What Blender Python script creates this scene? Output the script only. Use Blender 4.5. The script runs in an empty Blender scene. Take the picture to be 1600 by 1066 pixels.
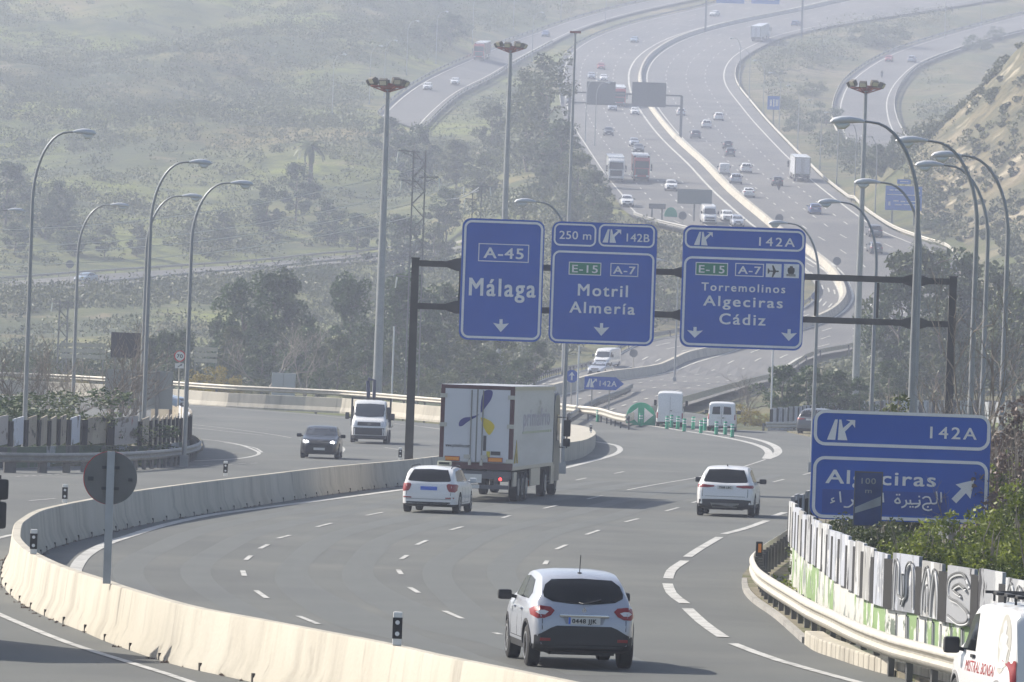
import bpy, bmesh, math, random
import numpy as np
from mathutils import Vector, Matrix
from mathutils.bvhtree import BVHTree
S = bpy.context.scene
COL = S.collection
PI = math.pi
rnd = random.Random(7)

# ---------------------------------------------------------------- camera
F = 10000.0; CH = 5.13; ROLL = math.radians(2.0); AL = math.atan(21 / F)
_r0 = Vector((1, 0, 0)); _u0 = Vector((0, -math.sin(AL), math.cos(AL)))
FWD = Vector((0, math.cos(AL), math.sin(AL)))
CR = _r0 * math.cos(ROLL) + _u0 * math.sin(ROLL)
CU = -_r0 * math.sin(ROLL) + _u0 * math.cos(ROLL)
CP = Vector((0, 0, CH))
cd = bpy.data.cameras.new('camera'); cam = bpy.data.objects.new('camera', cd); COL.objects.link(cam)
cd.sensor_width = 36; cd.lens = 36 * F / 1600; cd.clip_start = 1; cd.clip_end = 6000
M = Matrix((CR, CU, -FWD)).transposed().to_4x4(); M.translation = CP
cam.matrix_world = M
S.camera = cam

def ray(u, v):
    return FWD + CR * ((u - 800) / F) + CU * ((533 - v) / F)
def gy(u, v, y):                       # point of the sight line at distance y
    d = ray(u, v); return CP + d * (y / d.y)
def gz(u, v, z):                       # point of the sight line at height z
    d = ray(u, v); return CP + d * ((z - CH) / d.z)

# ---------------------------------------------------------------- terrain function
def pchip(xs, ys):
    xs = np.array(xs, float); ys = np.array(ys, float)
    h = np.diff(xs); dl = np.diff(ys) / h
    m = np.zeros(len(xs)); m[0] = dl[0]; m[-1] = dl[-1]
    for i in range(1, len(xs) - 1):
        if dl[i - 1] * dl[i] > 0:
            w1 = 2 * h[i] + h[i - 1]; w2 = h[i] + 2 * h[i - 1]
            m[i] = (w1 + w2) / (w1 / dl[i - 1] + w2 / dl[i])
    def f(x):
        x = np.clip(np.asarray(x, float), xs[0], xs[-1])
        i = np.clip(np.searchsorted(xs, x) - 1, 0, len(xs) - 2)
        t = (x - xs[i]) / h[i]
        return ((2*t**3 - 3*t**2 + 1) * ys[i] + (t**3 - 2*t**2 + t) * h[i] * m[i]
                + (-2*t**3 + 3*t**2) * ys[i + 1] + (t**3 - t**2) * h[i] * m[i + 1])
    return f
_n = [(-200, 0), (0, 0), (300, 0), (333, .12), (417, .9), (450, 1.3)]
def prof(pts): p = _n + pts; return pchip([a for a, b in p], [b for a, b in p])
ZC = prof([(520, 2.0), (600, 2.8), (685, 3.6), (760, 9), (830, 16.5), (910, 25.5), (1060, 36.5), (1316, 56), (1600, 84), (1900, 125), (2200, 180)])
ZL = prof([(520, 1.0), (600, .5), (700, 3.5), (850, 9.5), (935, 14.5), (1010, 23), (1100, 34), (1316, 58), (1600, 92), (1900, 145), (2200, 200)])
def sst(a, b, x):
    t = np.clip((np.asarray(x, float) - a) / (b - a), 0, 1); return t * t * (3 - 2 * t)
HUMP = [1.]
def G(x, y):
    x = np.asarray(x, float); y = np.asarray(y, float)
    a = x / np.maximum(y, 60.0)
    wl = 1 - sst(-.022, .004, a)
    e = np.clip(a - .052 - .018 * (1 - sst(870, 960, y)), 0, .06)
    hump = 780 * e * sst(865, 965, y) * (1 - sst(985, 1100, y)) + 350 * np.clip(a - .070, 0, .05) * sst(560, 700, y) * (1 - sst(985, 1100, y))
    return ZL(y) * wl + ZC(y) * (1 - wl) + hump * HUMP[0]
def gp(u, v, off=0.0):                 # point of the ground seen at pixel u, v
    d = ray(u, v); d = d / d.y
    ys = np.arange(30, 2200, 2.0)
    h = CH + d.z * ys - G(d.x * ys, ys) - off
    k = np.argmax(h < 0)
    if h[k] >= 0: k = len(ys) - 1
    lo, hi = ys[max(k - 1, 0)], ys[k]
    for _ in range(30):
        m = (lo + hi) / 2
        if CH + d.z * m - float(G(d.x * m, m)) - off < 0: hi = m
        else: lo = m
    m = (lo + hi) / 2
    return Vector((d.x * m, m, float(G(d.x * m, m)) + off))
def px(P):
    d = P - CP; t = d.dot(FWD); return 800 + F * d.dot(CR) / t, 533 - F * d.dot(CU) / t
def gh(x, y): return float(G(x, y))

# ---------------------------------------------------------------- materials
def lin(c):
    return tuple(((x / 12.92) if x <= .04045 else ((x + .055) / 1.055) ** 2.4) for x in c)
MATS = {}
def mat(name, col, rough=.6, metal=0., spec=.5, var=0., scale=3., emit=None, estr=0., coat=0., bump=0., alpha=1.):
    if name in MATS: return MATS[name]
    m = bpy.data.materials.new(name); m.use_nodes = True; nt = m.node_tree; b = nt.nodes['Principled BSDF']
    b.inputs['Base Color'].default_value = (*col, 1); b.inputs['Roughness'].default_value = rough
    b.inputs['Metallic'].default_value = metal; b.inputs['Specular IOR Level'].default_value = spec
    b.inputs['Coat Weight'].default_value = coat
    if emit: b.inputs['Emission Color'].default_value = (*emit, 1); b.inputs['Emission Strength'].default_value = estr
    if var or bump:
        tc = nt.nodes.new('ShaderNodeTexCoord'); n = nt.nodes.new('ShaderNodeTexNoise')
        n.inputs['Scale'].default_value = scale; n.inputs['Detail'].default_value = 6
        nt.links.new(tc.outputs['Object'], n.inputs['Vector'])
        if var:
            r = nt.nodes.new('ShaderNodeValToRGB'); e = r.color_ramp.elements
            e[0].position = .3; e[1].position = .7
            e[0].color = (*[c * (1 - var) for c in col], 1); e[1].color = (*[min(1, c * (1 + var)) for c in col], 1)
            nt.links.new(n.outputs['Fac'], r.inputs['Fac']); nt.links.new(r.outputs['Color'], b.inputs['Base Color'])
        if bump:
            bp = nt.nodes.new('ShaderNodeBump'); bp.inputs['Strength'].default_value = bump; bp.inputs['Distance'].default_value = .02
            nt.links.new(n.outputs['Fac'], bp.inputs['Height']); nt.links.new(bp.outputs['Normal'], b.inputs['Normal'])
    MATS[name] = m; return m

def noisemat(name, layers, rough=.9, bump=0., bscale=30, bdist=.05, spec=.3):
    """layers: first = base colour, then (colour, scale, lo, hi[, stretch]) masks of world-space noise"""
    m = bpy.data.materials.new(name); m.use_nodes = True; nt = m.node_tree; N = nt.nodes; L = nt.links
    b = N['Principled BSDF']; b.inputs['Roughness'].default_value = rough; b.inputs['Specular IOR Level'].default_value = spec
    tc = N.new('ShaderNodeTexCoord')
    last = None
    for i, ly in enumerate(layers):
        if i == 0:
            rgb = N.new('ShaderNodeRGB'); rgb.outputs[0].default_value = (*ly, 1); last = rgb.outputs[0]; continue
        c, sc, lo, hi = ly[:4]
        mp = N.new('ShaderNodeMapping'); mp.inputs['Location'].default_value = (i * 37.1, i * 11.7, i * 5.3)
        mp.inputs['Scale'].default_value = ly[4] if len(ly) > 4 else (1, 1, 1)
        L.new(tc.outputs['Object'], mp.inputs['Vector'])
        n = N.new('ShaderNodeTexNoise'); n.inputs['Scale'].default_value = sc; n.inputs['Detail'].default_value = 8
        n.inputs['Roughness'].default_value = .6
        L.new(mp.outputs['Vector'], n.inputs['Vector'])
        mr = N.new('ShaderNodeMapRange'); mr.inputs['From Min'].default_value = lo; mr.inputs['From Max'].default_value = hi
        L.new(n.outputs['Fac'], mr.inputs['Value'])
        mx = N.new('ShaderNodeMix'); mx.data_type = 'RGBA'; mx.inputs[7].default_value = (*c, 1)
        L.new(mr.outputs['Result'], mx.inputs['Factor']); L.new(last, mx.inputs[6]); last = mx.outputs[2]
    L.new(last, b.inputs['Base Color'])
    if bump:
        n = N.new('ShaderNodeTexNoise'); n.inputs['Scale'].default_value = bscale; n.inputs['Detail'].default_value = 5
        L.new(tc.outputs['Object'], n.inputs['Vector'])
        bp = N.new('ShaderNodeBump'); bp.inputs['Strength'].default_value = bump; bp.inputs['Distance'].default_value = bdist
        L.new(n.outputs['Fac'], bp.inputs['Height']); L.new(bp.outputs['Normal'], b.inputs['Normal'])
    MATS[name] = m; return m

def leafmat(name, c1, c2, scale=1.5, trans=.25):
    m = bpy.data.materials.new(name); m.use_nodes = True; nt = m.node_tree; N = nt.nodes; L = nt.links
    b = N['Principled BSDF']; b.inputs['Roughness'].default_value = .55; b.inputs['Specular IOR Level'].default_value = .35
    tc = N.new('ShaderNodeTexCoord'); n = N.new('ShaderNodeTexNoise'); n.inputs['Scale'].default_value = scale; n.inputs['Detail'].default_value = 5
    oi = N.new('ShaderNodeObjectInfo'); ad = N.new('ShaderNodeVectorMath'); ad.operation = 'ADD'
    L.new(tc.outputs['Object'], ad.inputs[0]); L.new(oi.outputs['Random'], ad.inputs[1]); L.new(ad.outputs[0], n.inputs['Vector'])
    r = N.new('ShaderNodeValToRGB'); e = r.color_ramp.elements; e[0].position = .35; e[1].position = .65
    e[0].color = (*c1, 1); e[1].color = (*c2, 1)
    L.new(n.outputs['Fac'], r.inputs['Fac']); L.new(r.outputs['Color'], b.inputs['Base Color'])
    t = N.new('ShaderNodeBsdfTranslucent'); L.new(r.outputs['Color'], t.inputs['Color'])
    mx = N.new('ShaderNodeMixShader'); mx.inputs[0].default_value = trans
    L.new(b.outputs[0], mx.inputs[1]); L.new(t.outputs[0], mx.inputs[2]); L.new(mx.outputs[0], N['Material Output'].inputs['Surface'])
    MATS[name] = m; return m

# ---------------------------------------------------------------- mesh builder
class MB:
    def __init__(s): s.v = []; s.f = []; s.m = []
    def add(s, vs, fs, mi=0, T=None):
        o = len(s.v)
        s.v += [tuple(T @ Vector(v)) if T else tuple(v) for v in vs]
        s.f += [tuple(i + o for i in f) for f in fs]; s.m += [mi] * len(fs); return s
    def box(s, c, d, mi=0, T=None, tap=1., tapy=None):
        x, y, z = [a / 2 for a in d]; ty = tap if tapy is None else tapy
        vs = [(c[0] + sx * x * (tap if sz > 0 else 1), c[1] + sy * y * (ty if sz > 0 else 1), c[2] + sz * z)
              for sz in (-1, 1) for sy in (-1, 1) for sx in (-1, 1)]
        return s.add(vs, [(0, 2, 3, 1), (4, 5, 7, 6), (0, 1, 5, 4), (2, 6, 7, 3), (0, 4, 6, 2), (1, 3, 7, 5)], mi, T)
    def bbox(s, c, d, r=.03, mi=0, T=None, seg=2):
        b = bmesh.new(); bmesh.ops.create_cube(b, size=1)
        for v in b.verts: v.co = Vector((c[0] + v.co.x * d[0], c[1] + v.co.y * d[1], c[2] + v.co.z * d[2]))
        bmesh.ops.bevel(b, geom=b.edges[:], offset=r, segments=seg, affect='EDGES', profile=.6)
        b.verts.index_update()
        s.add([v.co.copy() for v in b.verts], [[v.index for v in f.verts] for f in b.faces], mi, T); b.free(); return s
    def tube(s, pts, r, n=8, mi=0, T=None, cap=True):
        pts = [Vector(p) for p in pts]; k = len(pts)
        rs = r if isinstance(r, (list, tuple)) else [r] * k
        vs = []; a = None
        for i, p in enumerate(pts):
            t = (pts[min(i + 1, k - 1)] - pts[max(i - 1, 0)]).normalized()
            if a is None: a = t.orthogonal().normalized()
            a = (a - t * a.dot(t)).normalized(); b = t.cross(a)
            for j in range(n):
                g = 2 * PI * j / n; vs.append(p + (a * math.cos(g) + b * math.sin(g)) * rs[i])
        fs = [(i * n + j, i * n + (j + 1) % n, (i + 1) * n + (j + 1) % n, (i + 1) * n + j) for i in range(k - 1) for j in range(n)]
        if cap: fs += [tuple(range(n))[::-1], tuple((k - 1) * n + j for j in range(n))]
        return s.add(vs, fs, mi, T)
    def prism(s, poly, a, b, axis='y', mi=0, T=None):
        """2-D outline extruded between a and b along an axis"""
        def P(p, h):
            return {'y': (p[0], h, p[1]), 'x': (h, p[0], p[1]), 'z': (p[0], p[1], h)}[axis]
        n = len(poly); vs = [P(p, a) for p in poly] + [P(p, b) for p in poly]
        fs = [tuple(range(n)), tuple(range(2 * n - 1, n - 1, -1))] + [(i, (i + 1) % n, n + (i + 1) % n, n + i)[::-1] for i in range(n)]
        return s.add(vs, fs, mi, T)
    def ring(s, po, pi, a, b, axis='y', mi=0, T=None):
        def P(p, h): return {'y': (p[0], h, p[1]), 'x': (h, p[0], p[1]), 'z': (p[0], p[1], h)}[axis]
        n = len(po); vs = [P(p, a) for p in po] + [P(p, a) for p in pi] + [P(p, b) for p in po] + [P(p, b) for p in pi]
        fs = []
        for i in range(n):
            j = (i + 1) % n
            fs += [(i, j, n + j, n + i), (2*n + i, 3*n + i, 3*n + j, 2*n + j), (i, 2*n + i, 2*n + j, j), (n + i, n + j, 3*n + j, 3*n + i)]
        return s.add(vs, fs, mi, T)
    def lathe(s, prf, n=24, T=None, mi=0):
        """profile (r, h) turned round local y"""
        k = len(prf); vs = [(r * math.cos(2*PI*j/n), h, r * math.sin(2*PI*j/n)) for r, h in prf for j in range(n)]
        fs = [(i*n + j, i*n + (j+1) % n, (i+1)*n + (j+1) % n, (i+1)*n + j) for i in range(k-1) for j in range(n)]
        fs += [tuple(range(n))[::-1], tuple((k-1)*n + j for j in range(n))]
        return s.add(vs, fs, mi, T)
    def mesh(s, name, mats, smooth=False):
        me = bpy.data.meshes.new(name); me.from_pydata([tuple(v) for v in s.v], [], [tuple(f) for f in s.f])
        for m in (mats if isinstance(mats, (list, tuple)) else [mats]): me.materials.append(m)
        me.polygons.foreach_set('material_index', s.m)
        me.update()
        b = bmesh.new(); b.from_mesh(me); bmesh.ops.recalc_face_normals(b, faces=b.faces[:]); b.to_mesh(me); b.free()
        if smooth: shade(me, smooth if smooth is not True else 35)
        return me
    def obj(s, name, mats, parent=None, smooth=False):
        return link(name, s.mesh(name, mats, smooth), parent)
def shade(me, ang=35):
    me.polygons.foreach_set('use_smooth', [True] * len(me.polygons))
    try: me.set_sharp_from_angle(angle=math.radians(ang))
    except Exception: pass
def link(name, me, parent=None):
    o = bpy.data.objects.new(name, me); COL.objects.link(o)
    if parent: o.parent = parent
    return o
def tag(o, label=None, cat=None, group=None, kind=None):
    if label: o['label'] = label
    if cat: o['category'] = cat
    if group: o['group'] = group
    if kind: o['kind'] = kind
    return o
def thing(name, loc, label, cat, rz=0, group=None):
    o = bpy.data.objects.new(name, None); COL.objects.link(o); o.location = loc; o.rotation_euler = (0, 0, rz)
    return tag(o, label, cat, group)
KIDS = {}
def dup(root, loc=None, rz=None, label=None, group=None, scale=None, swap=None, cat=None, name=None):
    def cp(o, par):
        c = o.copy()
        if name and par is None: c.name = name
        COL.objects.link(c)
        if par: c.parent = par
        if swap and o.type == 'MESH':
            k = (o.data.name, swap[1].name)
            if swap[0] in [m for m in o.data.materials]:
                if k not in KIDS:
                    me = o.data.copy()
                    for i, m in enumerate(me.materials):
                        if m == swap[0]: me.materials[i] = swap[1]
                    KIDS[k] = me
                c.data = KIDS[k]
        for ch in CH_[o.name]: CH_.setdefault(c.name, []).append(cp(ch, c))
        return c
    reg()
    r = cp(root, None)
    if loc is not None: r.location = loc
    if rz is not None: r.rotation_euler = (0, 0, rz)
    if scale: r.scale = scale if isinstance(scale, tuple) else (scale,) * 3
    if label: r['label'] = label
    if group: r['group'] = group
    if cat: r['category'] = cat
    return r
class _D(dict):
    def __missing__(s, k): return []
CH_ = _D()
def reg():
    CH_.clear()
    for o in COL.objects:
        if o.parent:
            if o.parent.name not in CH_: CH_[o.parent.name] = []
            CH_[o.parent.name].append(o)
def rrect(x0, z0, x1, z1, r, n=6):
    p = []
    for cx, cz, a0 in ((x1 - r, z1 - r, 0), (x0 + r, z1 - r, 90), (x0 + r, z0 + r, 180), (x1 - r, z0 + r, 270)):
        for k in range(n + 1):
            a = math.radians(a0 + 90 * k / n); p.append((cx + r * math.cos(a), cz + r * math.sin(a)))
    return p
_tc = {}
def textmesh(s, space=1.1, off=.012, ext=.004):
    k = (s, space, off)
    if k in _tc: return _tc[k]
    c = bpy.data.curves.new('lettering', 'FONT'); c.body = s; c.size = 1; c.space_character = space
    c.offset = off; c.extrude = ext; c.resolution_u = 4
    o = bpy.data.objects.new('lettering', c); COL.objects.link(o)
    dg = bpy.context.evaluated_depsgraph_get(); dg.update()
    me = bpy.data.meshes.new_from_object(o.evaluated_get(dg)); bpy.data.objects.remove(o); bpy.data.curves.remove(c)
    co = np.zeros(len(me.vertices) * 3); me.vertices.foreach_get('co', co); co = co.reshape(-1, 3)
    vs = co; fs = [tuple(p.vertices) for p in me.polygons]
    bpy.data.meshes.remove(me)
    _tc[k] = (vs, fs); return _tc[k]
def text(mb, s, x0, x1, zb, capz, y, mi=0, space=1.12, off=.012, thick=.004, T=None, skew=0):
    """lettering standing in the xz plane, facing -y: spans x0..x1, capital height capz - zb"""
    vs, fs = textmesh(s, space, 0)
    X0, X1 = vs[:, 0].min(), vs[:, 0].max(); k = (capz - zb) / .727
    sx = (x1 - x0) / (X1 - X0)
    sh = off * k
    for q in ((-sh, 0, -sh), (sh, .0012, sh), (-sh, .0024, sh), (sh, .0036, -sh)) if off > .005 else ((0, 0, 0),):
        out = [(x0 + (v[0] - X0) * sx + q[0], y - q[1] - thick / 2 + (v[2] / .004) * thick / 2 * -1, zb + v[1] * k + q[2] * .6) for v in vs]
        mb.add(out, fs, mi, T)
def resample(pts, step):
    pts = [Vector(p) for p in pts]; d = [0]
    for a, b in zip(pts, pts[1:]): d.append(d[-1] + (b - a).length)
    n = max(1, round(d[-1] / step)); out = []; j = 0
    for i in range(n + 1):
        t = d[-1] * i / n
        while j < len(d) - 2 and d[j + 1] < t: j += 1
        k = (t - d[j]) / max(1e-9, d[j + 1] - d[j]); out.append(pts[j].lerp(pts[j + 1], k))
    return out
def smooth_poly(pts, n=6):
    """Catmull-Rom through the points"""
    P = [Vector(p) for p in pts]; P = [2 * P[0] - P[1]] + P + [2 * P[-1] - P[-2]]; out = []
    for i in range(1, len(P) - 2):
        for k in range(n):
            t = k / n; a, b, c, d = P[i-1], P[i], P[i+1], P[i+2]
            out.append(.5 * ((2*b) + (c - a) * t + (2*a - 5*b + 4*c - d) * t*t + (3*b - a - 3*c + d) * t**3))
    out.append(P[-2]); return out
def sweep(mb, path, prf, mi=0, closed=False):
    """cross-section (side, up) carried along a path; side + = right of travel"""
    k = len(path); n = len(prf); vs = []
    for i, p in enumerate(path):
        t = path[min(i + 1, k - 1)] - path[max(i - 1, 0)]; t.z = 0; t.normalize(); r = Vector((t.y, -t.x, 0))
        for a, b in prf: vs.append(p + r * a + Vector((0, 0, b)))
    fs = []
    for i in range(k - 1):
        for j in range(n if closed else n - 1):
            q = (j + 1) % n; fs.append((i*n + j, i*n + q, (i+1)*n + q, (i+1)*n + j))
    if closed: fs += [tuple(range(n)), tuple((k-1)*n + j for j in range(n))[::-1]]
    mb.add(vs, fs, mi)
# ---------------------------------------------------------------- setting: ground, roads, markings
m_asph = noisemat('asphalt', [(.112, .117, .110), ((.092, .096, .093), .25, .40, .66, (1, .5, 1)), ((.136, .138, .126), .09, .5, .7), ((.075, .075, .072), 1.2, .68, .8, (1, .4, 1))], rough=.82, bump=.25, bscale=60, bdist=.01)
m_asph2 = noisemat('worn_asphalt', [(.13, .127, .122), ((.10, .10, .10), .08, .42, .62, (1, .2, 1)), ((.16, .155, .145), .05, .5, .7)], rough=.85)
m_paint = noisemat('road_paint', [(.46, .455, .43), ((.24, .235, .22), 2.2, .48, .66)], rough=.7)
m_paintf = noisemat('far_road_paint', [(.50, .49, .44), ((.32, .31, .29), .3, .5, .7)], rough=.7)
m_conc = noisemat('barrier_concrete', [(.44, .41, .345), ((.34, .315, .265), 1.2, .45, .66, (1, 1, .12)), ((.20, .185, .16), 2.2, .58, .74, (1, 1, .05)), ((.49, .46, .395), .3, .5, .8), ((.28, .26, .22), .5, .62, .72)], rough=.9, bump=.15, bscale=12)
m_concg = noisemat('grey_concrete', [(.30, .29, .27), ((.21, .20, .19), 1., .45, .7), ((.38, .36, .33), .4, .5, .8)], rough=.9)
m_hill = noisemat('hillside_soil', [(.105, .115, .036), ((.175, .145, .065), .02, .46, .64), ((.050, .062, .028), .030, .44, .60), ((.165, .190, .036), .013, .50, .62), ((.19, .155, .10), .11, .60, .72), ((.045, .060, .020), .16, .48, .64)], rough=1., bump=.6, bscale=.8, bdist=.5)
m_sand = noisemat('bluff_sand', [(.16, .135, .075), ((.27, .22, .15), .05, .5, .62, (1, 1, 3.)), ((.11, .105, .06), .07, .45, .58), ((.07, .07, .04), .25, .48, .62), ((.38, .33, .24), .16, .57, .66), ((.10, .095, .055), .5, .56, .68)], rough=1., bump=.7, bscale=.6, bdist=.6)
m_bank = noisemat('dry_bank', [(.13, .115, .055), ((.075, .085, .03), .05, .45, .6), ((.22, .185, .12), .03, .55, .7), ((.055, .06, .035), .18, .5, .64)], rough=1., bump=.6, bscale=.8, bdist=.5)
m_verge = noisemat('verge_soil', [(.17, .15, .11), ((.09, .10, .04), .9, .48, .62), ((.26, .23, .18), 3., .55, .7)], rough=1., bump=.5, bscale=8)
m_galv = mat('galvanised_steel', (.42, .395, .34), .5, .35, var=.12, scale=4)
m_galvd = mat('weathered_steel', (.22, .22, .21), .6, .3, var=.2, scale=3)
m_post = mat('rail_post_steel', (.10, .10, .10), .6, .3, var=.2)

HW = [((1330,-45),(1500,-32),(1760,-30)), ((1180,-12),(1350,-5),(1560,0)), ((1100,10),(1250,17),(1350,33)), ((1040,24),(1150,37),(1250,52)),
 ((985,37),(1085,54),(1207,66)), ((935,54),(1045,70),(1175,82)), ((900,72),(1015,91),(1157,97)), ((880,92),(1002,112),(1149,115)),
 ((872,118),(1001,132),(1153,136)), ((874,150),(1008,155),(1178,168)), ((882,190),(1032,190),(1215,210)), ((905,230),(1060,222),(1250,246)),
 ((930,270),(1105,263),(1290,285)), ((958,305),(1150,309),(1335,320)), ((990,340),(1205,355),(1385,355)), ((1110,372),(1265,398),(1440,378)),
 ((1225,408),(1300,428),(1482,392)), ((1268,440),(1315,452),(1500,425)), ((1272,465),(1318,475),(1490,465)), ((1240,488),(1290,500),(1430,512)),
 ((1150,510),(1220,524),(1340,545)), ((1060,524),(1130,552),(1240,578)), ((970,550),(1050,575),(1150,612)), ((880,586),(950,597),(1060,640)),
 ((800,615),(860,622),(980,668))]
RL = [((1150,-28),(1160,-15)), ((1010,2),(1020,14)), ((920,24),(925,40)), ((850,46),(862,68)), ((790,66),(812,96)), ((730,92),(765,125)), ((665,122),(718,150)), ((620,152),(685,178)), ((590,180),(660,205))]
RR = [((1700,0),(1700,30)), ((1600,22),(1600,50)), ((1500,48),(1520,72)), ((1420,72),(1445,100)), ((1370,92),(1412,128)), ((1325,122),(1398,158)), ((1305,152),(1402,190)), ((1300,185),(1420,225)), ((1310,215),(1430,250))]
RS = [((-60,446),(-60,462)), ((20,440),(20,458)), ((150,430),(150,448)), ((300,420),(300,434)), ((400,413),(400,426)), ((540,400),(540,412)), ((640,391),(640,402)), ((760,376),(760,388))]

def world_line(pts, n=5):
    w = smooth_poly([gp(*p) for p in pts], n)
    return [Vector((p.x, p.y, gh(p.x, p.y))) for p in w]
roads = []          # (x, y, half width) samples that the terrain is cut down under
def road_strip(name, A, B, m, off, n=6, lat=8):
    mb = MB(); k = len(A); vs = []
    for a, b in zip(A, B):
        for j in range(lat + 1):
            p = a.lerp(b, j / lat); vs.append((p.x, p.y, gh(p.x, p.y) + off))
        c = (a + b) / 2; hw = (a - b).length / 2
    AA, BB_ = resample(A, 5.), resample(B, 5.); nn = max(len(AA), len(BB_))
    for i in range(nn):
        a = AA[min(len(AA)-1, int(i*len(AA)/nn))]; b = BB_[min(len(BB_)-1, int(i*len(BB_)/nn))]
        for q in np.linspace(0, 1, max(2, int((a - b).length / 5))):
            p = a.lerp(b, q); roads.append((p.x, p.y))
    fs = [(i*(lat+1)+j, i*(lat+1)+j+1, (i+1)*(lat+1)+j+1, (i+1)*(lat+1)+j) for i in range(k-1) for j in range(lat)]
    mb.add(vs, fs); o = mb.obj(name, m); tag(o, kind='structure'); return o
HUMP[0] = 0.
hwL, hwM, hwR = [world_line([s[i] for s in HW]) for i in range(3)]
road_strip('highway', hwL, hwR, m_asph2, .12, lat=14)
rlA, rlB = world_line([s[0] for s in RL]), world_line([s[1] for s in RL])
road_strip('slip_road', rlA, rlB, m_asph2, .10)
rrA, rrB = world_line([s[0] for s in RR]), world_line([s[1] for s in RR])
road_strip('slip_road', rrA, rrB, m_asph2, .10)
HUMP[0] = 1.
rsA, rsB = world_line([s[0] for s in RS]), world_line([s[1] for s in RS])
road_strip('side_road', rsA, rsB, m_asph2, .10)
RXY = np.array(roads)

def draped(name, poly, off, m, step=12., side=0.):
    """flat outline laid over the ground, cut into cells"""
    b = bmesh.new(); vs = [b.verts.new((p[0], p[1], 0)) for p in poly]; b.faces.new(vs)
    bmesh.ops.triangulate(b, faces=b.faces[:])
    xs = [p[0] for p in poly]; ys = [p[1] for p in poly]
    for lo, hi, n in ((min(xs), max(xs), (1, 0, 0)), (min(ys), max(ys), (0, 1, 0))):
        c = math.ceil(lo / step) * step
        while c < hi:
            bmesh.ops.bisect_plane(b, geom=b.verts[:] + b.edges[:] + b.faces[:], plane_co=(c, c, 0), plane_no=n); c += step
    if side:
        e = [x for x in b.edges if x.is_boundary]
        r = bmesh.ops.extrude_edge_only(b, edges=e)
        low = {v for v in r['geom'] if isinstance(v, bmesh.types.BMVert)}
    else: low = set()
    for v in b.verts: v.co.z = gh(v.co.x, v.co.y) + off - (side if v in low else 0)
    me = bpy.data.meshes.new(name); bmesh.ops.recalc_face_normals(b, faces=b.faces[:]); b.to_mesh(me); b.free()
    for mm in (m if isinstance(m, list) else [m]): me.materials.append(mm)
    return tag(link(name, me), kind='structure')
def W(pts): return [gp(u, v) for u, v in pts]
near = W([(-60,616), (150,622), (350,636), (550,652), (690,664), (780,668), (830,652), (900,638), (960,640), (1040,640), (1100,648), (1150,672), (1200,674), (1290,668), (1420,668)])
near = near + [Vector((38, 330, 0)), Vector((38, 30, 0)), Vector((-42, 30, 0)), Vector((-42, 330, 0))]
draped('asphalt_road', near, .02, m_asph)

# terrain sheet
def axis(parts):
    o = []
    for a, b, s in parts: o += list(np.arange(a, b, s))
    return np.array(o + [parts[-1][1]])
gx = axis([(-900, -260, 40), (-260, -150, 10), (-150, 170, 4), (170, 300, 10), (300, 900, 40)])
gyv = axis([(-120, 440, 20), (440, 1350, 4), (1350, 2000, 8), (2000, 2200, 40)])
X, Y = np.meshgrid(gx, gyv); Z = G(X, Y)
dist = np.full(X.shape, 1e9)
for i in range(0, len(RXY), 200):
    c = RXY[i:i+200]
    d = np.min((X[..., None] - c[:, 0])**2 + (Y[..., None] - c[:, 1])**2, axis=-1) if X.size * 200 < 4e7 else None
    if d is None:
        d = np.full(X.shape, 1e9)
        for q in c: d = np.minimum(d, (X - q[0])**2 + (Y - q[1])**2)
    dist = np.minimum(dist, d)
dist = np.sqrt(dist)
def fold(x, y):
    return (np.sin(x*.043 + 1.3*np.sin(y*.011)) * np.sin(y*.021 + .8*np.sin(x*.03)) * 2.2
            + np.sin(x*.11 + y*.05) * np.sin(y*.073 - x*.06) * .9 + np.sin(x*.31+2) * np.sin(y*.23+1) * .3)
amp = sst(5, 30, dist) * sst(480, 640, Y)
BUMP = fold(X, Y) * amp * (1 + 1.2 * sst(1000, 1400, Y))
Z = Z + BUMP - .45 * (dist < 7) - .3 * (Y < 475)
ny, nx = X.shape
vs = np.stack([X.ravel(), Y.ravel(), Z.ravel()], 1)
ii = np.arange(ny - 1)[:, None] * nx + np.arange(nx - 1)[None]; ii = ii.ravel()
fs = np.stack([ii, ii + 1, ii + nx + 1, ii + nx], 1)
me = bpy.data.meshes.new('hillside'); me.from_pydata(vs.tolist(), [], fs.tolist())
me.materials.append(m_hill); me.materials.append(m_sand); me.materials.append(m_bank)
cx = X[:-1, :-1].ravel(); cy = Y[:-1, :-1].ravel(); ca = cx / np.maximum(cy, 60)
me.polygons.foreach_set('material_index', (((ca > .0585 + .003*np.sin(cy*.03) + .0015*np.sin(cy*.11 + cx*.2)) & ((cy > 868) | (ca > .078) & (cy > 690)) & (cy < 1115) & (dist[:-1, :-1].ravel() > 5)).astype(int) + 2*((ca > .012 + .01*np.sin(cy*.021)) & (cy > 480) & ~(((ca > .0585 + .003*np.sin(cy*.03) + .0015*np.sin(cy*.11 + cx*.2)) & ((cy > 868) | (ca > .078) & (cy > 690)) & (cy < 1115) & (dist[:-1, :-1].ravel() > 5)))).astype(int)).tolist())
me.polygons.foreach_set('use_smooth', [True] * len(fs)); me.update()
tag(link('hillside', me), kind='structure')
def ground_z(x, y):
    """height of the finished terrain"""
    if y < 480: return gh(x, y)
    d = math.sqrt(float(np.min((RXY[:, 0] - x)**2 + (RXY[:, 1] - y)**2)))
    a = float(sst(5, 30, d) * sst(480, 640, y))
    return gh(x, y) + float(fold(x, y)) * a * (1 + 1.2 * float(sst(1000, 1400, y)))

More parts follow.
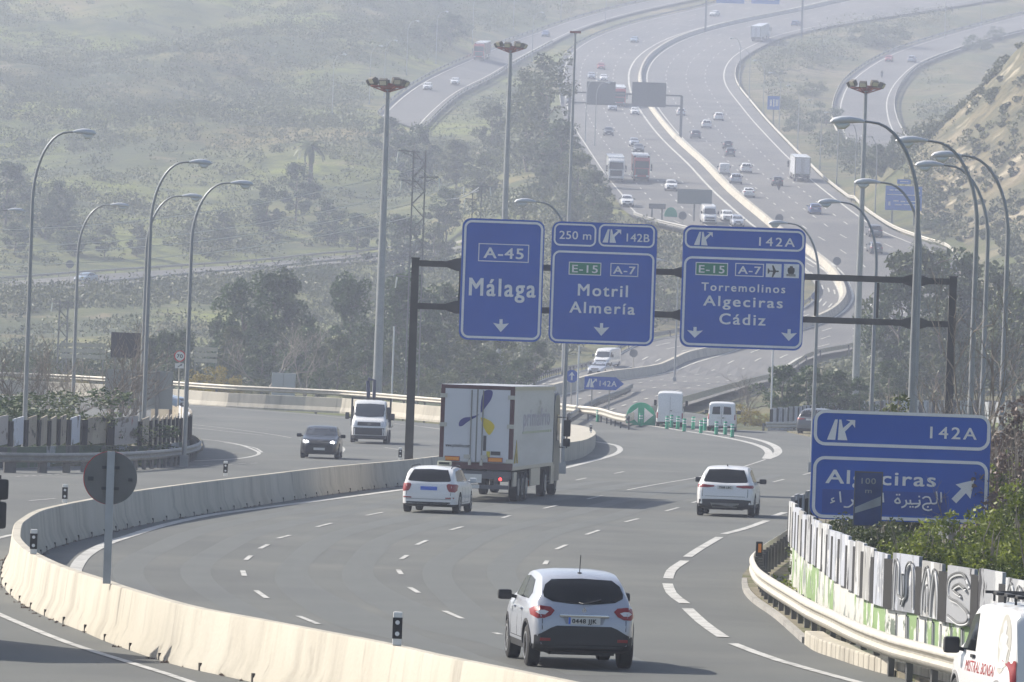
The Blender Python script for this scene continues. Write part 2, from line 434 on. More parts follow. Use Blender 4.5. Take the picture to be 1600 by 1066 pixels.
# --- painted markings
mk = MB(); mkf = MB()
def stripe(mb, P, w, off):
    P = [Vector((p.x, p.y, gh(p.x, p.y))) for p in P]
    sweep(mb, P, [(-w/2, off), (w/2, off)])
def mline(pts, w, off=.032, sm=True):
    P = W(pts); P = smooth_poly(P, 6) if sm and len(pts) > 2 else P
    stripe(mk, resample(P, 3.), w, off)
mline([(116,899),(119,889),(130,873),(150,859),(175,848),(200,840),(250,824),(320,808),(400,796.5),(520,781),(640,765),(720,755)], .30)
mline([(880,733),(915,724),(945,716),(962,710),(969,704),(965,698),(950,694),(930,691)], .30)
mline([(-60,935),(0,963),(103,1006),(206,1039),(285,1064),(420,1112),(600,1180)], .16)
mline([(-40,852),(0,842),(17,838),(40,834)], .18)
mline([(-60,736),(5,734),(70,731.5),(128,730)], .15)
mline([(208,726),(288,722),(345,719.5),(375,717.5),(397,713.5),(405,709.5),(398,704.5),(375,696),(345,690.5),(312,687)], .18)
mline([(350,692.5),(395,700),(410,708)], .12)
mline([(300,664),(360,671),(420,679),(455,685)], .12); mline([(300,669),(350,674.5),(410,681)], .12); mline([(470,688),(520,695),(536,701.5),(531,709),(520,712)], .2)
mline([(350,638.5),(450,646),(520,652),(690,671)], .14); mline([(200,628),(300,635),(350,638.5)], .14)
mline([(640,665),(690,672)], .12)
mline([(900,655),(1000,664),(1060,673),(1110,680.5),(1160,690),(1190,699),(1201,708),(1197,717)], .42)
mline([(1085,672),(1140,680),(1180,687),(1207,696),(1216,705),(1211,712),(1197,718)], .45)
mline([(980,767),(1010,761),(1050,754),(1090,747),(1150,733.5),(1196,719)], .11)
mline([(1145,1008),(1200,1029),(1260,1047),(1330,1066),(1450,1098)], .2)
for a, b in [((572,807),(598,802)), ((495,825),(518,819)), ((434,843),(453,838)), ((406,859),(419,852.5)), ((384,877),(392,870)), ((400,925),(417,937)), ((466,965),(498,978)),
             ((379,893.5),(382,902)), ((703,830),(723,824.5)), ((651,853),(667,846)), ((627,875.5),(636,869.5)), ((622,892),(627,899.5)), ((640,920),(654,928.5)), ((694,957),(722,969)), ((772,991),(782,994)),
             ((785,811),(797,807)), ((849,796),(871,791)), ((916,837),(936,830)), ((869,860),(885,853)), ((851,884),(855,878)), ((977,817),(997,812)), ((1040,800),(1060,794.5)), ((1082,787),(1098,782)),
             ((918,781),(940,776)), ((900,751.5),(916,748)), ((960,741),(975,738)), ((1208,754.5),(1225,750)), ((1255,743),(1268,739.5)), ((45,784),(86,780.5)), ((880,1009),(900,1019)),
             ((550,670),(575,673)), ((600,700),(640,706)), ((245,670.5),(275,672.5))]:
    mline([a, b], .12, sm=False)
for pts in [[(1131,836),(1165,827),(1198,815)], [(1209,808),(1226,802)], [(1074,872),(1095,858),(1124,841)], [(1044,906),(1050,892),(1070,878)], [(1043,914),(1050,930),(1070,945)], [(1074,953),(1100,977),(1130,998)]]:
    mline(pts, .24, sm=True)
for k in range(9):
    mline([(25 + k*12.2, 746 - k*.62), (32 + k*12.2, 745.6 - k*.62)], .1, sm=False)
    mline([(240 + k*19, 733.2 - k*1.0), (250 + k*19, 732.7 - k*1.0)], .1, sm=False)
tag(mk.obj('road_markings', m_paint), kind='structure')
# darker wheel tracks and a few sealed cracks in the near asphalt
wt = MB(); sk_ = MB()
rows_ = [[(900,751),(800,765),(690,782),(585,804),(507,822),(443,841),(413,855),(388,874),(380,897),(408,930),(482,971),(560,1005),(700,1050)],
 [(1000,765),(930,778),(860,793),(791,809),(713,827),(659,850),(631,873),(624,896),(647,924),(708,963),(777,992),(890,1014),(1020,1060)],
 [(1250,744),(1150,768),(1090,784),(1050,797),(987,815),(926,834),(877,857),(852,881),(858,905),(890,940),(960,985),(1080,1040)]]
for r_i, rw in enumerate(rows_):
    P0 = resample(smooth_poly(W(rw), 6), 3.)
    for o_ in ((1.0, 2.5) if r_i else (-2.7, -1.2, 1.0, 2.5)):
        Q = []
        for i, p in enumerate(P0):
            t = (P0[min(i+1, len(P0)-1)] - P0[max(i-1, 0)]); t.z = 0; t.normalize(); Q.append(p + Vector((t.y, -t.x, 0))*(o_ + .08*math.sin(i*.5 + r_i)))
        sweep(wt, [Vector((q.x, q.y, gh(q.x, q.y))) for q in Q], [(-.34, .0214 + .0007*r_i), (.34, .0214 + .0007*r_i)])
for pts in [[(430,792),(560,790),(700,800),(860,812),(1010,828)], [(1190,770),(1120,760),(1060,762)], [(560,690),(480,694),(400,699)]]:
    P0 = resample(smooth_poly(W(pts), 8), 2.5); sweep(sk_, P0, [(-.02, .029), (.02, .029)])
tag(wt.obj('asphalt_wheel_tracks', noisemat('wheel_track', [(.106, .111, .105), ((.112, .117, .110), .4, .42, .56), ((.098, .102, .098), .15, .54, .68)], rough=.72)), kind='structure')
tag(sk_.obj('asphalt_seams', mat('tar_seam', (.05, .05, .05), .6)), kind='structure')
# far carriageways: edge lines and broken lane lines at fractions of their width
def between(A, B, f): return [a.lerp(b, f) for a, b in zip(A, B)]
def farline(P, w=.24, off=.17): stripe(mkf, P, w, off)
def fardash(P, on=5., gap=12., w=.2):
    R = resample(P, 1.7); n = len(R); i = 0; a = round(on / 1.7); g = round(gap / 1.7)
    while i + a < n: stripe(mkf, R[i:i+a+1], w, .17); i += a + g
farline(between(hwL, hwM, .07)); farline(between(hwL, hwM, .86), .4)
for f in (.27, .47, .67): fardash(between(hwL, hwM, f))
farline(between(hwM, hwR, .07), .3); farline(between(hwM, hwR, .88), .32)
for f in (.27, .48, .68): fardash(between(hwM, hwR, f))
for A, B in ((rlA, rlB), (rrA, rrB)):
    farline(between(A, B, .12), .28, .15); farline(between(A, B, .86), .28, .15); 
farline(between(rsA, rsB, .1), .15, .15); farline(between(rsA, rsB, .9), .15, .15)
tag(mkf.obj('road_markings', m_paintf), kind='structure')

# --- concrete barriers
NJ = [(-.30, -.05), (-.30, .08), (-.17, .34), (-.10, .93), (-.08, .95), (.08, .95), (.10, .93), (.17, .34), (.30, .08), (.30, -.05)]
def drape(P): return [Vector((p.x, p.y, gh(p.x, p.y))) for p in P]
BT = [(26,833),(29,819),(36,812),(60,798),(100,788),(142,780),(205,768),(300,755),(400,743),(520,729),(632,719),(690,712),(780,701),(850,692)]
BB = [(28,843),(45,859),(75,875),(110,889),(160,905),(200,919),(300,947),(400,966),(500,985),(600,1004),(700,1026),(830,1052),(1000,1088),(1300,1160)]
bp = [gz(u, v, .95) for u, v in BB[::-1] + BT]
bp = smooth_poly([Vector((p.x, p.y, 0)) for p in bp], 8); bp = resample(bp, 1.2)
mb = MB()
for i, p in enumerate(bp):   # slightly uneven crest, with joints
    pass
sweep(mb, bp, NJ, closed=True)
MEDIAN = bp
BARR = tag(mb.obj('concrete_barrier', m_conc, smooth=40), 'long cream concrete barrier bending round on the left between the two bends', 'barrier', 'concrete barriers')
# drain slots and grime along its foot
mb = MB()
for i, p in enumerate(resample(bp, 3.)[1:-1]):
    q = resample(bp, 3.); t = (q[i+2] - q[i]).normalized(); ang = math.atan2(t.y, t.x)
    T = Matrix.Translation(p) @ Matrix.Rotation(ang, 4, 'Z')
    for s in (-1, 1): mb.box((0, s*.292, .07), (.07, .04, .13 + .05*rnd.random()), T=T)
o = mb.obj('joint_marks', mat('dark_joint', (.05, .045, .04), .9)); o.parent = BARR
o['kind'] = 'stuff'

isl = [(770,703),(850,695),(900,690),(920,685),(931,677),(922,669),(900,664),(850,661),(770,668)]
P = smooth_poly([gz(u, v, .95) for u, v in isl], 5)
mb = MB(); mb.prism([(p.x, p.y) for p in P], -.02, .95, 'z')
o = mb.obj('concrete_island', m_conc); tag(o, 'pale rounded concrete island nose just right of the truck cab', 'barrier', 'concrete barriers')
LB = [(-60,594),(60,598),(150,603),(270,611),(350,617),(450,622),(550,627),(690,640),(800,648)]
P = [Vector((p.x, p.y, 0)) for p in [gp(u, v + 19) for u, v in LB]]
P = drape(resample(smooth_poly(P, 6), 3))
mb = MB(); sweep(mb, P, NJ, closed=True)
tag(mb.obj('concrete_barrier', m_conc), 'cream concrete barrier along the far left road behind the small white truck', 'barrier', 'concrete barriers'); LBP = P

def wbeam(name, P, label, z=.72, posts=True, h=.34, m=None, mp=None, step=4., side=1, group='steel guard rails', postw=.12, lim=100, back=1):
    P = resample(P, 1.0); m = m or m_galv; mp = mp or m_post
    r = thing(name, P[0], label, 'guard rail', group=group)
    o = Vector(P[0]); Q = [p - o for p in P]
    hh = h / 2
    pr = [(0, -hh), (.03, -hh*.85), (.085, -hh*.6), (.085, -hh*.4), (.02, -hh*.12), (.02, hh*.12), (.085, hh*.4), (.085, hh*.6), (.03, hh*.85), (0, hh), (-.01, hh), (-.01, -hh)]
    mb = MB(); sweep(mb, [q + Vector((0, 0, z - hh)) for q in Q], [(a*side, b) for a, b in pr], closed=True); mb.obj('rail', m, r, smooth=50)
    if posts:
        R = resample(Q, step)
        pm = None
        for i, q in enumerate(R[:lim]):
            t = (R[min(i+1, len(R)-1)] - R[max(i-1, 0)]).normalized()
            if pm is None:
                a = MB(); a.box((0, back*.16, z/2 - .14), (postw, .10, z + .12)); a.box((0, back*.06, z - hh), (.1, .10, .16)); pm = a.mesh('post', mp)
            k = link('post', pm, r); k.location = q; k.rotation_euler = (0, 0, math.atan2(t.y, t.x))
    return r
P = [Vector((p.x, p.y + 1.2, 0)) for p in LBP]; P = drape(P)
wbeam('guard_rail', P, 'cream steel rail on posts above the far left concrete barrier', z=1.45, h=.36)
RG = [(1262,806),(1240,820),(1225,832),(1202,846),(1186,857),(1178,866),(1178,875),(1186,889),(1207,904),(1236,921),(1265,938),(1302,955),(1340,973),(1394,993),(1437,1004),(1483,1016),(1600,1046),(1760,1085)]
P = [gz(u, v, .75) for u, v in RG]; P = smooth_poly([Vector((p.x, p.y, 0)) for p in P], 6)
wbeam('guard_rail', P, 'curving guard rail in the right foreground in front of the graffiti fence', z=.76, h=.38, step=2., side=1, postw=.13)
LGT = [(-60,705),(0,707),(60,708),(120,708),(200,706),(260,702),(295,697),(312,690),(306,682),(290,676)]
P = [gz(u, v, .78) for u, v in LGT]; P = smooth_poly([Vector((p.x, p.y, 0)) for p in P], 6)
wbeam('guard_rail', P, 'grey guard rail under the fence on the left island', z=.78, h=.36, step=2., side=1, m=m_galvd, postw=.5)

# --- verges
V = [gz(u, v, .02) for u, v in [(1160,905),(1163,918),(1178,934),(1210,957),(1235,980),(1262,1003),(1300,1025),(1400,1058),(1560,1100)]]
V = [Vector((p.x, p.y)) for p in V] + [Vector((32, 84)), Vector((32, 175)), Vector((17, 190)), Vector((10.6, 190))]
V += [gz(u, v, .02).xy for u, v in [(1262,800),(1225,846),(1178,882)]]
draped('verge', [(p.x, p.y) for p in V], .12, m_verge, 4., .14)
V = [gp(u, v).xy for u, v in [(-70,736),(0,731),(150,729),(230,724),(295,716),(318,704),(314,690),(292,678),(240,668),(150,660),(-70,655)]]
draped('verge', [(p.x, p.y) for p in V], .12, m_verge, 6., .14)
V = [gp(u, v).xy for u, v in [(1230,676),(1300,690),(1480,700),(1700,705)]] + [Vector((60, 420)), Vector((26, 430))]
draped('verge', [(p.x, p.y) for p in V], .10, m_verge, 8., .14)
# block kerb and edging of the right verge
K = [gz(u, v, .1) for u, v in [(1163,905),(1166,920),(1180,936),(1212,958),(1238,980),(1258,998)]]
mb = MB(); sweep(mb, resample(smooth_poly([Vector((p.x, p.y, 0)) for p in K], 5), .8), [(-.06, -.02), (-.06, .13), (.06, .13), (.06, -.02)], closed=True)
tag(mb.obj('kerb', m_concg), kind='structure')
K = [gz(u, v, .2) for u, v in [(1272,992),(1290,1003),(1320,1013),(1360,1026),(1400,1037),(1470,1052),(1600,1086)]]
K = resample(smooth_poly([Vector((p.x, p.y, 0)) for p in K], 5), .52)
mb = MB()
for i in range(len(K) - 1):
    a, b = K[i], K[i+1]; t = b - a; T = Matrix.Translation((a + b) / 2) @ Matrix.Rotation(math.atan2(t.y, t.x), 4, 'Z')
    mb.bbox((0, 0, .13), (t.length - .035, .35, .28), .03, T=T)
tag(mb.obj('kerb', m_conc), kind='structure')
for nm, A, gap in (('far', hwR, 0), ):
    pass
# far rails and walls beside the highway
mb = MB(); sweep(mb, [p + Vector((0, 0, .1)) for p in resample(hwM, 4)], [(-.45, -.3), (-.45, .1), (-.2, .95), (.2, .95), (.45, .1), (.45, -.3)], closed=True)
tag(mb.obj('median_barrier', m_conc), 'long pale median barrier curving up between the far carriageways', 'barrier', 'concrete barriers')
wbeam('guard_rail', drape(hwR)[30:], 'pale rail along the right edge of the far carriageway', z=.85, step=9., h=.5)
wbeam('guard_rail', drape(hwL)[:48], 'dark rail along the upper left edge of the far highway', z=.8, step=12., h=.45, m=m_galvd)
wbeam('guard_rail', drape(hwL)[70:], 'grey rail beyond the van and silver car on the lower highway', z=.85, step=6., h=.5, m=m_galvd)
wbeam('guard_rail', drape(rlA), 'pale rail on the upper side of the left slip road', z=.9, step=9., h=.6)
wbeam('guard_rail', drape(rlB)[15:], 'rail on the lower side of the left slip road', z=.8, step=8., h=.45)
wbeam('guard_rail', drape(rrA), 'rail on the outer bend of the right slip road', z=.9, step=9., h=.6)
wbeam('guard_rail', drape(rrB), 'dark rail on the bluff side of the right slip road', z=.8, step=9., h=.5, m=m_galvd)
wbeam('guard_rail', drape(rsA), 'upper rail of the narrow road crossing the left hillside', z=.8, step=5., h=.35)
wbeam('guard_rail', drape(rsB), 'lower rail of the narrow road crossing the left hillside', z=.8, step=5., h=.35, m=m_galvd)
P = drape(smooth_poly(W([(870,652),(900,656),(935,660),(960,668),(978,672)]), 4))
wbeam('guard_rail', P, 'cream guard rail ending at the green divergence marker', z=.95, h=.5, step=4.)
P = drape(smooth_poly(W([(890,665),(930,640),(975,622),(988,614)]), 4))
wbeam('guard_rail', P, 'grey rail running up beside the arrow shaped 142A sign', z=.8, h=.4, step=3., m=m_galvd)
P = drape(smooth_poly(W([(1196,674),(1230,674),(1255,674),(1290,674)]), 4))
wbeam('guard_rail', P, 'short pale rail left of the dark car by the exit sign', z=.6, h=.4, step=4.)
# ---------------------------------------------------------------- signs, gantries, lamps, fences
m_blue = mat('sign_blue', (.004, .078, .42), .42, var=.08, scale=.7)
m_blued = mat('sign_blue_patch', (.014, .06, .30), .45)
m_refl = mat('sign_white_sheeting', (.70, .71, .72), .5, var=.05)
m_green = mat('sign_green', (.02, .20, .12), .5)
m_green2 = mat('marker_green', (.02, .30, .17), .5)
m_red = mat('sign_red', (.5, .03, .03), .5)
m_black = mat('black_paint', (.012, .012, .013), .5)
m_gant = mat('gantry_steel', (.045, .042, .036), .7, .0, var=.25, scale=2)
m_signback = mat('sign_back', (.085, .09, .095), .6, .2, var=.15)
m_alu = mat('aluminium', (.42, .44, .46), .45, .5, var=.08)
m_lamp = mat('lamp_pole_steel', (.27, .285, .30), .45, .5, var=.1, scale=2)
m_lamph = mat('lamp_housing', (.55, .57, .60), .4, .2)
m_glassy = mat('lamp_glass', (.6, .62, .6), .15)
m_white = mat('white_plastic', (.7, .7, .68), .5)
m_orange = mat('orange_reflector', (.7, .22, .02), .4)

GY = 250.0
def XZ(u, v, y): p = gy(u, v, y); return p.x, p.z
class Sign:
    """flat sign standing at distance y, facing the camera; measures come from its outline"""
    def __init__(s, name, y, c, label, cat='sign', group=None, mat_=None, post=None):
        s.y = y; s.o = thing(name, (c[0], y, c[1]), label, cat, group=group); s.o.location = (c[0], y, c[1]); s.c = c
    def l(s, u, v): x, z = XZ(u, v, s.y); return x - s.c[0], z - s.c[1]
def bordered(mb_p, mb_w, x0, z0, x1, z1, r, t, inset=.035, d=.012, yb=-.06):
    o = rrect(x0 + inset, z0 + inset, x1 - inset, z1 - inset, r - inset * .5)
    i = rrect(x0 + inset + t, z0 + inset + t, x1 - inset - t, z1 - inset - t, max(.03, r - inset * .5 - t))
    mb_w.ring(o, i, yb - d, yb)
def exit_glyph(mb, x0, x1, z0, z1, y):
    W_, H = x1 - x0, z1 - z0
    def P(pts): return [(x0 + a * W_, z0 + b * H) for a, b in pts]
    mb.prism(P([(0, 0), (.30, 0), (.37, 1), (.27, 1)]), y - .012, y - .001)
    mb.prism(P([(.39, 0), (.74, 0), (.62, .52), (.56, .62), (.50, 1), (.42, 1)]), y - .012, y - .001)
    mb.prism(P([(.57, .60), (.64, .42), (.90, .80), (.82, .90)]), y - .0155, y - .002)
    mb.prism(P([(.66, 1.0), (1.0, 1.0), (1.0, .62), (.92, .76), (.80, .93)]), y - .014, y - .003)
def arrow_down(mb, cx, zt, zb, w, y):
    h = zt - zb; s = w * .10
    mb.prism([(cx - s, zt), (cx - s, zb + h*.62), (cx - w/2, zb + h*.70), (cx, zb), (cx + w/2, zb + h*.70), (cx + s, zb + h*.62), (cx + s, zt)], y - .012, y)
def overhead(y, uv, label, texts, frames, boxes=(), arrows=(), glyphs=(), extra=None, r=.34, name='overhead_sign', group=None, posts=None, depth=.06):
    """uv = ((u,v) left-top, (u,v) right-bottom)"""
    (ua, va), (ub, vb) = uv
    xa, za = XZ(ua, va, y); xb, zb = XZ(ub, vb, y)
    c = ((xa + xb) / 2, zb)
    if posts is not None: c = (c[0], gh(c[0], y))
    root = thing(name, (c[0], y, c[1]), label, 'sign', group=group)
    def L(u, v): x, z = XZ(u, v, y); return x - c[0], z - c[1]
    p = MB(); p.prism(rrect(xa - c[0], zb - c[1], xb - c[0], za - c[1], r), -depth, 0); p.obj('panel', m_blue, root)
    w = MB()
    for (a, b), t, rr in frames:
        x0, z1 = L(*a); x1, z0 = L(*b); bordered(p, w, x0, z0, x1, z1, rr, t, 0, yb=-depth)
    for bx in boxes:
        (a, b), mt, txt = bx; x0, z1 = L(*a); x1, z0 = L(*b)
        bm_ = MB(); bm_.box(((x0+x1)/2, -depth - .004, (z0+z1)/2), (x1 - x0, .008, z1 - z0)); bm_.obj('route_box', mt, root)
        if mt is m_refl: continue
        w.ring([(x0, z0), (x1, z0), (x1, z1), (x0, z1)], [(x0+.035, z0+.035), (x1-.035, z0+.035), (x1-.035, z1-.035), (x0+.035, z1-.035)], -depth - .014, -depth - .002)
        if txt: h = z1 - z0; tw = (x1 - x0)
            
        if txt: text(w, txt, x0 + tw*.11, x1 - tw*.11, z0 + h*.2, z0 + h*.8, -depth - .014, off=.02)
    for s_, (u0, vb_), (u1, vt), kw in texts:
        x0, z0 = L(u0, vb_); x1, z1 = L(u1, vt); z1 = max(z1, z0 + .05)
        um = (u0 + u1) / 2
        # the base line follows the sign, so take both heights at the middle of the word
        z0 = L(um, vb_)[1]; z1 = L(um, vt)[1]
        text(w, s_, x0, x1, z0, z1, -depth - .006, **kw)
    for (u, vt), vb_, wd in arrows:
        x, zt = L(u, vt); zb_ = L(u, vb_)[1]; arrow_down(w, x, zt, zb_, wd, -depth)
    for a, b in glyphs:
        x0, z1 = L(*a); x1, z0 = L(*b); exit_glyph(w, x0, x1, z0, z1, -depth)
    if extra: extra(root, w, L)
    w.obj('lettering', m_refl, root)
    k = MB(); xm0, xm1 = xa - c[0], xb - c[0]; zz0, zz1 = zb - c[1], za - c[1]
    for f in (.22, .78):
        k.box((xm0 + (xm1 - xm0)*f, .05, (zz0 + zz1)/2), (.09, .10, (zz1 - zz0)*.92))
    k.obj('back_frame', m_galvd, root)
    if posts is not None:
        for f in posts:
            k = MB(); k.box((xm0 + (xm1 - xm0)*f, .16, zz1*.48), (.14, .12, zz1*.96)); k.obj('post', m_galvd, root)
    return root
B = dict(off=.02, space=1.2)
overhead(GY, ((723,340.5),(845,535)), 'blue overhead sign reading Málaga under A-45, leftmost of the three', [('Málaga', (733,463), (837,434.5), B)],
         [(((726,343.5),(843,532)), .09, .30)], [(((748,380),(826,411)), m_blue, 'A-45')], [((783,499), 519, .62)], group='overhead direction signs')
overhead(GY, ((863,345.5),(1021,541.5)), 'blue overhead sign reading Motril Almería with 250 m, middle of the three',
         [('250 m', (874,374), (924,361), dict(off=.012, space=1.05)), ('142B', (979,378), (1015,365), dict(off=.012, space=1.05)), ('Motril', (903,463), (981,444), B), ('Almería', (890,490), (992,472), B)],
         [(((866,348.5),(931,386)), .07, .24), (((936,350),(1022.5,388)), .07, .24), (((864,391),(1018,538.5)), .08, .28)],
         [(((889,409),(939,431)), m_green, 'E-15'), (((954,411),(997,433)), m_blue, 'A-7')], [((940,505), 525, .62)], [((942,358),(970,380))], group='overhead direction signs')
def ext3(root, w, L):
    b = MB(); x, z = L(1208, 424); 
    b.prism([(x-.22, z+.02), (x+.2, z+.03), (x+.23, z), (x+.2, z-.03), (x-.22, z-.02)], -.08, -.068)
    b.prism([(x-.05, z+.23), (x+.0, z+.23), (x+.12, z), (x+.0, z-.23), (x-.05, z-.23), (x+.0, z)], -.083, -.066)
    b.prism([(x-.22, z+.1), (x-.18, z+.1), (x-.12, z), (x-.18, z-.1), (x-.22, z-.1), (x-.2, z)], -.086, -.064)
    x, z = L(1236, 424)
    b.prism([(x-.14, z+.0), (x-.13, z+.12), (x-.07, z+.14), (x-.05, z+.20), (x+.05, z+.20), (x+.07, z+.14), (x+.13, z+.12), (x+.14, z+.0), (x+.1, z-.11), (x-.1, z-.11)], -.08, -.068)
    b.box((x, -.075, z-.14), (.36, .012, .03)); b.box((x, -.075, z-.185), (.36, .012, .025))
    b.obj('pictogram', m_black, root)
overhead(GY, ((1068,351.5),(1253,548.5)), 'blue overhead sign reading Torremolinos Algeciras Cádiz, rightmost and largest of the three',
         [('142A', (1186,385), (1242,371), dict(off=.014, space=1.3)), ('Torremolinos', (1096,456), (1227,443), dict(off=.02, space=1.25)), ('Algeciras', (1099,479.5), (1223,463), B), ('Cádiz', (1124,507.5), (1196,490), B)],
         [(((1070.5,355),(1256,394)), .08, .28), (((1069,400),(1252,545.5)), .09, .32)],
         [(((1087,409.5),(1137,431.5)), m_green, 'E-15'), (((1149,411),(1193,433)), m_blue, 'A-7'), (((1197,412),(1220.5,434)), m_refl, None), (((1225,412.5),(1248,435)), m_refl, None)],
         [((1086,511), 528, .62), ((1233,514.5), 533, .62)], [((1085,362),(1113,384))], extra=ext3, group='overhead direction signs')
# the gantry carrying them
def gantry():
    y = GY + .55
    xl = gy(644, 560, y).x; xr = gy(1485, 560, y).x; zt = 8.75
    g = thing('sign_gantry', (xl, y, 0), 'dark steel gantry spanning the road and carrying three blue signs', 'gantry')
    W_ = xr - xl
    for i, x in enumerate((0, W_)):
        b = MB(); b.box((x, 0, zt/2), (.34, .34, zt), tap=.85); b.box((x, 0, .1), (.8, .8, .2)); b.box((x, 0, zt + .02), (.36, .36, .04)); b.obj('post', m_gant, g)
    for z in (zt - .18, zt - 1.85):
        b = MB(); b.box((W_/2, 0, z), (W_ - .3, .24, .24))
        for f in (.083, .30, .505, .94*1.0 - .01):
            xx = W_ * f
            b.prism([(xx - .5, z + .13), (xx - .12, z + .25), (xx + .12, z + .25), (xx + .5, z + .13), (xx + .5, z - .13), (xx + .12, z - .25), (xx - .12, z - .25), (xx - .5, z - .13)], -.17, .17)
        b.obj('beam', m_gant, g)
    for f in (.083, .30, .505, .745, .86, .925):
        b = MB(); b.box((W_ * f + .02, 0, zt - 1.01), (.09, .1, 1.38)); b.obj('strut', m_gant, g)
    return g
gantry()
# big roadside exit sign
YS = 150.0
def ar(root, w, L):
    x0, z0 = L(1490, 783); x1, z1 = L(1522, 750); d = Vector((x1 - x0, z1 - z0)).normalized(); n = Vector((-d.y, d.x)); a = Vector((x0, z0)); b = Vector((x1, z1))
    m = b - d * .36
    w.prism([tuple(p) for p in (a + n*.075, m + n*.075, m + d*-.02 + n*.24, b, m + d*-.02 - n*.24, m - n*.075, a - n*.075)], -.072, -.06)
    # Arabic line: dark backing panel and hand drawn strokes
    p = MB(); xa, za = L(1285, 764); xb, zb = L(1478, 808); p.box(((xa+xb)/2, -.064, (za+zb)/2), (xb - xa, .008, za - zb)); p.obj('patch', m_blued, root)
    def st(pts, r=.020):
        q = [L(u, v) for u, v in pts]; w.tube([(a, -.078, b) for a, b in (smooth_poly([Vector((x, z, 0)) for x, z in q], 4) and [(p.x, p.y) for p in smooth_poly([Vector((x, z, 0)) for x, z in q], 4)])], r, 6)
    def dot(u, v, r=.022): x, z = L(u, v); w.box((x, -.076, z), (r*1.7, .012, r*1.7))
    # الجزيرة
    st([(1470,769),(1470.5,785)]); st([(1463,768),(1463.5,784),(1459,787),(1454,786)])
    st([(1441,779),(1446,776.5),(1452,778),(1454,786),(1447,787),(1442,790),(1443,795),(1450,797.5),(1456,796)]); dot(1449.5,792)
    st([(1436,781),(1437,787),(1434,791),(1429,793)]); dot(1436,776)
    st([(1437,787),(1428,787),(1423,787),(1422,781)]); dot(1422,792); dot(1426,792)
    st([(1422,787),(1416,787)]); st([(1415,781),(1416,787),(1413,791),(1408,793)])
    st([(1403,778),(1406,785),(1401,786),(1398,783),(1403,778)]); dot(1401,773); dot(1405,773)
    # الخضراء
    st([(1379,770),(1380,785)]); st([(1373,770),(1373.5,782),(1369,785),(1364,784)])
    st([(1340,780),(1346,776),(1352,778),(1356,784),(1345,785),(1336,785)]); st([(1336,785),(1330,781),(1333,786),(1326,792),(1318,792)])
    st([(1312,768),(1313.5,785)]); st([(1303,778),(1299,780),(1301,783),(1304,783),(1297,786)], .016)
exs = overhead(YS, ((1270.5,641),(1543,820)), 'big blue roadside exit sign reading Algeciras, standing behind the graffiti fence', [('142A', (1453,686), (1526,667), dict(off=.014, space=1.25)), ('Algeciras', (1290,757.5), (1462,735.5), dict(off=.02, space=1.12))],
         [(((1272.5,639.5),(1546,705)), .075, .27), (((1271,712),(1541,818)), .075, .27)], glyphs=[((1293,655),(1335,688.5))], extra=ar, r=.30, name='exit_sign', posts=(.2, .8))
# 100 m countdown marker standing in front of it
YM = 139.0
x0, z1 = XZ(1335.5, 736, YM); x1, z0 = XZ(1377, 823, YM); cx = (x0 + x1) / 2
mk_ = thing('countdown_marker', (cx, YM, 0), 'dark blue 100 m countdown marker in front of the exit sign', 'sign'); hw = (x1 - x0) / 2
b = MB(); b.box((0, 0, (z0+z1)/2), (2*hw, .05, z1 - z0)); b.obj('panel', mat('dark_sign_blue', (.022, .05, .17), .5, var=.2), mk_)
b = MB(); b.ring([(-hw, z0), (hw, z0), (hw, z1), (-hw, z1)], [(-hw+.022, z0+.02), (hw-.022, z0+.02), (hw-.022, z1-.03), (-hw+.022, z1-.03)], -.032, -.02); b.obj('rim', m_signback, mk_)
b = MB(); text(b, '100', -hw*.5, hw*.5, z1 - .27, z1 - .14, -.03, off=.01); text(b, 'm', -hw*.22, hw*.24, z1 - .47, z1 - .36, -.03, off=.01)
b.prism([(-hw+.03, z0+.27), (hw-.03, z0+.46), (hw-.03, z0+.66), (-hw+.03, z0+.40)], -.032, -.024)
b.obj('lettering', mat('faded_white', (.30, .32, .34), .6, var=.2), mk_)
b = MB(); b.box((0, .06, z1/2), (.08, .05, z1*.98)); b.obj('post', m_galvd, mk_)
# arrow shaped 142A sign
YA = 440.0
x0, z1 = XZ(913.5, 588, YA); x1, z0 = XZ(962, 610, YA); xt = XZ(975, 600, YA)[0]; cx = (x0 + x1)/2; zg = gh(cx, YA)
a_ = thing('arrow_sign', (cx, YA, zg), 'small blue arrow shaped 142A exit sign pointing right, beyond the truck cab', 'sign')
zz = lambda z: z - zg
b = MB(); b.prism([(x0-cx, zz(z0)), (x1-cx, zz(z0)), (xt-cx, zz((z0+z1)/2)), (x1-cx, zz(z1)), (x0-cx, zz(z1))], -.05, 0); b.obj('panel', m_blue, a_)
b = MB(); exit_glyph(b, x0-cx+.12, x0-cx+.85, zz(z0)+.15, zz(z1)-.15, -.05); text(b, '142A', x0-cx+1.05, x1-cx+.05, zz(z0)+.25, zz(z1)-.25, -.056, off=.01); b.obj('lettering', m_refl, a_)
for f in (.25, .8):
    b = MB(); b.box(((x1-x0)*(f-.5), .05, zz(z1)/2), (.09, .07, zz(z1))); b.obj('post', m_galv, a_)
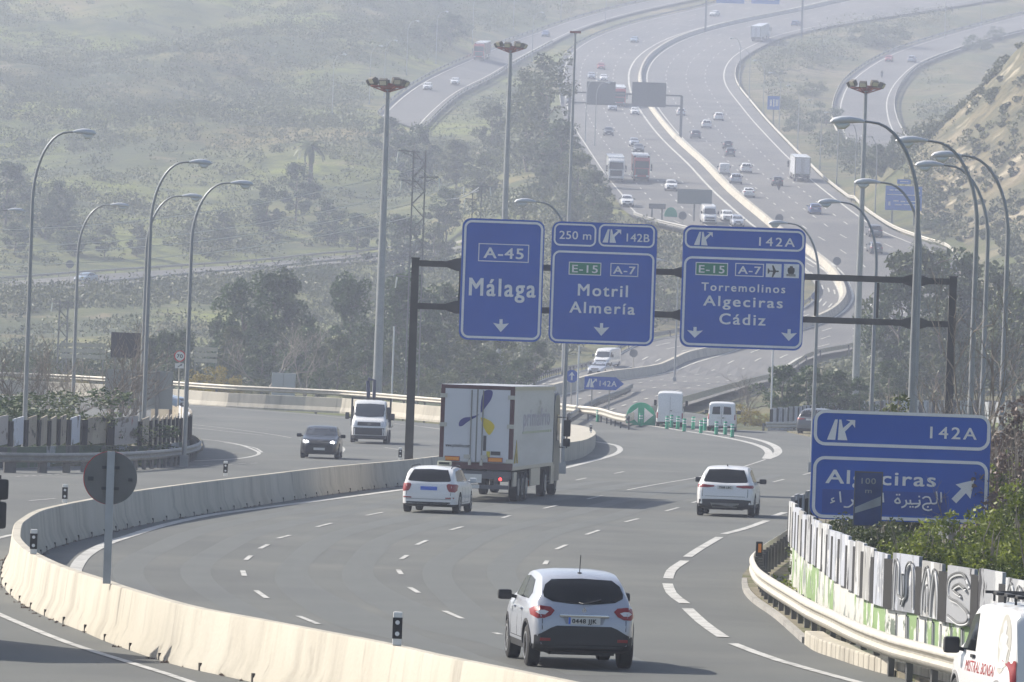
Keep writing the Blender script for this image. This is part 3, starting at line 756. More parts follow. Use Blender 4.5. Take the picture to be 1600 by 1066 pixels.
# round blue sign
YR = 445.0; c0, z0 = XZ(893.5, 588, YR); zg = gh(c0, YR)
r_ = thing('round_sign', (c0, YR, zg), 'round blue sign with a white upward arrow', 'sign')
T = Matrix.Translation((0, 0, z0 - zg)); b = MB(); b.lathe([(.45, -.04), (.45, 0)], 28, T); b.obj('panel', m_blue, r_)
b = MB(); b.prism([(-.06, z0-zg-.28), (.06, z0-zg-.28), (.06, z0-zg+.07), (.2, z0-zg+.03), (0, z0-zg+.32), (-.2, z0-zg+.03), (-.06, z0-zg+.07)], -.052, -.04); b.obj('arrow', m_refl, r_)
b = MB(); b.tube([(0, .05, 0), (0, .05, z0-zg)], .04); b.obj('post', m_galv, r_)
# green divergence marker
P = gp(1001, 665); s = F / P.y; R_ = 22.5 / s; h = 36 / s
g_ = thing('divergence_marker', P, 'large green half round marker with two white arrows at the split', 'marker')
zt = R_; poly = [(-R_, 0)] + [(R_ * math.cos(math.radians(180 - k*10)), h - R_ + R_ * math.sin(math.radians(180 - k*10))) for k in range(19)] + [(R_, 0)]
b = MB(); b.prism(poly, -.08, .5); b.obj('body', m_green2, g_)
b = MB()
for sg in (-1, 1):
    b.prism([(sg*R_*.22, h*.12), (sg*R_*.22, h*.78), (sg*R_*.86, h*.46)], -.1, -.08)
b.obj('arrows', m_white, g_)
# green bollards
def bollard0(p):
    t = thing('flexible_bollard', p, '', 'bollard', group='green bollards at the lane split')
    b = MB(); b.lathe([(.11, 0), (.11, .80), (.095, .84)], 14, Matrix.Rotation(0, 4, 'X') @ Matrix(((1,0,0,0),(0,0,-1,0),(0,1,0,0),(0,0,0,1)))); b.obj('tube', m_green2, t, smooth=True)
    b = MB()
    for z in (.50, .66): b.lathe([(.115, z), (.115, z+.07)], 14, Matrix(((1,0,0,0),(0,0,-1,0),(0,1,0,0),(0,0,0,1))))
    b.obj('reflective_bands', m_refl, t)
    b = MB(); b.lathe([(.17, 0), (.17, .04)], 14, Matrix(((1,0,0,0),(0,0,-1,0),(0,1,0,0),(0,0,0,1)))); b.obj('base', m_black, t)
    return t
BO = [((934,660), 'green bollard beside the steel rail, far left of the row'), ((1001,667), 'green bollard in front of the white arrow marker'), ((1033,664), 'green bollard just right of the arrow marker'),
 ((1042,671), 'front green bollard before the left rear corner of the white van'), ((1049,669), 'green bollard behind the rear middle of the tall white van'), ((1059,671), 'green bollard before the right rear corner of the tall white van'), ((1069,675), 'low green bollard standing right of the tall white van'),
 ((1083,672), 'green bollard halfway between the two white vans'), ((1095,678), 'large green bollard left of the small white van'), ((1101,674), 'green bollard half hidden behind another, left of the small van'), ((1114,673), 'green bollard at the rear left of the small white van'), ((1119,680), 'green bollard nearest the small van on its left rear'),
 ((1133,680), 'green bollard at the right rear of the small white van'), ((1144,684), 'last green bollard at the tip of the painted split')]
b0 = None
for (u, v), lb in BO:
    p = gp(u, v)
    if b0 is None: b0 = bollard0(p); b0['label'] = lb
    else: dup(b0, p, label=lb)
# delineators on the barrier
def delin0(p, lb):
    t = thing('delineator_post', p, lb, 'delineator', group='black and white delineators on the barrier')
    b = MB(); b.bbox((0, 0, .24), (.13, .08, .48), .02); b.obj('post', m_white, t)
    b = MB(); b.box((0, 0, .25), (.137, .086, .30)); b.obj('black_panel', m_black, t)
    b = MB()
    for z in (.17, .33): b.lathe([(.032, -.05), (.032, -.042)], 12, Matrix.Translation((0, 0, z)))
    b.obj('reflector', m_refl, t)
    return t
d0 = None
for (u, v), lb in [((620,1009), 'largest black and white delineator on the near barrier in front'), ((52,866), 'delineator on the outer bend of the barrier at far left'), ((101,786), 'delineator on the barrier crest left of the round sign'), ((352,744), 'delineator on the barrier crest right of the round sign'), ((625,719), 'delineator beside the foot of the left gantry post'), ((923,676), 'tiny delineator on the tip of the concrete island')]:
    p = gz(u, v, .95)
    if d0 is None: d0 = delin0(p, lb)
    else: dup(d0, p, label=lb)
p = gz(1186, 866, .75)
t = thing('rail_reflector', p, 'orange reflector post on the bend of the right guard rail', 'reflector')
b = MB(); b.bbox((0, 0, .12), (.16, .07, .34), .02); b.obj('post', m_black, t); b = MB(); b.box((.01, -.04, .14), (.07, .012, .2)); b.obj('reflector', m_orange, t)
# round sign seen from behind
p = gz(167, 912, .95); t = thing('round_sign', p, 'back of a round traffic sign on a square post in the left foreground', 'sign')
cz = gy(170, 747, p.y).z - p.z
b = MB(); b.lathe([(.455, -.0), (.455, .05)], 40, Matrix.Translation((0, .0, cz))); b.obj('disc', mat('sign_back_grey', (.17, .17, .165), .55, .2, var=.1), t, smooth=True)
b = MB(); b.lathe([(.460, .02), (.460, .07)], 40, Matrix.Translation((-.012, 0, cz))); b.obj('rim', m_red, t, smooth=True)
b = MB(); b.box((0, -.05, (cz + .46)/2), (.13, .09, cz + .46)); b.obj('post', m_alu, t)
b = MB(); b.box((-.34, -.012, cz - .02), (.1, .024, .07)); b.box((.34, -.012, cz - .02), (.07, .024, .05)); b.box((0, -.02, cz + .18), (.3, .03, .05)); b.box((0, -.02, cz - .18), (.3, .03, .05)); b.obj('bracket', m_signback, t)
# 70 speed limit sign
Y7 = 330.; c0, z0 = XZ(281, 556.5, Y7); zg = gh(c0, Y7); t = thing('speed_limit_sign', (c0, Y7, zg), 'round red edged 70 sign over a small white plate', 'sign')
k = z0 - zg; b = MB(); b.lathe([(.30, -.03), (.30, 0)], 30, Matrix.Translation((0, 0, k))); b.obj('red_ring', m_red, t)
b = MB(); b.lathe([(.235, -.042), (.235, -.03)], 30, Matrix.Translation((0, 0, k))); b.box((0, -.02, k - .5), (.46, .03, .26)); b.obj('white_face', m_white, t)
b = MB(); text(b, '70', -.15, .15, k - .1, k + .1, -.05, off=.012); b.obj('lettering', m_black, t); b = MB(); b.prism([(-.1, k-.56), (.06, k-.46), (.04, k-.42), (.15, k-.42), (.11, k-.5), (.08, k-.48), (-.08, k-.59)], -.05, -.036); b.obj('arrow', m_black, t)
b = MB(); b.tube([(0, .04, 0), (0, .04, k + .2)], .04); b.obj('post', m_galv, t)
# back of the louvred panel and dark sign on the left island
YL = 300.; x0, z1 = XZ(165, 577, YL); x1, z0 = XZ(269, 640, YL); zg = gh((x0+x1)/2, YL); t = thing('sign_back_panel', ((x0+x1)/2, YL, zg), 'big grey slatted back of a roadside sign on the left island', 'sign')
w2 = (x1 - x0)/2; b = MB(); n = 12
for i in range(n):
    za = z0 + (z1 - z0)*i/n - zg; b.box((0, 0, za + (z1-z0)/n*.46), (2*w2, .06, (z1-z0)/n*.90))
b.box((0, .03, (z0+z1)/2 - zg), (2*w2, .03, z1 - z0)); b.obj('panel', mat('slat_grey', (.30, .31, .30), .6, .0), t)
for f in (-.5, .55): b = MB(); b.box((w2*f, -.1, (z1-zg)/2), (.16, .12, z1-zg)); b.obj('post', m_galvd, t)
YL = 390.; x0, z1 = XZ(174, 519, YL); x1, z0 = XZ(219, 560, YL); zg = gh((x0+x1)/2, YL); t = thing('sign_back_panel', ((x0+x1)/2, YL, zg), 'dark brown back of a sign among bare trees at left', 'sign')
b = MB(); b.box((0, 0, (z0+z1)/2 - zg), (x1-x0, .08, z1-z0)); b.box((0, -.05, (z0+z1)/2 - zg), (.06, .04, z1-z0)); b.obj('panel', mat('dark_back', (.05, .045, .045), .6), t)
for f in (-.35, .35): b = MB(); b.box(((x1-x0)*f, .1, (z1-zg)/2), (.12, .1, z1-zg)); b.obj('post', m_galvd, t)
# two electrical cabinets
t = thing('electrical_cabinet', (XZ(443, 600, 452)[0], 452, gh(-16, 452)), 'pale grey double cabinet behind the far left rail', 'cabinet')
zt = XZ(443, 583, 452)[1] - t.location.z
for i, x in enumerate((-.42, .42)):
    b = MB(); b.bbox((x, 0, zt/2), (.82, .6, zt), .02); b.box((x, -.31, zt*.52), (.7, .02, zt*.8)); b.obj('cabinet', mat('cabinet_grey', (.45, .46, .46), .5), t)
# white posts / reflective wooden post at right
t = thing('wooden_post', gz(1526, 915, .6), 'dark weathered wooden post in the bushes right of the exit sign', 'post'); t.location.z = 0
b = MB(); b.tube([(0, 0, 0), (.02, 0, 1.2), (0, 0, 1.95)], [.09, .085, .08], 10); b.obj('shaft', mat('weathered_wood', (.10, .085, .075), .9, var=.3, scale=8), t, smooth=True)
b = MB(); b.tube([(0, 0, 1.951), (0, 0, 1.99)], .1, 10); b.obj('cap', mat('weathered_wood', (.1, .085, .075)), t)

# ---- street lamps
def lamp_proto(arm=2.5, h=12., top=None):
    t = thing('street_lamp', (0, 0, 0), '', 'street lamp', group='curved street lamps')
    P = [(0, 0, 0), (0, 0, 3), (0, 0, 6), (0, 0, h - 2.7)]
    for k in range(1, 11):
        a = math.radians(9 * k); P.append((arm*.82 * (1 - math.cos(a)), 0, h - 2.7 + 2.5 * math.sin(a)))
    P.append((arm * .95, 0, h - .18))
    rr = [.105, .094, .085, .068] + [.068 - .036*k/11 for k in range(1, 12)]
    b = MB(); b.tube(P, rr, 10); b.obj('pole', m_lamp, t, smooth=60)
    b = MB(); b.tube([(arm*.92, 0, h-.19), (arm*1.0, 0, h-.17), (arm+.25, 0, h-.15), (arm+.5, 0, h-.17), (arm+.72, 0, h-.2), (arm+.8, 0, h-.23)], [.04, .065, .10, .115, .085, .03], 10)
    b.obj('lamp_head', m_lamph, t, smooth=60)
    b = MB(); b.tube([(arm+.28, 0, h-.26), (arm+.42, 0, h-.33), (arm+.56, 0, h-.33), (arm+.68, 0, h-.27)], [.04, .09, .09, .04], 8); b.obj('lamp_glass', m_glassy, t, smooth=60)
    b = MB(); b.box((0, 0, .25), (.34, .34, .5)); b.obj('base', m_lamp, t)
    return t
LP = lamp_proto(1.66); used = [False]
def lamp(uh, vh, up, rz, label, h=12., y=None, ub=None):
    if up == 40: h = 13.7
    if up == 226: h = 12.9
    sc = h / 12.
    """uh,vh = head tip; up = pole near its foot"""
    vd = 554 + (vh - 554)
    if y is None:
        vr = vh - math.tan(ROLL) * (uh - 800); s = (554 - vr) / (h - .2 - CH); y = F / s
        for _ in range(3):
            g = gh((up - 800) / F * y, y); s = (554 - vr) / (h - .2 + g - CH); y = F / s
    x = gy(up, 620, y).x; g = ground_z(x, y)
    if used[0]: return dup(LP, (x, y, g), rz, label, scale=(1., 1., sc))
    used[0] = True; LP.location = (x, y, g); LP.rotation_euler = (0, 0, rz); LP['label'] = label; return LP
for uh, vh, up, rz, lb in [
 (1297,189,1424,PI,'tallest curved lamp at right, its pole crossing the gantry beam'), (1413,220,1517,PI,'curved lamp second tallest at right, before the bare tree'), (1470,243,1566,PI,'rightmost curved lamp of the right hand row'),
 (1448,258,1535,PI,'curved lamp whose head sits just under its right neighbour'), (1346,285,1430,PI,'curved lamp half hidden behind the tallest right lamp pole'), (1289,316,1362,PI,'curved lamp between the high mast and the gantry diamonds'),
 (1210,349,1272,PI,'curved lamp rising just behind the Torremolinos sign'), (810,315,882,PI,'curved lamp with its head above the Málaga sign right corner'),
 (173,208,40,0,'tallest curved lamp at left, over the graffiti fence'), (342,255,226,0,'second curved lamp from the left, tall, at the island end'), (398,288,291,0,'curved lamp at the right tip of the left island fence'),
 (311,308,221,0,'curved lamp right behind the second tall left lamp'), (202,322,114,0,'smaller curved lamp between the tall left lamps'), (40,330,-42,0,'curved lamp whose head enters at the left edge')]:
    lamp(uh, vh, up, rz, lb)
lamp(1000, 492, 1053, PI, 'grey curved lamp on the lower median below the Motril sign', y=620)
bases = [(519,176),(577,161),(600,151),(635,116),(681,98),(738,68),(802,46),(831,95),(876,33),(946,35),(929,229),(914,223),(1170,161),(1155,141),(1192,183),(1217,207),(1246,233),(1281,262),(1307,289),(1335,309),(1367,337),(1476,60),(1533,45)]
ph = ['at the foot of the left slip road','second along the left slip road','third along the left slip road','fourth along the left slip road, in front of dark slope','beside the left slip road under the dark slope','above the red lorry','near the top of the frame left of the mast','by the dark car at the top','at the top between slip road and highway','beside the upper highway rail','left of the far gantry, lower','left of the far gantry, upper','right of the far highway bend, upper left','first on the right of the upper bend','below the upper bend by the rail','by the small far blue sign','right of the small far blue sign','uphill from the white lorry','right of the white lorry','among shrubs left of the right mast','nearest of the far lamps right of the mast','on the inner side of the right slip road','on the far end of the right slip road']
for (u, v), s_ in zip(bases, ph):
    p = gp(u, v); left = u < 900 or u in (946, 929, 914)
    dup(LP, (p.x, p.y, p.z - .3), 0 if left else PI, 'thin hazy street lamp ' + s_, group='distant street lamps')

# ---- high floodlight masts
def mast(u, vtop, vb_, y, label, lights=True, rad=.34):
    pt = gy(u, vtop, y); zg = ground_z(pt.x, y); h = pt.z - zg
    t = thing('floodlight_mast', (pt.x, y, zg), label, 'light mast', group='tall floodlight masts')
    b = MB(); b.tube([(0, 0, 0), (0, 0, h*.5), (0, 0, h)], [rad, rad*.75, rad*.42], 14); b.obj('pole', m_lamp, t, smooth=60)
    if lights:
        b = MB(); b.tube([(0, 0, h - .3), (0, 0, h + .1)], .5, 12)
        for k in range(18):
            a, c = 2*PI*k/18, 2*PI*(k+1)/18
            b.tube([(1.15*math.cos(a), 1.15*math.sin(a), h - .1), (1.15*math.cos(c), 1.15*math.sin(c), h - .1)], .05, 5)
        for k in range(6): a = 2*PI*k/6; b.tube([(0, 0, h - .5), (1.15*math.cos(a), 1.15*math.sin(a), h - .1)], .05, 5)
        b.obj('ring', mat('red_primer', (.22, .05, .03), .7), t)
        for k in range(9):
            a = 2*PI*k/9 + .3; T = Matrix.Translation((1.25*math.cos(a), 1.25*math.sin(a), h + .15 + .1*(k % 2))) @ Matrix.Rotation(a, 4, 'Z') @ Matrix.Rotation(.5, 4, 'Y')
            b = MB(); b.bbox((0, 0, 0), (.34, .56, .42), .05, T=T); b.obj('floodlight', mat('floodlight_housing', (.12, .11, .09), .5, .3), t)
            b = MB(); b.box((.18, 0, 0), (.02, .44, .30), T=T); b.obj('floodlight_glass', mat('floodlight_glass', (.55, .5, .4), .3), t)
    else:
        b = MB(); b.box((0, 0, h + .1), (1.1, .5, .2)); b.obj('head', mat('red_primer', (.22, .05, .03), .7), t)
    return t
mast(606, 133, 610, 430, 'tallest floodlight mast, left of the overhead signs')
mast(798, 74, 340, 560, 'floodlight mast above the gap between Málaga and Motril signs', rad=.36)
mast(899, 52, 265, 640, 'thin mast without lamps beside the far trees, centre', False, .25)
mast(1353, 136, 540, 480, 'floodlight mast rising at right between the curved lamps', rad=.3)
# thin plain poles
for u, vt, y, lb, hp in [(1208, 545, 425, 'thin white pole below the Torremolinos sign', 0), (905, 540, 440, 'thin pole between the round sign and arrow sign', 0), (616, 510, 440, 'thin grey pole left of the gantry post', 0)]:
    pt = gy(u, vt, y); zg = gh(pt.x, y); t = thing('pole', (pt.x, y, zg), lb, 'pole'); b = MB(); b.tube([(0, 0, 0), (0, 0, pt.z - zg)], .06, 8); b.obj('shaft', m_lamph, t)

# ---- lattice pylons and wires
m_pyl = mat('pylon_steel', (.20, .20, .20), .6, .2)
def pylon(u, vt, y, w, label, arms, zb=None):
    pt = gy(u, vt, y); zg = ground_z(pt.x, y); h = pt.z - zg
    t = thing('lattice_pylon', (pt.x, y, zg), label, 'pylon', group='lattice pylons')
    b = MB(); wb = w * 1.15
    cs = [(sx, sy) for sx in (-1, 1) for sy in (-1, 1)]
    for sx, sy in cs: b.tube([(sx*wb/2, sy*wb/2, 0), (sx*w/2, sy*w/2, h)], .065, 4)
    n = int(h / (w*1.1))
    for i in range(n):
        z0, z1 = h*i/n, h*(i+1)/n; a0 = (wb + (w-wb)*i/n)/2; a1 = (wb + (w-wb)*(i+1)/n)/2; s = 1 if i % 2 else -1
        for q in (-1, 1):
            b.tube([(-s*a0, q*a0, z0), (s*a1, q*a1, z1)], .045, 4); b.tube([(q*a0, -s*a0, z0), (q*a1, s*a1, z1)], .045, 4)
    b.obj('lattice', m_pyl, t); tips = []
    for dz, l, sides in arms:
        for sd in sides:
            b = MB(); b.tube([(0, 0, h - dz), (sd*l, 0, h - dz + .1)], .06, 4); b.tube([(0, 0, h - dz - .5), (sd*l, 0, h - dz + .1)], .04, 4)
            b.obj('crossarm', m_pyl, t)
            b = MB(); b.tube([(sd*l, 0, h - dz), (sd*(l+.1), 0, h - dz - .8)], [.07, .05], 6); b.obj('insulator', m_glassy, t)
            tips.append(Vector((pt.x + sd*l, y, zg + h - dz - .8)))
    return tips
tp = pylon(656, 236, 455, .85, 'tall lattice pylon behind the left gantry post', [(.1, 1.5, (-1,)), (1.9, 1.4, (1,)), (2.2, 1.2, (-1,)), (9., 1.3, (-1,))])
pylon(746, 289, 600, .8, 'shorter lattice pylon above the Málaga sign', [(.2, 1.2, (-1, 1)), (1.4, 1.1, (-1,))])
pylon(100, 470, 560, .7, 'small lattice pylon hidden among trees at left', [(.2, 1., (-1, 1))])
def wire(a, b, sag, label):
    P = [a.lerp(b, k/24) - Vector((0, 0, sag*4*(k/24)*(1-k/24))) for k in range(25)]
    m = MB(); m.tube(P, .036, 4); o = m.obj('power_line', mat('power_line', (.6, .6, .6), .5, .3)); tag(o, label, 'cable', 'overhead wires')
for i, (vl, vr, u1) in enumerate([(383, 296, 656), (391, 316, 656), (410, 336, 656), (358, 262, 656)]):
    wire(gy(-60, vl + 2, 455), gy(u1, vr, 455), 1.1, ['upper of the three pale wires', 'middle of the three pale wires', 'lowest of the three pale wires', 'faint top wire'][i] + ' crossing the left hillside')
for i, (a, b) in enumerate([((656,300),(748,293)), ((656,262),(748,298))]):
    wire(gy(*a, 456), gy(*b, 600), .8, ['upper', 'lower'][i] + ' wire between the two pylons')
# ---- far gantry and signs
def farsign(name, a, b, y_or_base, label, m, posts, cat='sign', white=None):
    if isinstance(y_or_base, tuple): y = gp(*y_or_base).y
    else: y = y_or_base
    x0, z1 = XZ(*a, y); x1, z0 = XZ(*b, y); cx = (x0+x1)/2; zg = ground_z(cx, y)
    t = thing(name, (cx, y, zg), label, cat); q = MB(); q.box((0, 0, (z0+z1)/2 - zg), (x1-x0, .15, z1-z0)); q.obj('panel', m, t)
    for f in posts: q = MB(); q.box(((x1-x0)*f, .2, (z1-zg)/2 ), (.25, .2, z1-zg)); q.obj('post', m_galvd, t)
    if white:
        q = MB()
        for (ua, va), (ub, vb) in white:
            xa, za = XZ(ua, va, y); xb, zb = XZ(ub, vb, y); q.box(((xa+xb)/2 - cx, -.09, (za+zb)/2 - zg), (abs(xb-xa), .03, max(.12, abs(za-zb))))
        q.obj('lettering', m_refl, t)
    return t
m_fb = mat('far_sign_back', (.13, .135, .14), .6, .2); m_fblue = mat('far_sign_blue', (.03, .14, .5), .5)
yb = gp(1063, 219).y
g = thing('sign_gantry', (gp(1063, 219).x, yb, gp(1063, 219).z), 'hazy far gantry with two grey sign backs over the distant lanes', 'gantry')
xr, zr = XZ(1063, 150, yb); xl, zl = XZ(888, 150, yb); zb_ = g.location.z
q = MB(); q.box((0, 0, (zr - zb_)/2), (.5, .4, zr - zb_)); q.obj('post', m_fb, g); q = MB(); q.box((xl - xr, 0, (zr - zb_)/2 - 1), (.5, .4, zr - zb_ + 2)); q.obj('post', m_fb, g)
for dz in (0, -1.9): q = MB(); q.box(((xl-xr)/2, 0, zr - zb_ + dz), (xr - xl, .3, .3)); q.obj('beam', m_fb, g)
farsign('overhead_sign', (917,127), (961,165), yb - .5, 'left grey sign back on the hazy far gantry', m_fb, ())
farsign('overhead_sign', (988,128), (1040,168), yb - .5, 'right grey sign back on the hazy far gantry', m_fb, ())
yt = gp(1102, 48).y
g = thing('sign_gantry', gp(1102, 50), 'faint gantry at the very top of the frame', 'gantry'); x2 = gp(1250, 52)
for x in (0, XZ(1252, 30, yt)[0] - g.location.x): q = MB(); q.box((x, 0, 6), (.5, .4, 14)); q.obj('post', m_fb, g)
q = MB(); q.box((9, 0, 12.), (20, .3, .3)); q.obj('beam', m_fb, g)
farsign('overhead_sign', (1120,-24), (1163,6), yt - .5, 'left blue sign cut by the top edge of the frame', m_fblue, (), white=[((1130,-3),(1140,-1)), ((1143,-3),(1152,0))])
farsign('overhead_sign', (1175,-24), (1218,7), yt - .5, 'right blue sign cut by the top edge of the frame', m_fblue, (), white=[((1185,-3),(1195,0)), ((1200,-2),(1210,1))])
farsign('exit_sign', (1199.5,150), (1219,172), (1215, 200), 'small square blue sign on the verge right of the far lanes', m_fblue, (0,), white=[((1203,156),(1206,166)), ((1208,155),(1210,167)), ((1212,156),(1216,166))])
t = farsign('direction_sign', (1384,290), (1440,330), (1410, 352), 'large hazy blue direction sign on the right verge', m_fblue, (-.3, .3), white=[((1386,304),(1438,305.5)), ((1390,296),(1396,298)), ((1398,296),(1408,298)), ((1432,296),(1437,300)), ((1396,313),(1404,315)), ((1407,314),(1414,316)), ((1417,314),(1432,316)), ((1398,319),(1409,321)), ((1412,319),(1430,321)), ((1388,315),(1391,321))])
farsign('direction_sign', (1402,280), (1423,288), gp(1410, 352).y - .3, 'small blue plate on top of the large hazy direction sign', m_fblue, (), white=[((1406,283),(1419,284.5))])
farsign('sign_back_panel', (1059,295), (1112,320), (1084, 347), 'grey sign back on one post by the far lanes', mat('billboard_grey', (.15, .17, .17), .6), (0,))
farsign('sign_back_panel', (1014,318), (1040,327), (1027, 345), 'small dark arrow shaped sign back near the far split', m_fb, (-.3, .3))
P = gp(1048, 340); s = F / P.y
t = thing('divergence_marker', P, 'far green half round marker at the upper road split', 'marker'); R_ = 10/s
q = MB(); q.prism([(-R_, 0)] + [(R_*math.cos(math.radians(180-15*k)), 3/s + R_*1.3*math.sin(math.radians(180-15*k))) for k in range(13)] + [(R_, 0)], -.1, .5); q.obj('body', m_green2, t)
for (u, v), (ub, vb), lb in [((1064,337),(1066,352),'dark round sign back beside the far green marker'), ((1273,463),(1273,492),'blue round sign on the inside of the far bend'), ((1306,408),(1307,430),'dark round sign back above the curved median'), ((1215,341),(1217,360),'dark round sign back on the far median'), ((1050+58,0),(1050+58,30),'x'), ((989,552),(989,580),'grey round sign back by the white van'), ((108,413),(108,452),'grey octagonal sign by the side road left')]:
    if lb == 'x': continue
    P = gp(ub, vb); h = gy(u, v, P.y).z - P.z; r = 6.5 * P.y / F
    t = thing('round_sign', P, lb, 'sign'); q = MB(); q.lathe([(r, -.03), (r, .03)], 20, Matrix.Translation((0, 0, h))); q.obj('disc', m_fb if 'blue' not in lb else mat('dull_blue', (.05, .08, .2), .5), t)
    q = MB(); q.tube([(0, .06, 0), (0, .06, h)], .05, 6); q.obj('post', m_galv, t)
# lattice mast / striped fence on the left field
for (u0, v0, u1, v1), lb in [((95,536,165,541), 'pale rail seen between bare trees at left'), ((304,543,340,553), 'pale striped rail left of the dark pines')]:
    P = [gy(u0, v0, 500), gy(u1, v0 + .035*(u1-u0), 500)]; t = thing('guard_rail', P[0], lb, 'guard rail'); 
    q = MB(); L_ = (P[1]-P[0]).length
    for k in range(3): q.box((L_/2, 0, -.45*k - .1), (L_, .06, .3))
    q.obj('rail', m_galv, t); q = MB(); zg = gh(P[0].x, 500) - P[0].z
    for k in range(3): q.box((L_*(.05+.45*k), .1, (zg)/2), (.1, .1, -zg))
    q.obj('posts', m_galvd, t)

# ---------------------------------------------------------------- graffiti fences
def graf(name, base, *ly): return noisemat(name, [base] + list(ly), rough=.75)
GP = [graf('graffiti_white', (.47, .48, .49), ((.30, .31, .33), .9, .50, .53, (1, 1, .45)), ((.04, .04, .045), 1.5, .60, .63, (1, 1, .5))),
      graf('graffiti_grey', (.30, .30, .295), ((.50, .51, .52), 1.2, .48, .52, (1, 1, .4)), ((.12, .12, .13), 1.9, .58, .62, (1, 1, .5))),
      graf('graffiti_silver', (.38, .40, .45), ((.22, .23, .25), 1.5, .52, .56, (1, 1, .35)), ((.52, .52, .52), 2.1, .58, .6))]
GB = [graf('graffiti_base_white', (.52, .52, .49), ((.22, .24, .23), 1.4, .54, .58), ((.22, .32, .15), .5, .58, .61)),
      graf('graffiti_base_green', (.22, .32, .15), ((.60, .60, .57), 1.1, .5, .54), ((.14, .17, .14), 1.8, .60, .64)), ]
GL = [graf('faded_beige', (.36, .32, .25), ((.22, .19, .15), 1.2, .5, .6, (1, 1, .35)), ((.36, .32, .26), .7, .55, .7)),
      graf('faded_tan', (.31, .27, .21), ((.40, .36, .28), 1.0, .5, .62, (1, 1, .35)), ((.08, .07, .06), 1.8, .6, .65)),
      graf('faded_white', (.55, .57, .62), ((.20, .19, .19), 1.7, .54, .58, (1, 1, .5)), ((.32, .27, .20), .6, .56, .62)),
      graf('faded_red_mark', (.42, .39, .37), ((.30, .07, .05), .8, .61, .64, (1, 1, .4)), ((.20, .17, .14), 1.3, .55, .6))]
GLB = [graf('faded_base_dark', (.075, .08, .08), ((.14, .14, .13), 1.5, .5, .65)), graf('faded_base_grey', (.30, .32, .34), ((.08, .09, .09), 1.3, .5, .58), ((.09, .15, .08), .8, .56, .62)), graf('faded_base_green', (.07, .11, .065), ((.12, .12, .11), 1.3, .55, .6))]
m_gap = mat('black_fin', (.006, .006, .007), .8)
def fence(name, P, label, ht, hb, step, ma, mb_, gapw, tw, slant=0., low=.08, art=()):
    R = resample(P, step); n = len(R); rr = random.Random(3)
    t = thing(name, R[0], label, 'fence', group='fin walled noise fences'); o = R[0].copy()
    for i in range(n - 1):
        a, b = R[i] - o, R[i+1] - o; d = b - a; L_ = Vector((d.x, d.y)).length; ang = math.atan2(d.y, d.x)
        T = Matrix.Translation(a) @ Matrix.Rotation(ang, 4, 'Z')
        q = MB(); x0 = gapw * L_; l = L_ - x0; c, s = math.cos(tw), math.sin(tw); h1 = ht + .03*math.sin(i*2.3)
        V = [(x0, 0), (x0 + l*c, l*s), (x0 + l*c - .06*s, l*s + .06*c), (x0 - .06*s, .06*c)]; dz = [0, slant, slant, 0]
        q.add([(x, y, hb + e) for (x, y), e in zip(V, dz)] + [(x, y, h1 + e) for (x, y), e in zip(V, dz)], [(0,3,2,1),(4,5,6,7),(0,1,5,4),(1,2,6,5),(2,3,7,6),(3,0,4,7)], 0, T)
        q.obj('panel', rr.choice(ma), t)
        q = MB(); q.box((x0/2, .04, (hb + h1)/2 - low/2), (x0*.98, .09, h1 - hb - low), T=T); q.obj('fin', m_gap, t)
        q = MB(); q.box((L_/2, .14, hb/2 - .02), (L_*.985, .12, hb + .02), T=T); q.obj('base_panel', rr.choice(mb_), t)
    for i in art:
        if i >= n - 1: continue
        a, b = R[i] - o, R[i+1] - o; d = b - a; L_ = Vector((d.x, d.y)).length; ang = math.atan2(d.y, d.x); T = Matrix.Translation(a) @ Matrix.Rotation(ang, 4, 'Z')
        x0 = gapw*L_ + .08; x1 = L_ - .06; c = (x0 + x1)/2; h = (x1 - x0)/2; v = i % 3; q = MB(); q2 = MB()
        up = {0: [[(x0, hb + .05), (x0 + .05, ht - .45), (x0 + h*.6, ht - .1), (c, ht - .5), (c - .02, hb + .1)], [(c + .05, hb + .05), (c + .12, ht - .5), (c + h*.5, ht - .12), (x1 - .05, ht - .45), (x1, hb + .04)], [(x0 + .28, hb + .1), (x0 + .32, ht - .5), (x0 + .5, ht - .42), (x0 + .52, hb + .2)]],
              1: [[(x1 - .1, ht - .3), (c + .2, ht - .1), (x0 + .1, ht - .2), (x0 + .08, ht - .5), (c, ht - .58), (x1 - .1, ht - .72), (x1 - .12, hb + .08), (c, hb + .03), (x0 + .05, hb + .12)], [(x1 - .35, ht - .34), (c, ht - .28), (x0 + .35, ht - .38), (c + .1, ht - .46)]],
              2: [[(x0 + .05, hb + .02), (x0 + .1, ht - .14), (x0 + .34, ht - .16), (x0 + .4, hb + .3), (c + .1, hb + .28), (c + .16, ht - .18), (x1 - .2, ht - .14), (x1 - .05, hb + .1)], [(c - .1, ht - .3), (c + .0, ht - .62), (c - .14, hb + .12)]]}[v]
        lo = [[(x0, hb - .06), (x0 + .08, .42), (x0 + h*.5, .26), (c - .05, .5), (c - .04, hb - .05)], [(c + .08, hb - .06), (c + .14, .45), (c + h*.5, .30), (x1 - .05, .5), (x1, hb - .06)]]
        for z_, grp, y_ in ((0, up, -.012), (1, lo, .068)):
            for pl in grp:
                sp = smooth_poly([Vector((x, z, 0)) for x, z in pl], 6)
                q.tube([(p.x, y_ + .008, p.y) for p in sp], .024 if not z_ else .02, 5, T=T); q2.tube([(p.x + .06, y_ + .012, p.y - .03) for p in sp], .022, 5, T=T)
        q.obj('graffiti', m_gb, t); q2.obj('graffiti', m_gw, t)
    return t
m_gb = mat('graffiti_dark_line', (.13, .135, .14), .8, var=.3, scale=2); m_gw = mat('graffiti_pale_line', (.50, .51, .52), .8)
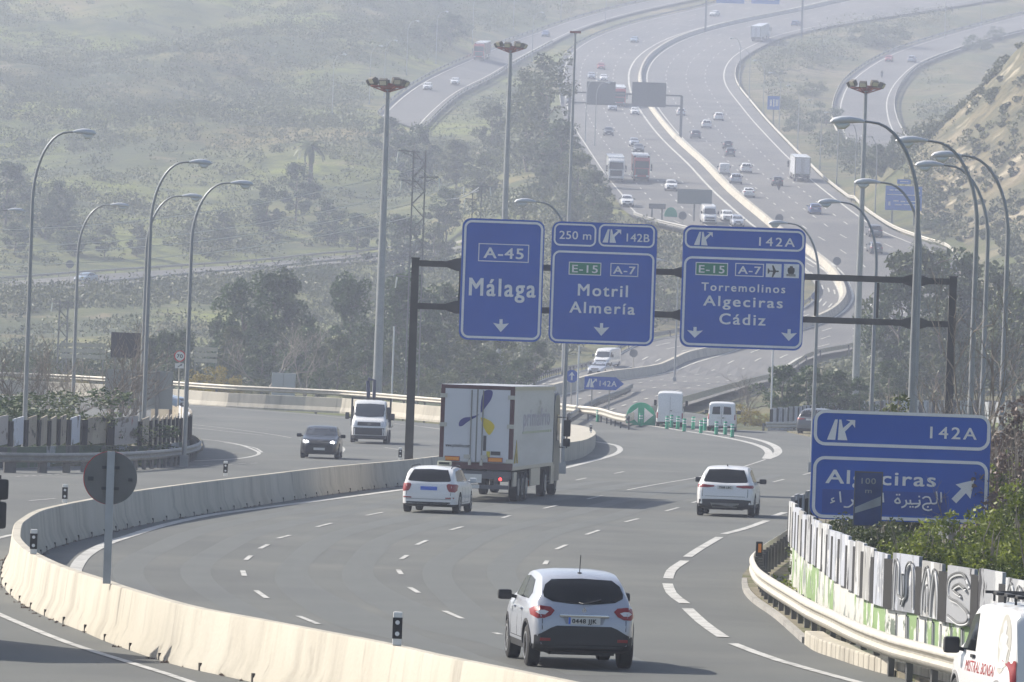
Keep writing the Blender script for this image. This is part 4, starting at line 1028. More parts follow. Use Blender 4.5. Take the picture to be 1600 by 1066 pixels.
FT = [(1232,779),(1243,790),(1257,801),(1280,813),(1300,826),(1325,838),(1352,851),(1385,862),(1421,867),(1457,875),(1496,882),(1537,889),(1600,903),(1680,922)]
P = smooth_poly([Vector((p.x, p.y, 0)) for p in [gz(u, v + 3, 1.98) for u, v in FT]], 6)
fence('noise_fence', P, 'black and white finned fence with graffiti in the right foreground', 1.98, 1.05, 2.3, GP, GB, .27, .03, low=.12, art=(17, 18, 19, 21, 22))
P = smooth_poly([Vector((p.x, p.y, 0)) for p in [gz(u, v, 1.98) for u, v in [(1275,764),(1262,768),(1246,772),(1236,777)]]], 4)
fence('noise_fence', P, 'far returning end of the finned fence at the left edge of the exit sign', 1.98, 1.0, 2.3, GP, GB, .4, .0, low=.12)
FL = [(-60,650),(0,651),(60,651),(120,650),(180,651),(230,652),(262,650),(285,648),(299,645),(300,641),(292,638),(278,635),(262,634),(240,633)]
P = smooth_poly([Vector((p.x, p.y, 0)) for p in [gz(u, v, 2.03) for u, v in FL]], 5)
fence('noise_fence', P, 'long finned fence with faded graffiti round the left island', 1.96, .85, 1.75, [GL[0], GL[1], GL[0], GL[2], GL[1], GL[2], GL[0], GL[1], GL[3]], GLB, .22, .06, slant=.11)
P = smooth_poly([gp(u, v) for u, v in [(1204,673),(1245,669),(1300,662),(1400,657),(1500,657),(1570,661)]], 5)
fence('noise_fence', P, 'distant pale finned fence seen above the exit sign', 1.45, .5, 2.2, GP, GP, .35, 0)
# ---------------------------------------------------------------- vehicles
def paint(name, c, metal=0., rough=.32): return mat(name, c, rough, metal, coat=.5, spec=.4)
P_white = paint('white_car_paint', (.70, .70, .70)); P_silver = paint('silver_car_paint', (.42, .44, .49), .35, .34); P_grey = paint('grey_car_paint', (.10, .105, .115), .3)
P_black = paint('black_car_paint', (.012, .013, .016)); P_blue = paint('blue_car_paint', (.05, .09, .22), .2); P_red = paint('red_car_paint', (.30, .03, .025)); P_sblue = paint('silver_blue_paint', (.30, .38, .46), .3)
m_glass = mat('dark_car_glass', (.008, .009, .010), .10, spec=.32); m_wind = mat('windscreen_glass', (.05, .055, .06), .06, spec=.9)
m_tyre = mat('tyre_rubber', (.018, .018, .019), .85); m_rim = mat('alloy_rim', (.42, .43, .45), .35, .7); m_plast = mat('black_plastic', (.022, .023, .026), .6)
m_tail = mat('tail_light_red', (.24, .003, .005), .35, coat=.1); m_head = mat('head_light_clear', (.55, .57, .60), .15, .2); m_headon = mat('head_light_lit', (1, 1, 1), .3, emit=(1, .97, .88), estr=7.)
m_brake = mat('lit_tail_light', (.6, .02, .02), .3, emit=(1, .05, .05), estr=2.5)
m_plate = mat('number_plate_white', (.60, .60, .58), .5); m_bplate = mat('number_plate_blue', (.05, .14, .60), .5); m_chrome = mat('chrome', (.6, .6, .6), .15, .9); m_ink = mat('plate_ink', (.02, .02, .02), .6)

def wheel_meshes(r, w, spokes=5, steel=False, rc=.66):
    b = MB(); prf = [(r*rc, -w/2), (r*.90, -w/2), (r*.985, -w*.42), (r, -w*.25), (r, w*.25), (r*.985, w*.42), (r*.90, w/2), (r*rc, w/2)]
    b.lathe(prf, 28); t = b.mesh('tyre', m_tyre, 40)
    c = MB(); c.ring([(r*rc*1.02*math.cos(2*PI*k/28), r*rc*1.02*math.sin(2*PI*k/28)) for k in range(28)], [(r*rc*.86*math.cos(2*PI*k/28), r*rc*.86*math.sin(2*PI*k/28)) for k in range(28)], -w*.54, w*.3)
    for k in range(spokes * (1 if not steel else 1)):
        a = 2*PI*k/spokes; c.box((r*rc*.47, -w*.44, 0), (r*rc*.86, w*.12, r*(.16 if not steel else .30)), T=Matrix.Rotation(a, 4, 'Y'))
    c.lathe([(r*.15, -w*.5), (r*.15, -w*.3)], 12); c.lathe([(r*rc*.9, w*.12), (r*rc*.9, w*.2)], 20)
    return t, c.mesh('rim', m_rim, 40)
def add_wheel(parent, x, y, r, meshes, sgn):
    w = link('wheel', meshes[0], parent); w.location = (x, y, r); w.rotation_euler = (0, 0, 0 if sgn < 0 else PI)
    link('rim', meshes[1], w); return w

SEC = 15
def loft(spec, n=56):
    """closed body skin. spec gives curves along the length (0 rear .. 1 front)"""
    L, W, H = spec['L'], spec['W'], spec['H']
    fz = pchip(*zip(*spec['top'])); fb = pchip(*zip(*spec['belt'])); fw = pchip(*zip(*spec['w'])); fr = pchip(*zip(*spec['wr'])); fu = pchip(*zip(*spec['low']))
    ts = np.unique(np.concatenate([np.linspace(0, .1, 12), np.linspace(.1, .9, n - 22), np.linspace(.9, 1, 12)]))
    clad = spec.get('clad', .30); rows = []
    for t in ts:
        w = float(fw(t)) * W/2; zt = float(fz(t)) * H; zb = float(fb(t)) * H; zu = float(fu(t)); wr = float(fr(t)) * w
        zb = min(zb, zt - .012); zc = min(clad, zb - .10); rr = min(.10, max(.01, (zt - zb)*.35))
        pts = [(0, zu), (w*.80, zu), (w*.955, zu + .05), (w*.985, zc - .012), (w*.992, zc + .012), (w, zc + (zb - zc)*.42), (w*.992, zc + (zb - zc)*.74), (w*.965, zb - .02), (w*.935, zb + (zt-zb)*.04),
               (w*.935 + (wr - w*.935)*.48, zb + (zt - zb - rr)*.52), (wr, zt - rr), (wr*.94, zt - rr*.38), (wr*.80, zt - rr*.12), (wr*.45, zt + .012*min(1, (zt-zb)/.3)), (0, zt + .018*min(1, (zt-zb)/.3))]
        rows.append([(t*L, y, z) for y, z in pts])
    k = len(rows); vs = []; ring = 2*SEC - 2
    for r in rows: vs += r + [(x, -y, z) for x, y, z in r[SEC-2:0:-1]]
    fs = []; mi = []
    for i in range(k - 1):
        for j in range(ring):
            q = (j + 1) % ring; fs.append((i*ring + j, i*ring + q, (i+1)*ring + q, (i+1)*ring + j))
            a = min(j, q) if max(j, q) < SEC else (ring - max(j, q) if j and q else 0)
            jj = j if j < SEC - 1 else ring - 1 - j
            mi.append(1 if jj < 3 else 0)
    # end caps as strips between left and right halves
    for base, fl in ((0, 0), ((k-1)*ring, 1)):
        for j in range(SEC - 1):
            a, b = j, j + 1; c, d = (ring - b) % ring, (ring - a) % ring
            f = [base + a, base + b, base + c, base + d]; g = []
            for q in f:
                if q not in g: g.append(q)
            if len(g) > 2: fs.append(tuple(g)); mi.append(1 if j < 3 else 0)
    m = MB(); m.v = vs; m.f = fs; m.m = mi
    return m
def boolean_wells(ob, cuts):
    """cut round wheel wells: cuts = (x, z, radius, y inner, y outer)"""
    c = MB()
    for x, z, r, a, b in cuts:
        for s in (-1, 1): c.lathe([(r, a*s), (r, b*s)], 28, Matrix.Translation((x, 0, z)))
    co = c.obj('cutter', [m_plast])
    md = ob.modifiers.new('wells', 'BOOLEAN'); md.operation = 'DIFFERENCE'; md.object = co; md.solver = 'EXACT'
    dg = bpy.context.evaluated_depsgraph_get(); dg.update()
    me = bpy.data.meshes.new_from_object(ob.evaluated_get(dg)); ob.modifiers.clear(); old = ob.data; ob.data = me
    bpy.data.objects.remove(co)
    pi = ob.data.materials.find('black_plastic')
    if pi < 0: ob.data.materials.append(m_plast); pi = len(ob.data.materials) - 1
    for p in me.polygons:
        for x, z, r, a, b in cuts:
            if abs(math.hypot(p.center.x - x, p.center.z - z) - r) < .05 and abs(abs(p.normal.y)) < .5 and (abs(p.center.y) > a - .01): p.material_index = pi
            if math.hypot(p.center.x - x, p.center.z - z) < r*1.0 and abs(abs(p.center.y) - a) < .03: p.material_index = pi
    shade(me, 32)
    return ob
def decal(bvh, poly, axis, sgn, off, m, name, parent, grid=.12, skirt=.02, size=(5, 2, 2)):
    """a fitted panel (glass, lamp, trim): an outline pressed on to the body skin. axis x: outline in (y,z); axis y: outline in (x,z)"""
    b = bmesh.new(); f = b.faces.new([b.verts.new((p[0], 0, p[1])) for p in poly]); bmesh.ops.triangulate(b, faces=[f])
    xs = [p[0] for p in poly]; zs = [p[1] for p in poly]
    for lo, hi, nrm in ((min(xs), max(xs), (1, 0, 0)), (min(zs), max(zs), (0, 0, 1))):
        c = lo + grid
        while c < hi - .01:
            bmesh.ops.bisect_plane(b, geom=b.verts[:] + b.edges[:] + b.faces[:], plane_co=(c, 0, c), plane_no=nrm); c += grid
    d = Vector((-sgn, 0, 0)) if axis == 'x' else Vector((0, -sgn, 0))
    def hit(x, z):
        o = Vector((sgn*20, x, z)) if axis == 'x' else Vector((x, sgn*20, z))
        return bvh.ray_cast(o, d)
    dead = []
    for v in b.verts:
        x, z = v.co.x, v.co.z; h, nr, _, _ = hit(x, z)
        if h is None: dead.append(v); continue
        if nr.dot(d) > 0: nr = -nr
        v.co = h + nr * off
    bmesh.ops.delete(b, geom=dead, context='VERTS')
    if not b.faces: b.free(); return None
    e = [x for x in b.edges if x.is_boundary]; r = bmesh.ops.extrude_edge_only(b, edges=e)
    for v in r['geom']:
        if isinstance(v, bmesh.types.BMVert): v.co += d * (off + skirt)
    bmesh.ops.recalc_face_normals(b, faces=b.faces[:])
    me = bpy.data.meshes.new(name); b.to_mesh(me); b.free(); me.materials.append(m); shade(me, 30)
    return link(name, me, parent)
def mirror(poly): return [(-x, z) for x, z in poly][::-1]

HATCH = dict(L=4.2, W=1.79, H=1.49, clad=.30,
    top=[(0,.40),(.006,.55),(.02,.635),(.05,.70),(.085,.83),(.13,.935),(.19,.975),(.30,.997),(.42,1.),(.54,.975),(.62,.90),(.685,.79),(.735,.705),(.78,.675),(.88,.63),(.94,.575),(.975,.51),(1,.42)],
    belt=[(0,.38),(.01,.52),(.04,.62),(.12,.655),(.3,.645),(.55,.63),(.7,.62),(.76,.625),(.88,.585),(.95,.52),(1,.40)],
    w=[(0,.80),(.012,.87),(.05,.94),(.14,.985),(.3,1),(.7,1),(.85,.97),(.94,.88),(.98,.78),(1,.68)],
    wr=[(0,.93),(.08,.86),(.2,.78),(.5,.78),(.66,.82),(.75,.90),(1,.92)],
    low=[(0,.30),(.05,.22),(.2,.19),(.8,.19),(.95,.20),(1,.25)],
    wx=(.165, .80), wr_=.33, ww=.215)
def derive(**k): d = dict(HATCH); d.update(k); return d
CROSS = derive(L=4.12, W=1.78, H=1.57, clad=.40, wr_=.34, low=[(0,.34),(.06,.26),(.2,.22),(.8,.22),(.95,.22),(1,.28)], wx=(.165, .795),
    top=[(0,.42),(.006,.53),(.02,.62),(.04,.69),(.075,.80),(.12,.905),(.18,.96),(.30,.993),(.42,1.),(.54,.975),(.62,.90),(.685,.80),(.74,.725),(.79,.695),(.88,.65),(.94,.59),(.975,.52),(1,.42)],
    wr=[(0,.95),(.05,.90),(.1,.82),(.2,.755),(.5,.76),(.66,.82),(.75,.90),(1,.92)])
ESTATE = derive(L=4.66, W=1.81, H=1.47, top=[(0,.42),(.005,.57),(.018,.655),(.035,.72),(.06,.83),(.09,.915),(.13,.96),(.25,.99),(.42,1.),(.54,.975),(.62,.90),(.685,.79),(.735,.70),(.78,.665),(.88,.62),(.94,.565),(.975,.5),(1,.42)], wx=(.20, .80), wr_=.32)
SUV = derive(L=4.45, W=1.93, H=1.65, clad=.42, wr_=.375, low=[(0,.34),(.06,.26),(.2,.24),(.8,.24),(.95,.24),(1,.3)], wx=(.175, .79), w=[(0,.80),(.012,.88),(.05,.955),(.14,1.),(.3,1),(.7,1),(.85,.98),(.94,.9),(.98,.8),(1,.7)],
    wr=[(0,.93),(.08,.83),(.2,.74),(.5,.75),(.66,.80),(.75,.90),(1,.92)])
SEDAN = derive(L=4.7, W=1.82, H=1.44, top=[(0,.42),(.006,.58),(.02,.69),(.05,.72),(.12,.735),(.17,.80),(.24,.91),(.31,.975),(.42,1.),(.54,.975),(.62,.90),(.685,.79),(.735,.705),(.78,.67),(.88,.62),(.94,.565),(.975,.5),(1,.42)],
    belt=[(0,.40),(.01,.55),(.04,.66),(.12,.70),(.2,.68),(.55,.63),(.7,.62),(.76,.62),(.88,.57),(.95,.5),(1,.40)], wx=(.22, .80), wr_=.325)
MINIVAN = derive(L=4.25, W=1.83, H=1.82, clad=.30, wr_=.33, wx=(.16, .81),
    top=[(0,.46),(.004,.58),(.012,.80),(.025,.93),(.05,.975),(.15,.995),(.45,1.),(.60,.975),(.66,.91),(.73,.78),(.785,.655),(.82,.62),(.9,.575),(.95,.53),(.98,.47),(1,.38)],
    belt=[(0,.44),(.01,.50),(.05,.53),(.5,.53),(.78,.56),(.9,.52),(.96,.46),(1,.36)], w=[(0,.90),(.012,.94),(.05,.975),(.14,1.),(.7,1),(.85,.97),(.94,.9),(.98,.82),(1,.7)], wr=[(0,.93),(.05,.88),(.6,.86),(.74,.86),(.8,.92),(1,.92)])
BIGVAN = derive(L=5.9, W=2.02, H=2.55, clad=.36, wr_=.35, ww=.22, wx=(.19, .82),
    top=[(0,.42),(.003,.60),(.008,.86),(.02,.955),(.05,.985),(.3,1.),(.66,1.),(.74,.975),(.79,.88),(.84,.72),(.88,.575),(.91,.53),(.95,.495),(.98,.44),(1,.34)],
    belt=[(0,.40),(.01,.45),(.05,.47),(.5,.47),(.85,.49),(.92,.46),(.97,.40),(1,.32)], w=[(0,.92),(.008,.955),(.05,.985),(.14,1.),(.75,1),(.88,.97),(.95,.92),(.985,.85),(1,.74)], wr=[(0,.95),(.05,.90),(.6,.885),(.8,.86),(.88,.90),(1,.92)])

def glassset(kind, sp, big):
    """outlines of the glass: rear (y,z), side (x,z), front (y,z)"""
    L, W, H = sp['L'], sp['W'], sp['H']; w = W/2
    f = lambda pts: [(a*L, b*H) for a, b in pts]; g = lambda pts: [(a*w, b*H) for a, b in pts]
    if kind == 'cross':
        rear = g([(-.56,.915),(0,.928),(.56,.915),(.69,.86),(.745,.78),(.73,.735),(.58,.692),(.25,.672),(0,.668),(-.25,.672),(-.58,.692),(-.73,.735),(-.745,.78),(-.69,.86)])
        side = [f([(.24,.70),(.205,.76),(.27,.895),(.42,.925),(.42,.695)]), f([(.435,.695),(.435,.926),(.55,.91),(.60,.875),(.68,.745),(.69,.70)])]
    elif kind in ('hatch', 'suv', 'estate'):
        rear = g([(-.60,.93),(0,.945),(.60,.93),(.70,.80),(.755,.705),(.70,.685),(0,.67),(-.70,.685),(-.755,.705),(-.70,.80)])
        a = .12 if kind == 'estate' else .17
        side = [f([(a,.70),(a+.035,.83),(a+.09,.90),(.40,.935),(.40,.675)]), f([(.415,.675),(.415,.935),(.53,.925),(.59,.89),(.685,.73),(.69,.685)])]
    elif kind == 'sedan':
        rear = g([(-.58,.94),(0,.95),(.58,.94),(.74,.76),(0,.745),(-.74,.76)])
        side = [f([(.215,.735),(.30,.90),(.40,.935),(.40,.69)]), f([(.415,.685),(.415,.935),(.53,.925),(.59,.89),(.685,.73),(.69,.685)])]
    elif kind == 'minivan':
        rear = None; side = [f([(.56,.60),(.56,.90),(.645,.88),(.70,.78),(.765,.63),(.765,.595)])]
    else:
        rear = None; side = [f([(.70,.55),(.70,.82),(.775,.82),(.845,.63),(.85,.55)])]
    if kind == 'bigvan': front = g([(-.74,.84),(0,.855),(.74,.84),(.83,.57),(0,.535),(-.83,.57)])
    elif kind == 'minivan': front = g([(-.70,.93),(0,.945),(.70,.93),(.82,.68),(0,.645),(-.82,.68)])
    else: front = g([(-.60,.935),(0,.95),(.60,.935),(.72,.80),(.80,.735),(0,.71),(-.80,.735),(-.72,.80)])
    return rear, side, front
def car(kind, sp, paintm, lo=True, lights=False, name='parked_car', cladm=None, opts=()):
    L, W, H = sp['L'], sp['W'], sp['H']; w = W/2; r = sp['wr_']
    root = thing(name, (0, 0, 0), '', 'car')
    ob = loft(sp).obj('body', [paintm, cladm or m_plast], root)
    xr, xf = sp['wx'][0]*L, sp['wx'][1]*L; xs = (xr, xf)
    bvh = BVHTree.FromObject(ob, bpy.context.evaluated_depsgraph_get())
    boolean_wells(ob, [(x, r + .01, r*1.13, w*.60, w*1.2) for x in xs])
    rear, side, front = glassset(kind, sp, not lo); grd = .16 if lo else .07
    if rear: decal(bvh, rear, 'x', -1, .006, m_glass, 'rear_window', root, grd)
    for s in (1, -1):
        for q in side: decal(bvh, q, 'y', s, .006, m_glass, 'side_window', root, grd)
    decal(bvh, front, 'x', 1, .006, m_wind, 'windscreen', root, grd)
    g = lambda pts: [(a*w, b*H) for a, b in pts]
    # lamps, plates, grille
    TL = {'cross': [(.55,.60),(.62,.635),(.80,.645),(.90,.63),(.955,.60),(.95,.545),(.86,.515),(.74,.52),(.62,.55)],
          'estate': [(.62,.60),(.66,.635),(.93,.63),(.955,.60),(.95,.50),(.90,.46),(.72,.47),(.66,.52)],
          'suv': [(.36,.60),(.40,.618),(.70,.63),(.93,.635),(.955,.60),(.93,.575),(.60,.575),(.42,.588)],
          'hatch': [(.60,.61),(.66,.645),(.92,.64),(.945,.60),(.94,.53),(.74,.52),(.64,.56)], 'sedan': [(.55,.66),(.60,.685),(.92,.66),(.945,.62),(.93,.55),(.70,.55),(.58,.60)],
          'minivan': [(.86,.58),(.87,.59),(.93,.58),(.935,.42),(.93,.40),(.87,.40)], 'bigvan': [(.88,.40),(.90,.41),(.955,.40),(.955,.24),(.90,.235),(.88,.24)]}[kind]
    HLp = {'bigvan': [(.58,.40),(.62,.43),(.88,.42),(.90,.36),(.86,.32),(.64,.325)], 'minivan': [(.52,.50),(.60,.54),(.86,.52),(.86,.44),(.62,.42)]}.get(kind, [(.50,.51),(.58,.555),(.80,.56),(.86,.53),(.84,.475),(.62,.455),(.52,.47)])
    for s in (1, -1):
        q = g(TL) if s > 0 else mirror(g(TL)); o = decal(bvh, q, 'x', -1, .012, m_tail, 'tail_light', root, .06)
        if kind == 'cross' and o:
            c = [(.66,.585),(.74,.60),(.83,.598),(.88,.58),(.83,.558),(.73,.553)]; q = g(c) if s > 0 else mirror(g(c)); decal(bvh, q, 'x', -1, .018, mat('tail_light_clear', (.6, .6, .62), .2), 'lens', o, .05)
        q = g(HLp) if s > 0 else mirror(g(HLp)); decal(bvh, q, 'x', 1, .012, m_headon if lights else m_head, 'headlight', root, .08)
        # mirror
        zz = sp['H'] * (.60 if kind in ('minivan', 'bigvan') else .68); xm = L * {'minivan': .745, 'bigvan': .845}.get(kind, .665); k = MB()
        if kind == 'bigvan': k.bbox((xm, s*(w + .17), zz + .1), (.14, .2, .42), .05)
        else: k.bbox((xm, s*(w + .11), zz + (.05 if kind == 'minivan' else .02)), (.13, .24, .17 if kind != 'minivan' else .24), .05)
        k.tube([(xm + .02, s*(w*.90), zz - .02), (xm, s*(w + .1), zz + .02)], .03, 6); k.obj('wing_mirror', m_plast if (paintm is not P_white or kind in ('minivan', 'bigvan', 'suv')) else paintm, root, smooth=40)
    zp = {'cross': .50, 'estate': .535, 'suv': .585, 'minivan': .46, 'bigvan': .30}.get(kind, .54) * H
    hitx = bvh.ray_cast(Vector((-20, 0, zp)), Vector((1, 0, 0)))[0]; px_ = hitx.x - .012 if hitx else 0
    k = MB(); k.box((px_, 0, zp), (.015, .53, .115)); pl = k.obj('number_plate', m_plate, root)
    k = MB(); h2 = bvh.ray_cast(Vector((20, 0, H*.32)), Vector((-1, 0, 0)))[0]; k.box((h2.x + .012, 0, H*.30), (.015, .52, .11)); k.obj('number_plate', m_plate, root)
    gr = {'bigvan': [(-.56,.405),(.56,.405),(.60,.33),(-.60,.33)], 'minivan': [(-.46,.50),(.46,.50),(.50,.44),(-.50,.44)]}.get(kind, [(-.44,.545),(.44,.545),(.40,.44),(-.40,.44)])
    decal(bvh, g(gr), 'x', 1, .01, m_plast, 'grille', root, .12)
    decal(bvh, g([(-.72,.36),(.72,.36),(.66,.20),(-.66,.20)] if kind != 'bigvan' else [(-.9,.28),(.9,.28),(.88,.17),(-.88,.17)]), 'x', 1, .008, m_plast, 'bumper_grille', root, .12)
    ms = wheel_meshes(r, sp['ww'])
    for x in xs:
        for s in (-1, 1): add_wheel(root, x, s*(w - sp['ww']/2 - .015), r, ms, s)
    # underbody
    k = MB(); k.box((L/2, 0, .30), (L*.9, W*.60, .16)); k.obj('underbody', m_plast, root)
    if kind in ('minivan', 'bigvan'):
        # rear doors: seam and handle
        k = MB(); k.box((-.006, 0, H*.55), (.012, .014, H*.62)); k.bbox((-.03, -.09, H*.46), (.05, .12, .05), .01); k.obj('rear_door_seam', m_plast, root)
    root['L'] = L
    return root, bvh
def plate_text(root, s, H, x, z, w=.40, m=m_ink):
    k = MB(); text(k, s, -w/2, w/2, z - .036, z + .036, 0, off=.02); v = [(x + b, -a, c) for a, b, c in k.v]; k.v = v
    pl = [o for o in COL.objects if o.parent == root and o.name.startswith('number_plate')][0]
    k.obj('lettering', m, pl)
def place(root, rear_px, front_px=None, rz=None, ratio=0.5):
    pass
def ctr(L, u, v, rz):
    """object origin is the rear middle; put the middle of the rear axle line at the pixel"""
    p = gp(u, v); return p
reg_done = False
def setpose(root, p, rz, z=None):
    root.location = (p[0], p[1], gh(p[0], p[1]) + .025 if z is None else z); root.rotation_euler = (0, 0, rz)

# --- silver crossover, nearest car
r, bvh = car('cross', CROSS, P_silver, lo=False, name='crossover_car'); L, W, H = CROSS['L'], CROSS['W'], CROSS['H']; w = W/2
r['label'] = 'silver crossover car seen from behind, nearest car in the foreground'
g = lambda pts: [(a*w, b*H) for a, b in pts]
decal(bvh, g([(-.62,.42),(-.50,.445),(.50,.445),(.62,.42),(.80,.36),(.90,.34),(.90,.20),(-.90,.20),(-.90,.34),(-.80,.36)]), 'x', -1, .010, m_plast, 'rear_bumper', r, .08)
for s in (-1, 1): q = g([(.62,.315),(.80,.315),(.80,.285),(.62,.285)]); q = q if s > 0 else mirror(q); decal(bvh, q, 'x', -1, .02, m_tail, 'reflector', r, .1)
hx = bvh.ray_cast(Vector((-20, 0, H*.555)), Vector((1, 0, 0)))[0].x
k = MB(); k.bbox((hx - .02, 0, H*.552), (.04, .82, .05), .015); k.obj('chrome_strip', m_chrome, r, smooth=40)
decal(bvh, g([(-.40,.54),(.40,.54),(.34,.465),(-.34,.465)]), 'x', -1, .004, mat('plate_recess', (.25, .26, .29), .5), 'plate_recess', r, .1)
pl = [o for o in COL.objects if o.parent == r and o.name.startswith('number_plate')][0]
xp = min(v.co.x for v in pl.data.vertices); plate_text(r, '0448 JJK', H, xp - .003, .50*H, .40)
k = MB(); k.box((xp - .002, .245, .50*H), (.004, .035, .11)); k.obj('blue_band', m_bplate, pl)
k = MB(); z = .607*H; hx = bvh.ray_cast(Vector((-20, 0, z)), Vector((1, 0, 0)))[0].x
k.ring([(0, .055), (.035, 0), (0, -.055), (-.035, 0)], [(0, .03), (.018, 0), (0, -.03), (-.018, 0)], 0, .012); k.v = [(hx - .002 - b, a, c + z) for a, b, c in k.v]; k.obj('badge', m_chrome, r)
k = MB(); x0 = L*.20; k.tube([(x0, 0, H*.965), (x0, 0, H*.99)], .035, 8); k.tube([(x0, 0, H*.985), (x0 - .08, 0, H + .27)], .008, 6); k.obj('aerial', m_plast, r)
def seams(root, bvh, L, w, H, rz, bot, xs_, sill, belt):
    m = mat('panel_gap', (.03, .03, .035), .8)
    for s in (-1, 1):
        for q, ax, sg in [([(s*w*.775 - .006, bot), (s*w*.775 + .006, bot), (s*w*.775 + .006, rz), (s*w*.775 - .006, rz)], 'x', -1)] + [([(x - .006, sill), (x + .006, sill), (x + .006, belt), (x - .006, belt)], 'y', s) for x in xs_] + [([(xs_[0], sill), (xs_[-1], sill), (xs_[-1], sill + .012), (xs_[0], sill + .012)], 'y', s)]:
            decal(bvh, q, ax, sg, .003, m, 'panel_gap', root, .15, .006)
seams(r, bvh, L, w, H, H*.515, H*.40, [L*.30, L*.45, L*.66], .44, H*.66)
ARCH = []
for s in (-1, 1):
    for xx in (.33, .56): k = MB(); h = bvh.ray_cast(Vector((L*xx, s*5, H*.585)), Vector((0, -s, 0)))[0]; k.bbox((L*xx, h.y + s*.02, H*.585), (.20, .04, .035), .012); k.obj('door_handle', P_silver, r)
    for xa in CROSS['wx']:
        R0 = .34; pts = lambda R, st=-20: [(L*xa + R*math.cos(math.radians(a)), .35 + R*math.sin(math.radians(a))) for a in range(st, 200 - st - 19, 10)]
        for a0 in range(-20, 200, 20):
            q_ = [(L*xa + R*math.cos(math.radians(a_)), .35 + R*math.sin(math.radians(a_))) for R, a_ in ((R0*1.27, a0), (R0*1.27, a0 + 10), (R0*1.27, a0 + 20), (R0*1.13, a0 + 20), (R0*1.13, a0 + 10), (R0*1.13, a0))]
            ARCH.append((s, q_))
k = MB(); k.tube([(hx + .12, .1, H*.69), (hx + .0, .02, H*.675), (hx + .09, -.28, H*.72)], .012, 5); k.obj('rear_wiper', m_plast, r)
def arches(ARCH, root, bvh, m):
    for s in (-1, 1):
        for x_ in (0, 1):
            half = [q for s_, q in ARCH if s_ == s]; half = half[x_*len(half)//2:(x_ + 1)*len(half)//2]; V, Fc = [], []
            for q in half:
                h_ = [bvh.ray_cast(Vector((x, s*9, z)), Vector((0, -s, 0)))[0] for x, z in q]
                if any(h is None for h in h_): continue
                o = len(V); V += [(h.x, h.y + s*.014, h.z) for h in h_] + [(h.x, h.y - s*.03, h.z) for h in h_]; n = len(h_)
                Fc += [tuple(range(o, o + n))] + [(o + i, o + (i+1) % n, o + n + (i+1) % n, o + n + i) for i in range(n)]
            k = MB(); k.add(V, Fc); k.obj('wheel_arch_trim', m, root)
arches(ARCH, r, bvh, m_plast)
A = gp(908, 1037); B_ = gp(805, 1012)
setpose(r, Vector((A.x + .0, A.y - 2.4, 0)), math.radians(96.8)); CAPT = r
# --- taxi estate
r, bvh = car('estate', ESTATE, P_white, lo=False, name='taxi'); L, W, H = ESTATE['L'], ESTATE['W'], ESTATE['H']; w = W/2
r['label'] = 'white estate taxi with roof sign and blue plate, close behind the lorry'; r['category'] = 'taxi'
pl = [o for o in COL.objects if o.parent == r and o.name.startswith('number_plate')]; pl[0].data.materials[0] = m_bplate
g = lambda pts: [(a*w, b*H) for a, b in pts]
decal(bvh, g([(-.80,.245),(.80,.245),(.86,.19),(-.86,.19)]), 'x', -1, .010, m_plast, 'rear_bumper', r, .1)
for s in (-1, 1): q = g([(.60,.345),(.88,.35),(.88,.325),(.60,.32)]); q = q if s > 0 else mirror(q); decal(bvh, q, 'x', -1, .015, m_tail, 'reflector', r, .1)
for s in (-1, 1): k = MB(); k.tube([(L*.12, s*w*.70, H*.965), (L*.14, s*w*.71, H*1.0), (L*.5, s*w*.71, H*1.02), (L*.55, s*w*.7, H*.99)], .018, 6); k.obj('roof_rail', m_plast, r)
k = MB(); k.bbox((L*.42, -.22, H + .09), (.20, .44, .14), .03); rs_ = k.obj('roof_sign', mat('taxi_sign_cream', (.5, .5, .38), .5), r); k = MB(); k.box((L*.42 - .102, -.22, H + .09), (.006, .34, .075)); k.obj('sign_face', m_ink, rs_)
k = MB(); k.box((-.0, 0, 0), (.003, .10, .03)); 
seams(r, bvh, L, w, H, H*.46, H*.30, [L*.30, L*.44, L*.62], .34, H*.64)
decal(bvh, [(-w*.775, H*.30), (w*.775, H*.30), (w*.775, H*.308), (-w*.775, H*.308)], 'x', -1, .003, mat('panel_gap', (.03, .03, .035)), 'panel_gap', r, .15, .006)
A = gp(668, 802); setpose(r, Vector((A.x + .02, A.y - .9, 0)), math.radians(83)); TAXI = r
# --- white SUV at right
r, bvh = car('suv', SUV, P_white, lo=False, name='suv_car'); L, W, H = SUV['L'], SUV['W'], SUV['H']; w = W/2
r['label'] = 'white SUV with thin red tail lights, alone in the right lane before the gantry'; r['category'] = 'SUV'
g = lambda pts: [(a*w, b*H) for a, b in pts]
decal(bvh, g([(-.88,.335),(-.6,.345),(0,.35),(.6,.345),(.88,.335),(.9,.18),(-.9,.18)]), 'x', -1, .010, m_plast, 'rear_bumper', r, .1)
decal(bvh, g([(-.50,.27),(.50,.27),(.42,.19),(-.42,.19)]), 'x', -1, .022, m_galvd, 'skid_plate', r, .1)
pl = [o for o in COL.objects if o.parent == r and o.name.startswith('number_plate')][0]; xp = min(v.co.x for v in pl.data.vertices); plate_text(r, '7508 LBC', H, xp - .003, .585*H, .40)
k = MB(); k.box((L*.2, 0, H + .03), (.12, .04, .06)); k.obj('roof_fin', m_plast, r)
seams(r, bvh, L, w, H, H*.56, H*.40, [L*.30, L*.44, L*.62], .46, H*.66)
decal(bvh, [(-w*.775, H*.40), (w*.775, H*.40), (w*.775, H*.407), (-w*.775, H*.407)], 'x', -1, .003, mat('panel_gap', (.03, .03, .035)), 'panel_gap', r, .15, .006)
A = gp(1130, 804); setpose(r, Vector((A.x - .1, A.y - 4., 0)), math.radians(84.5)); SUVW = r
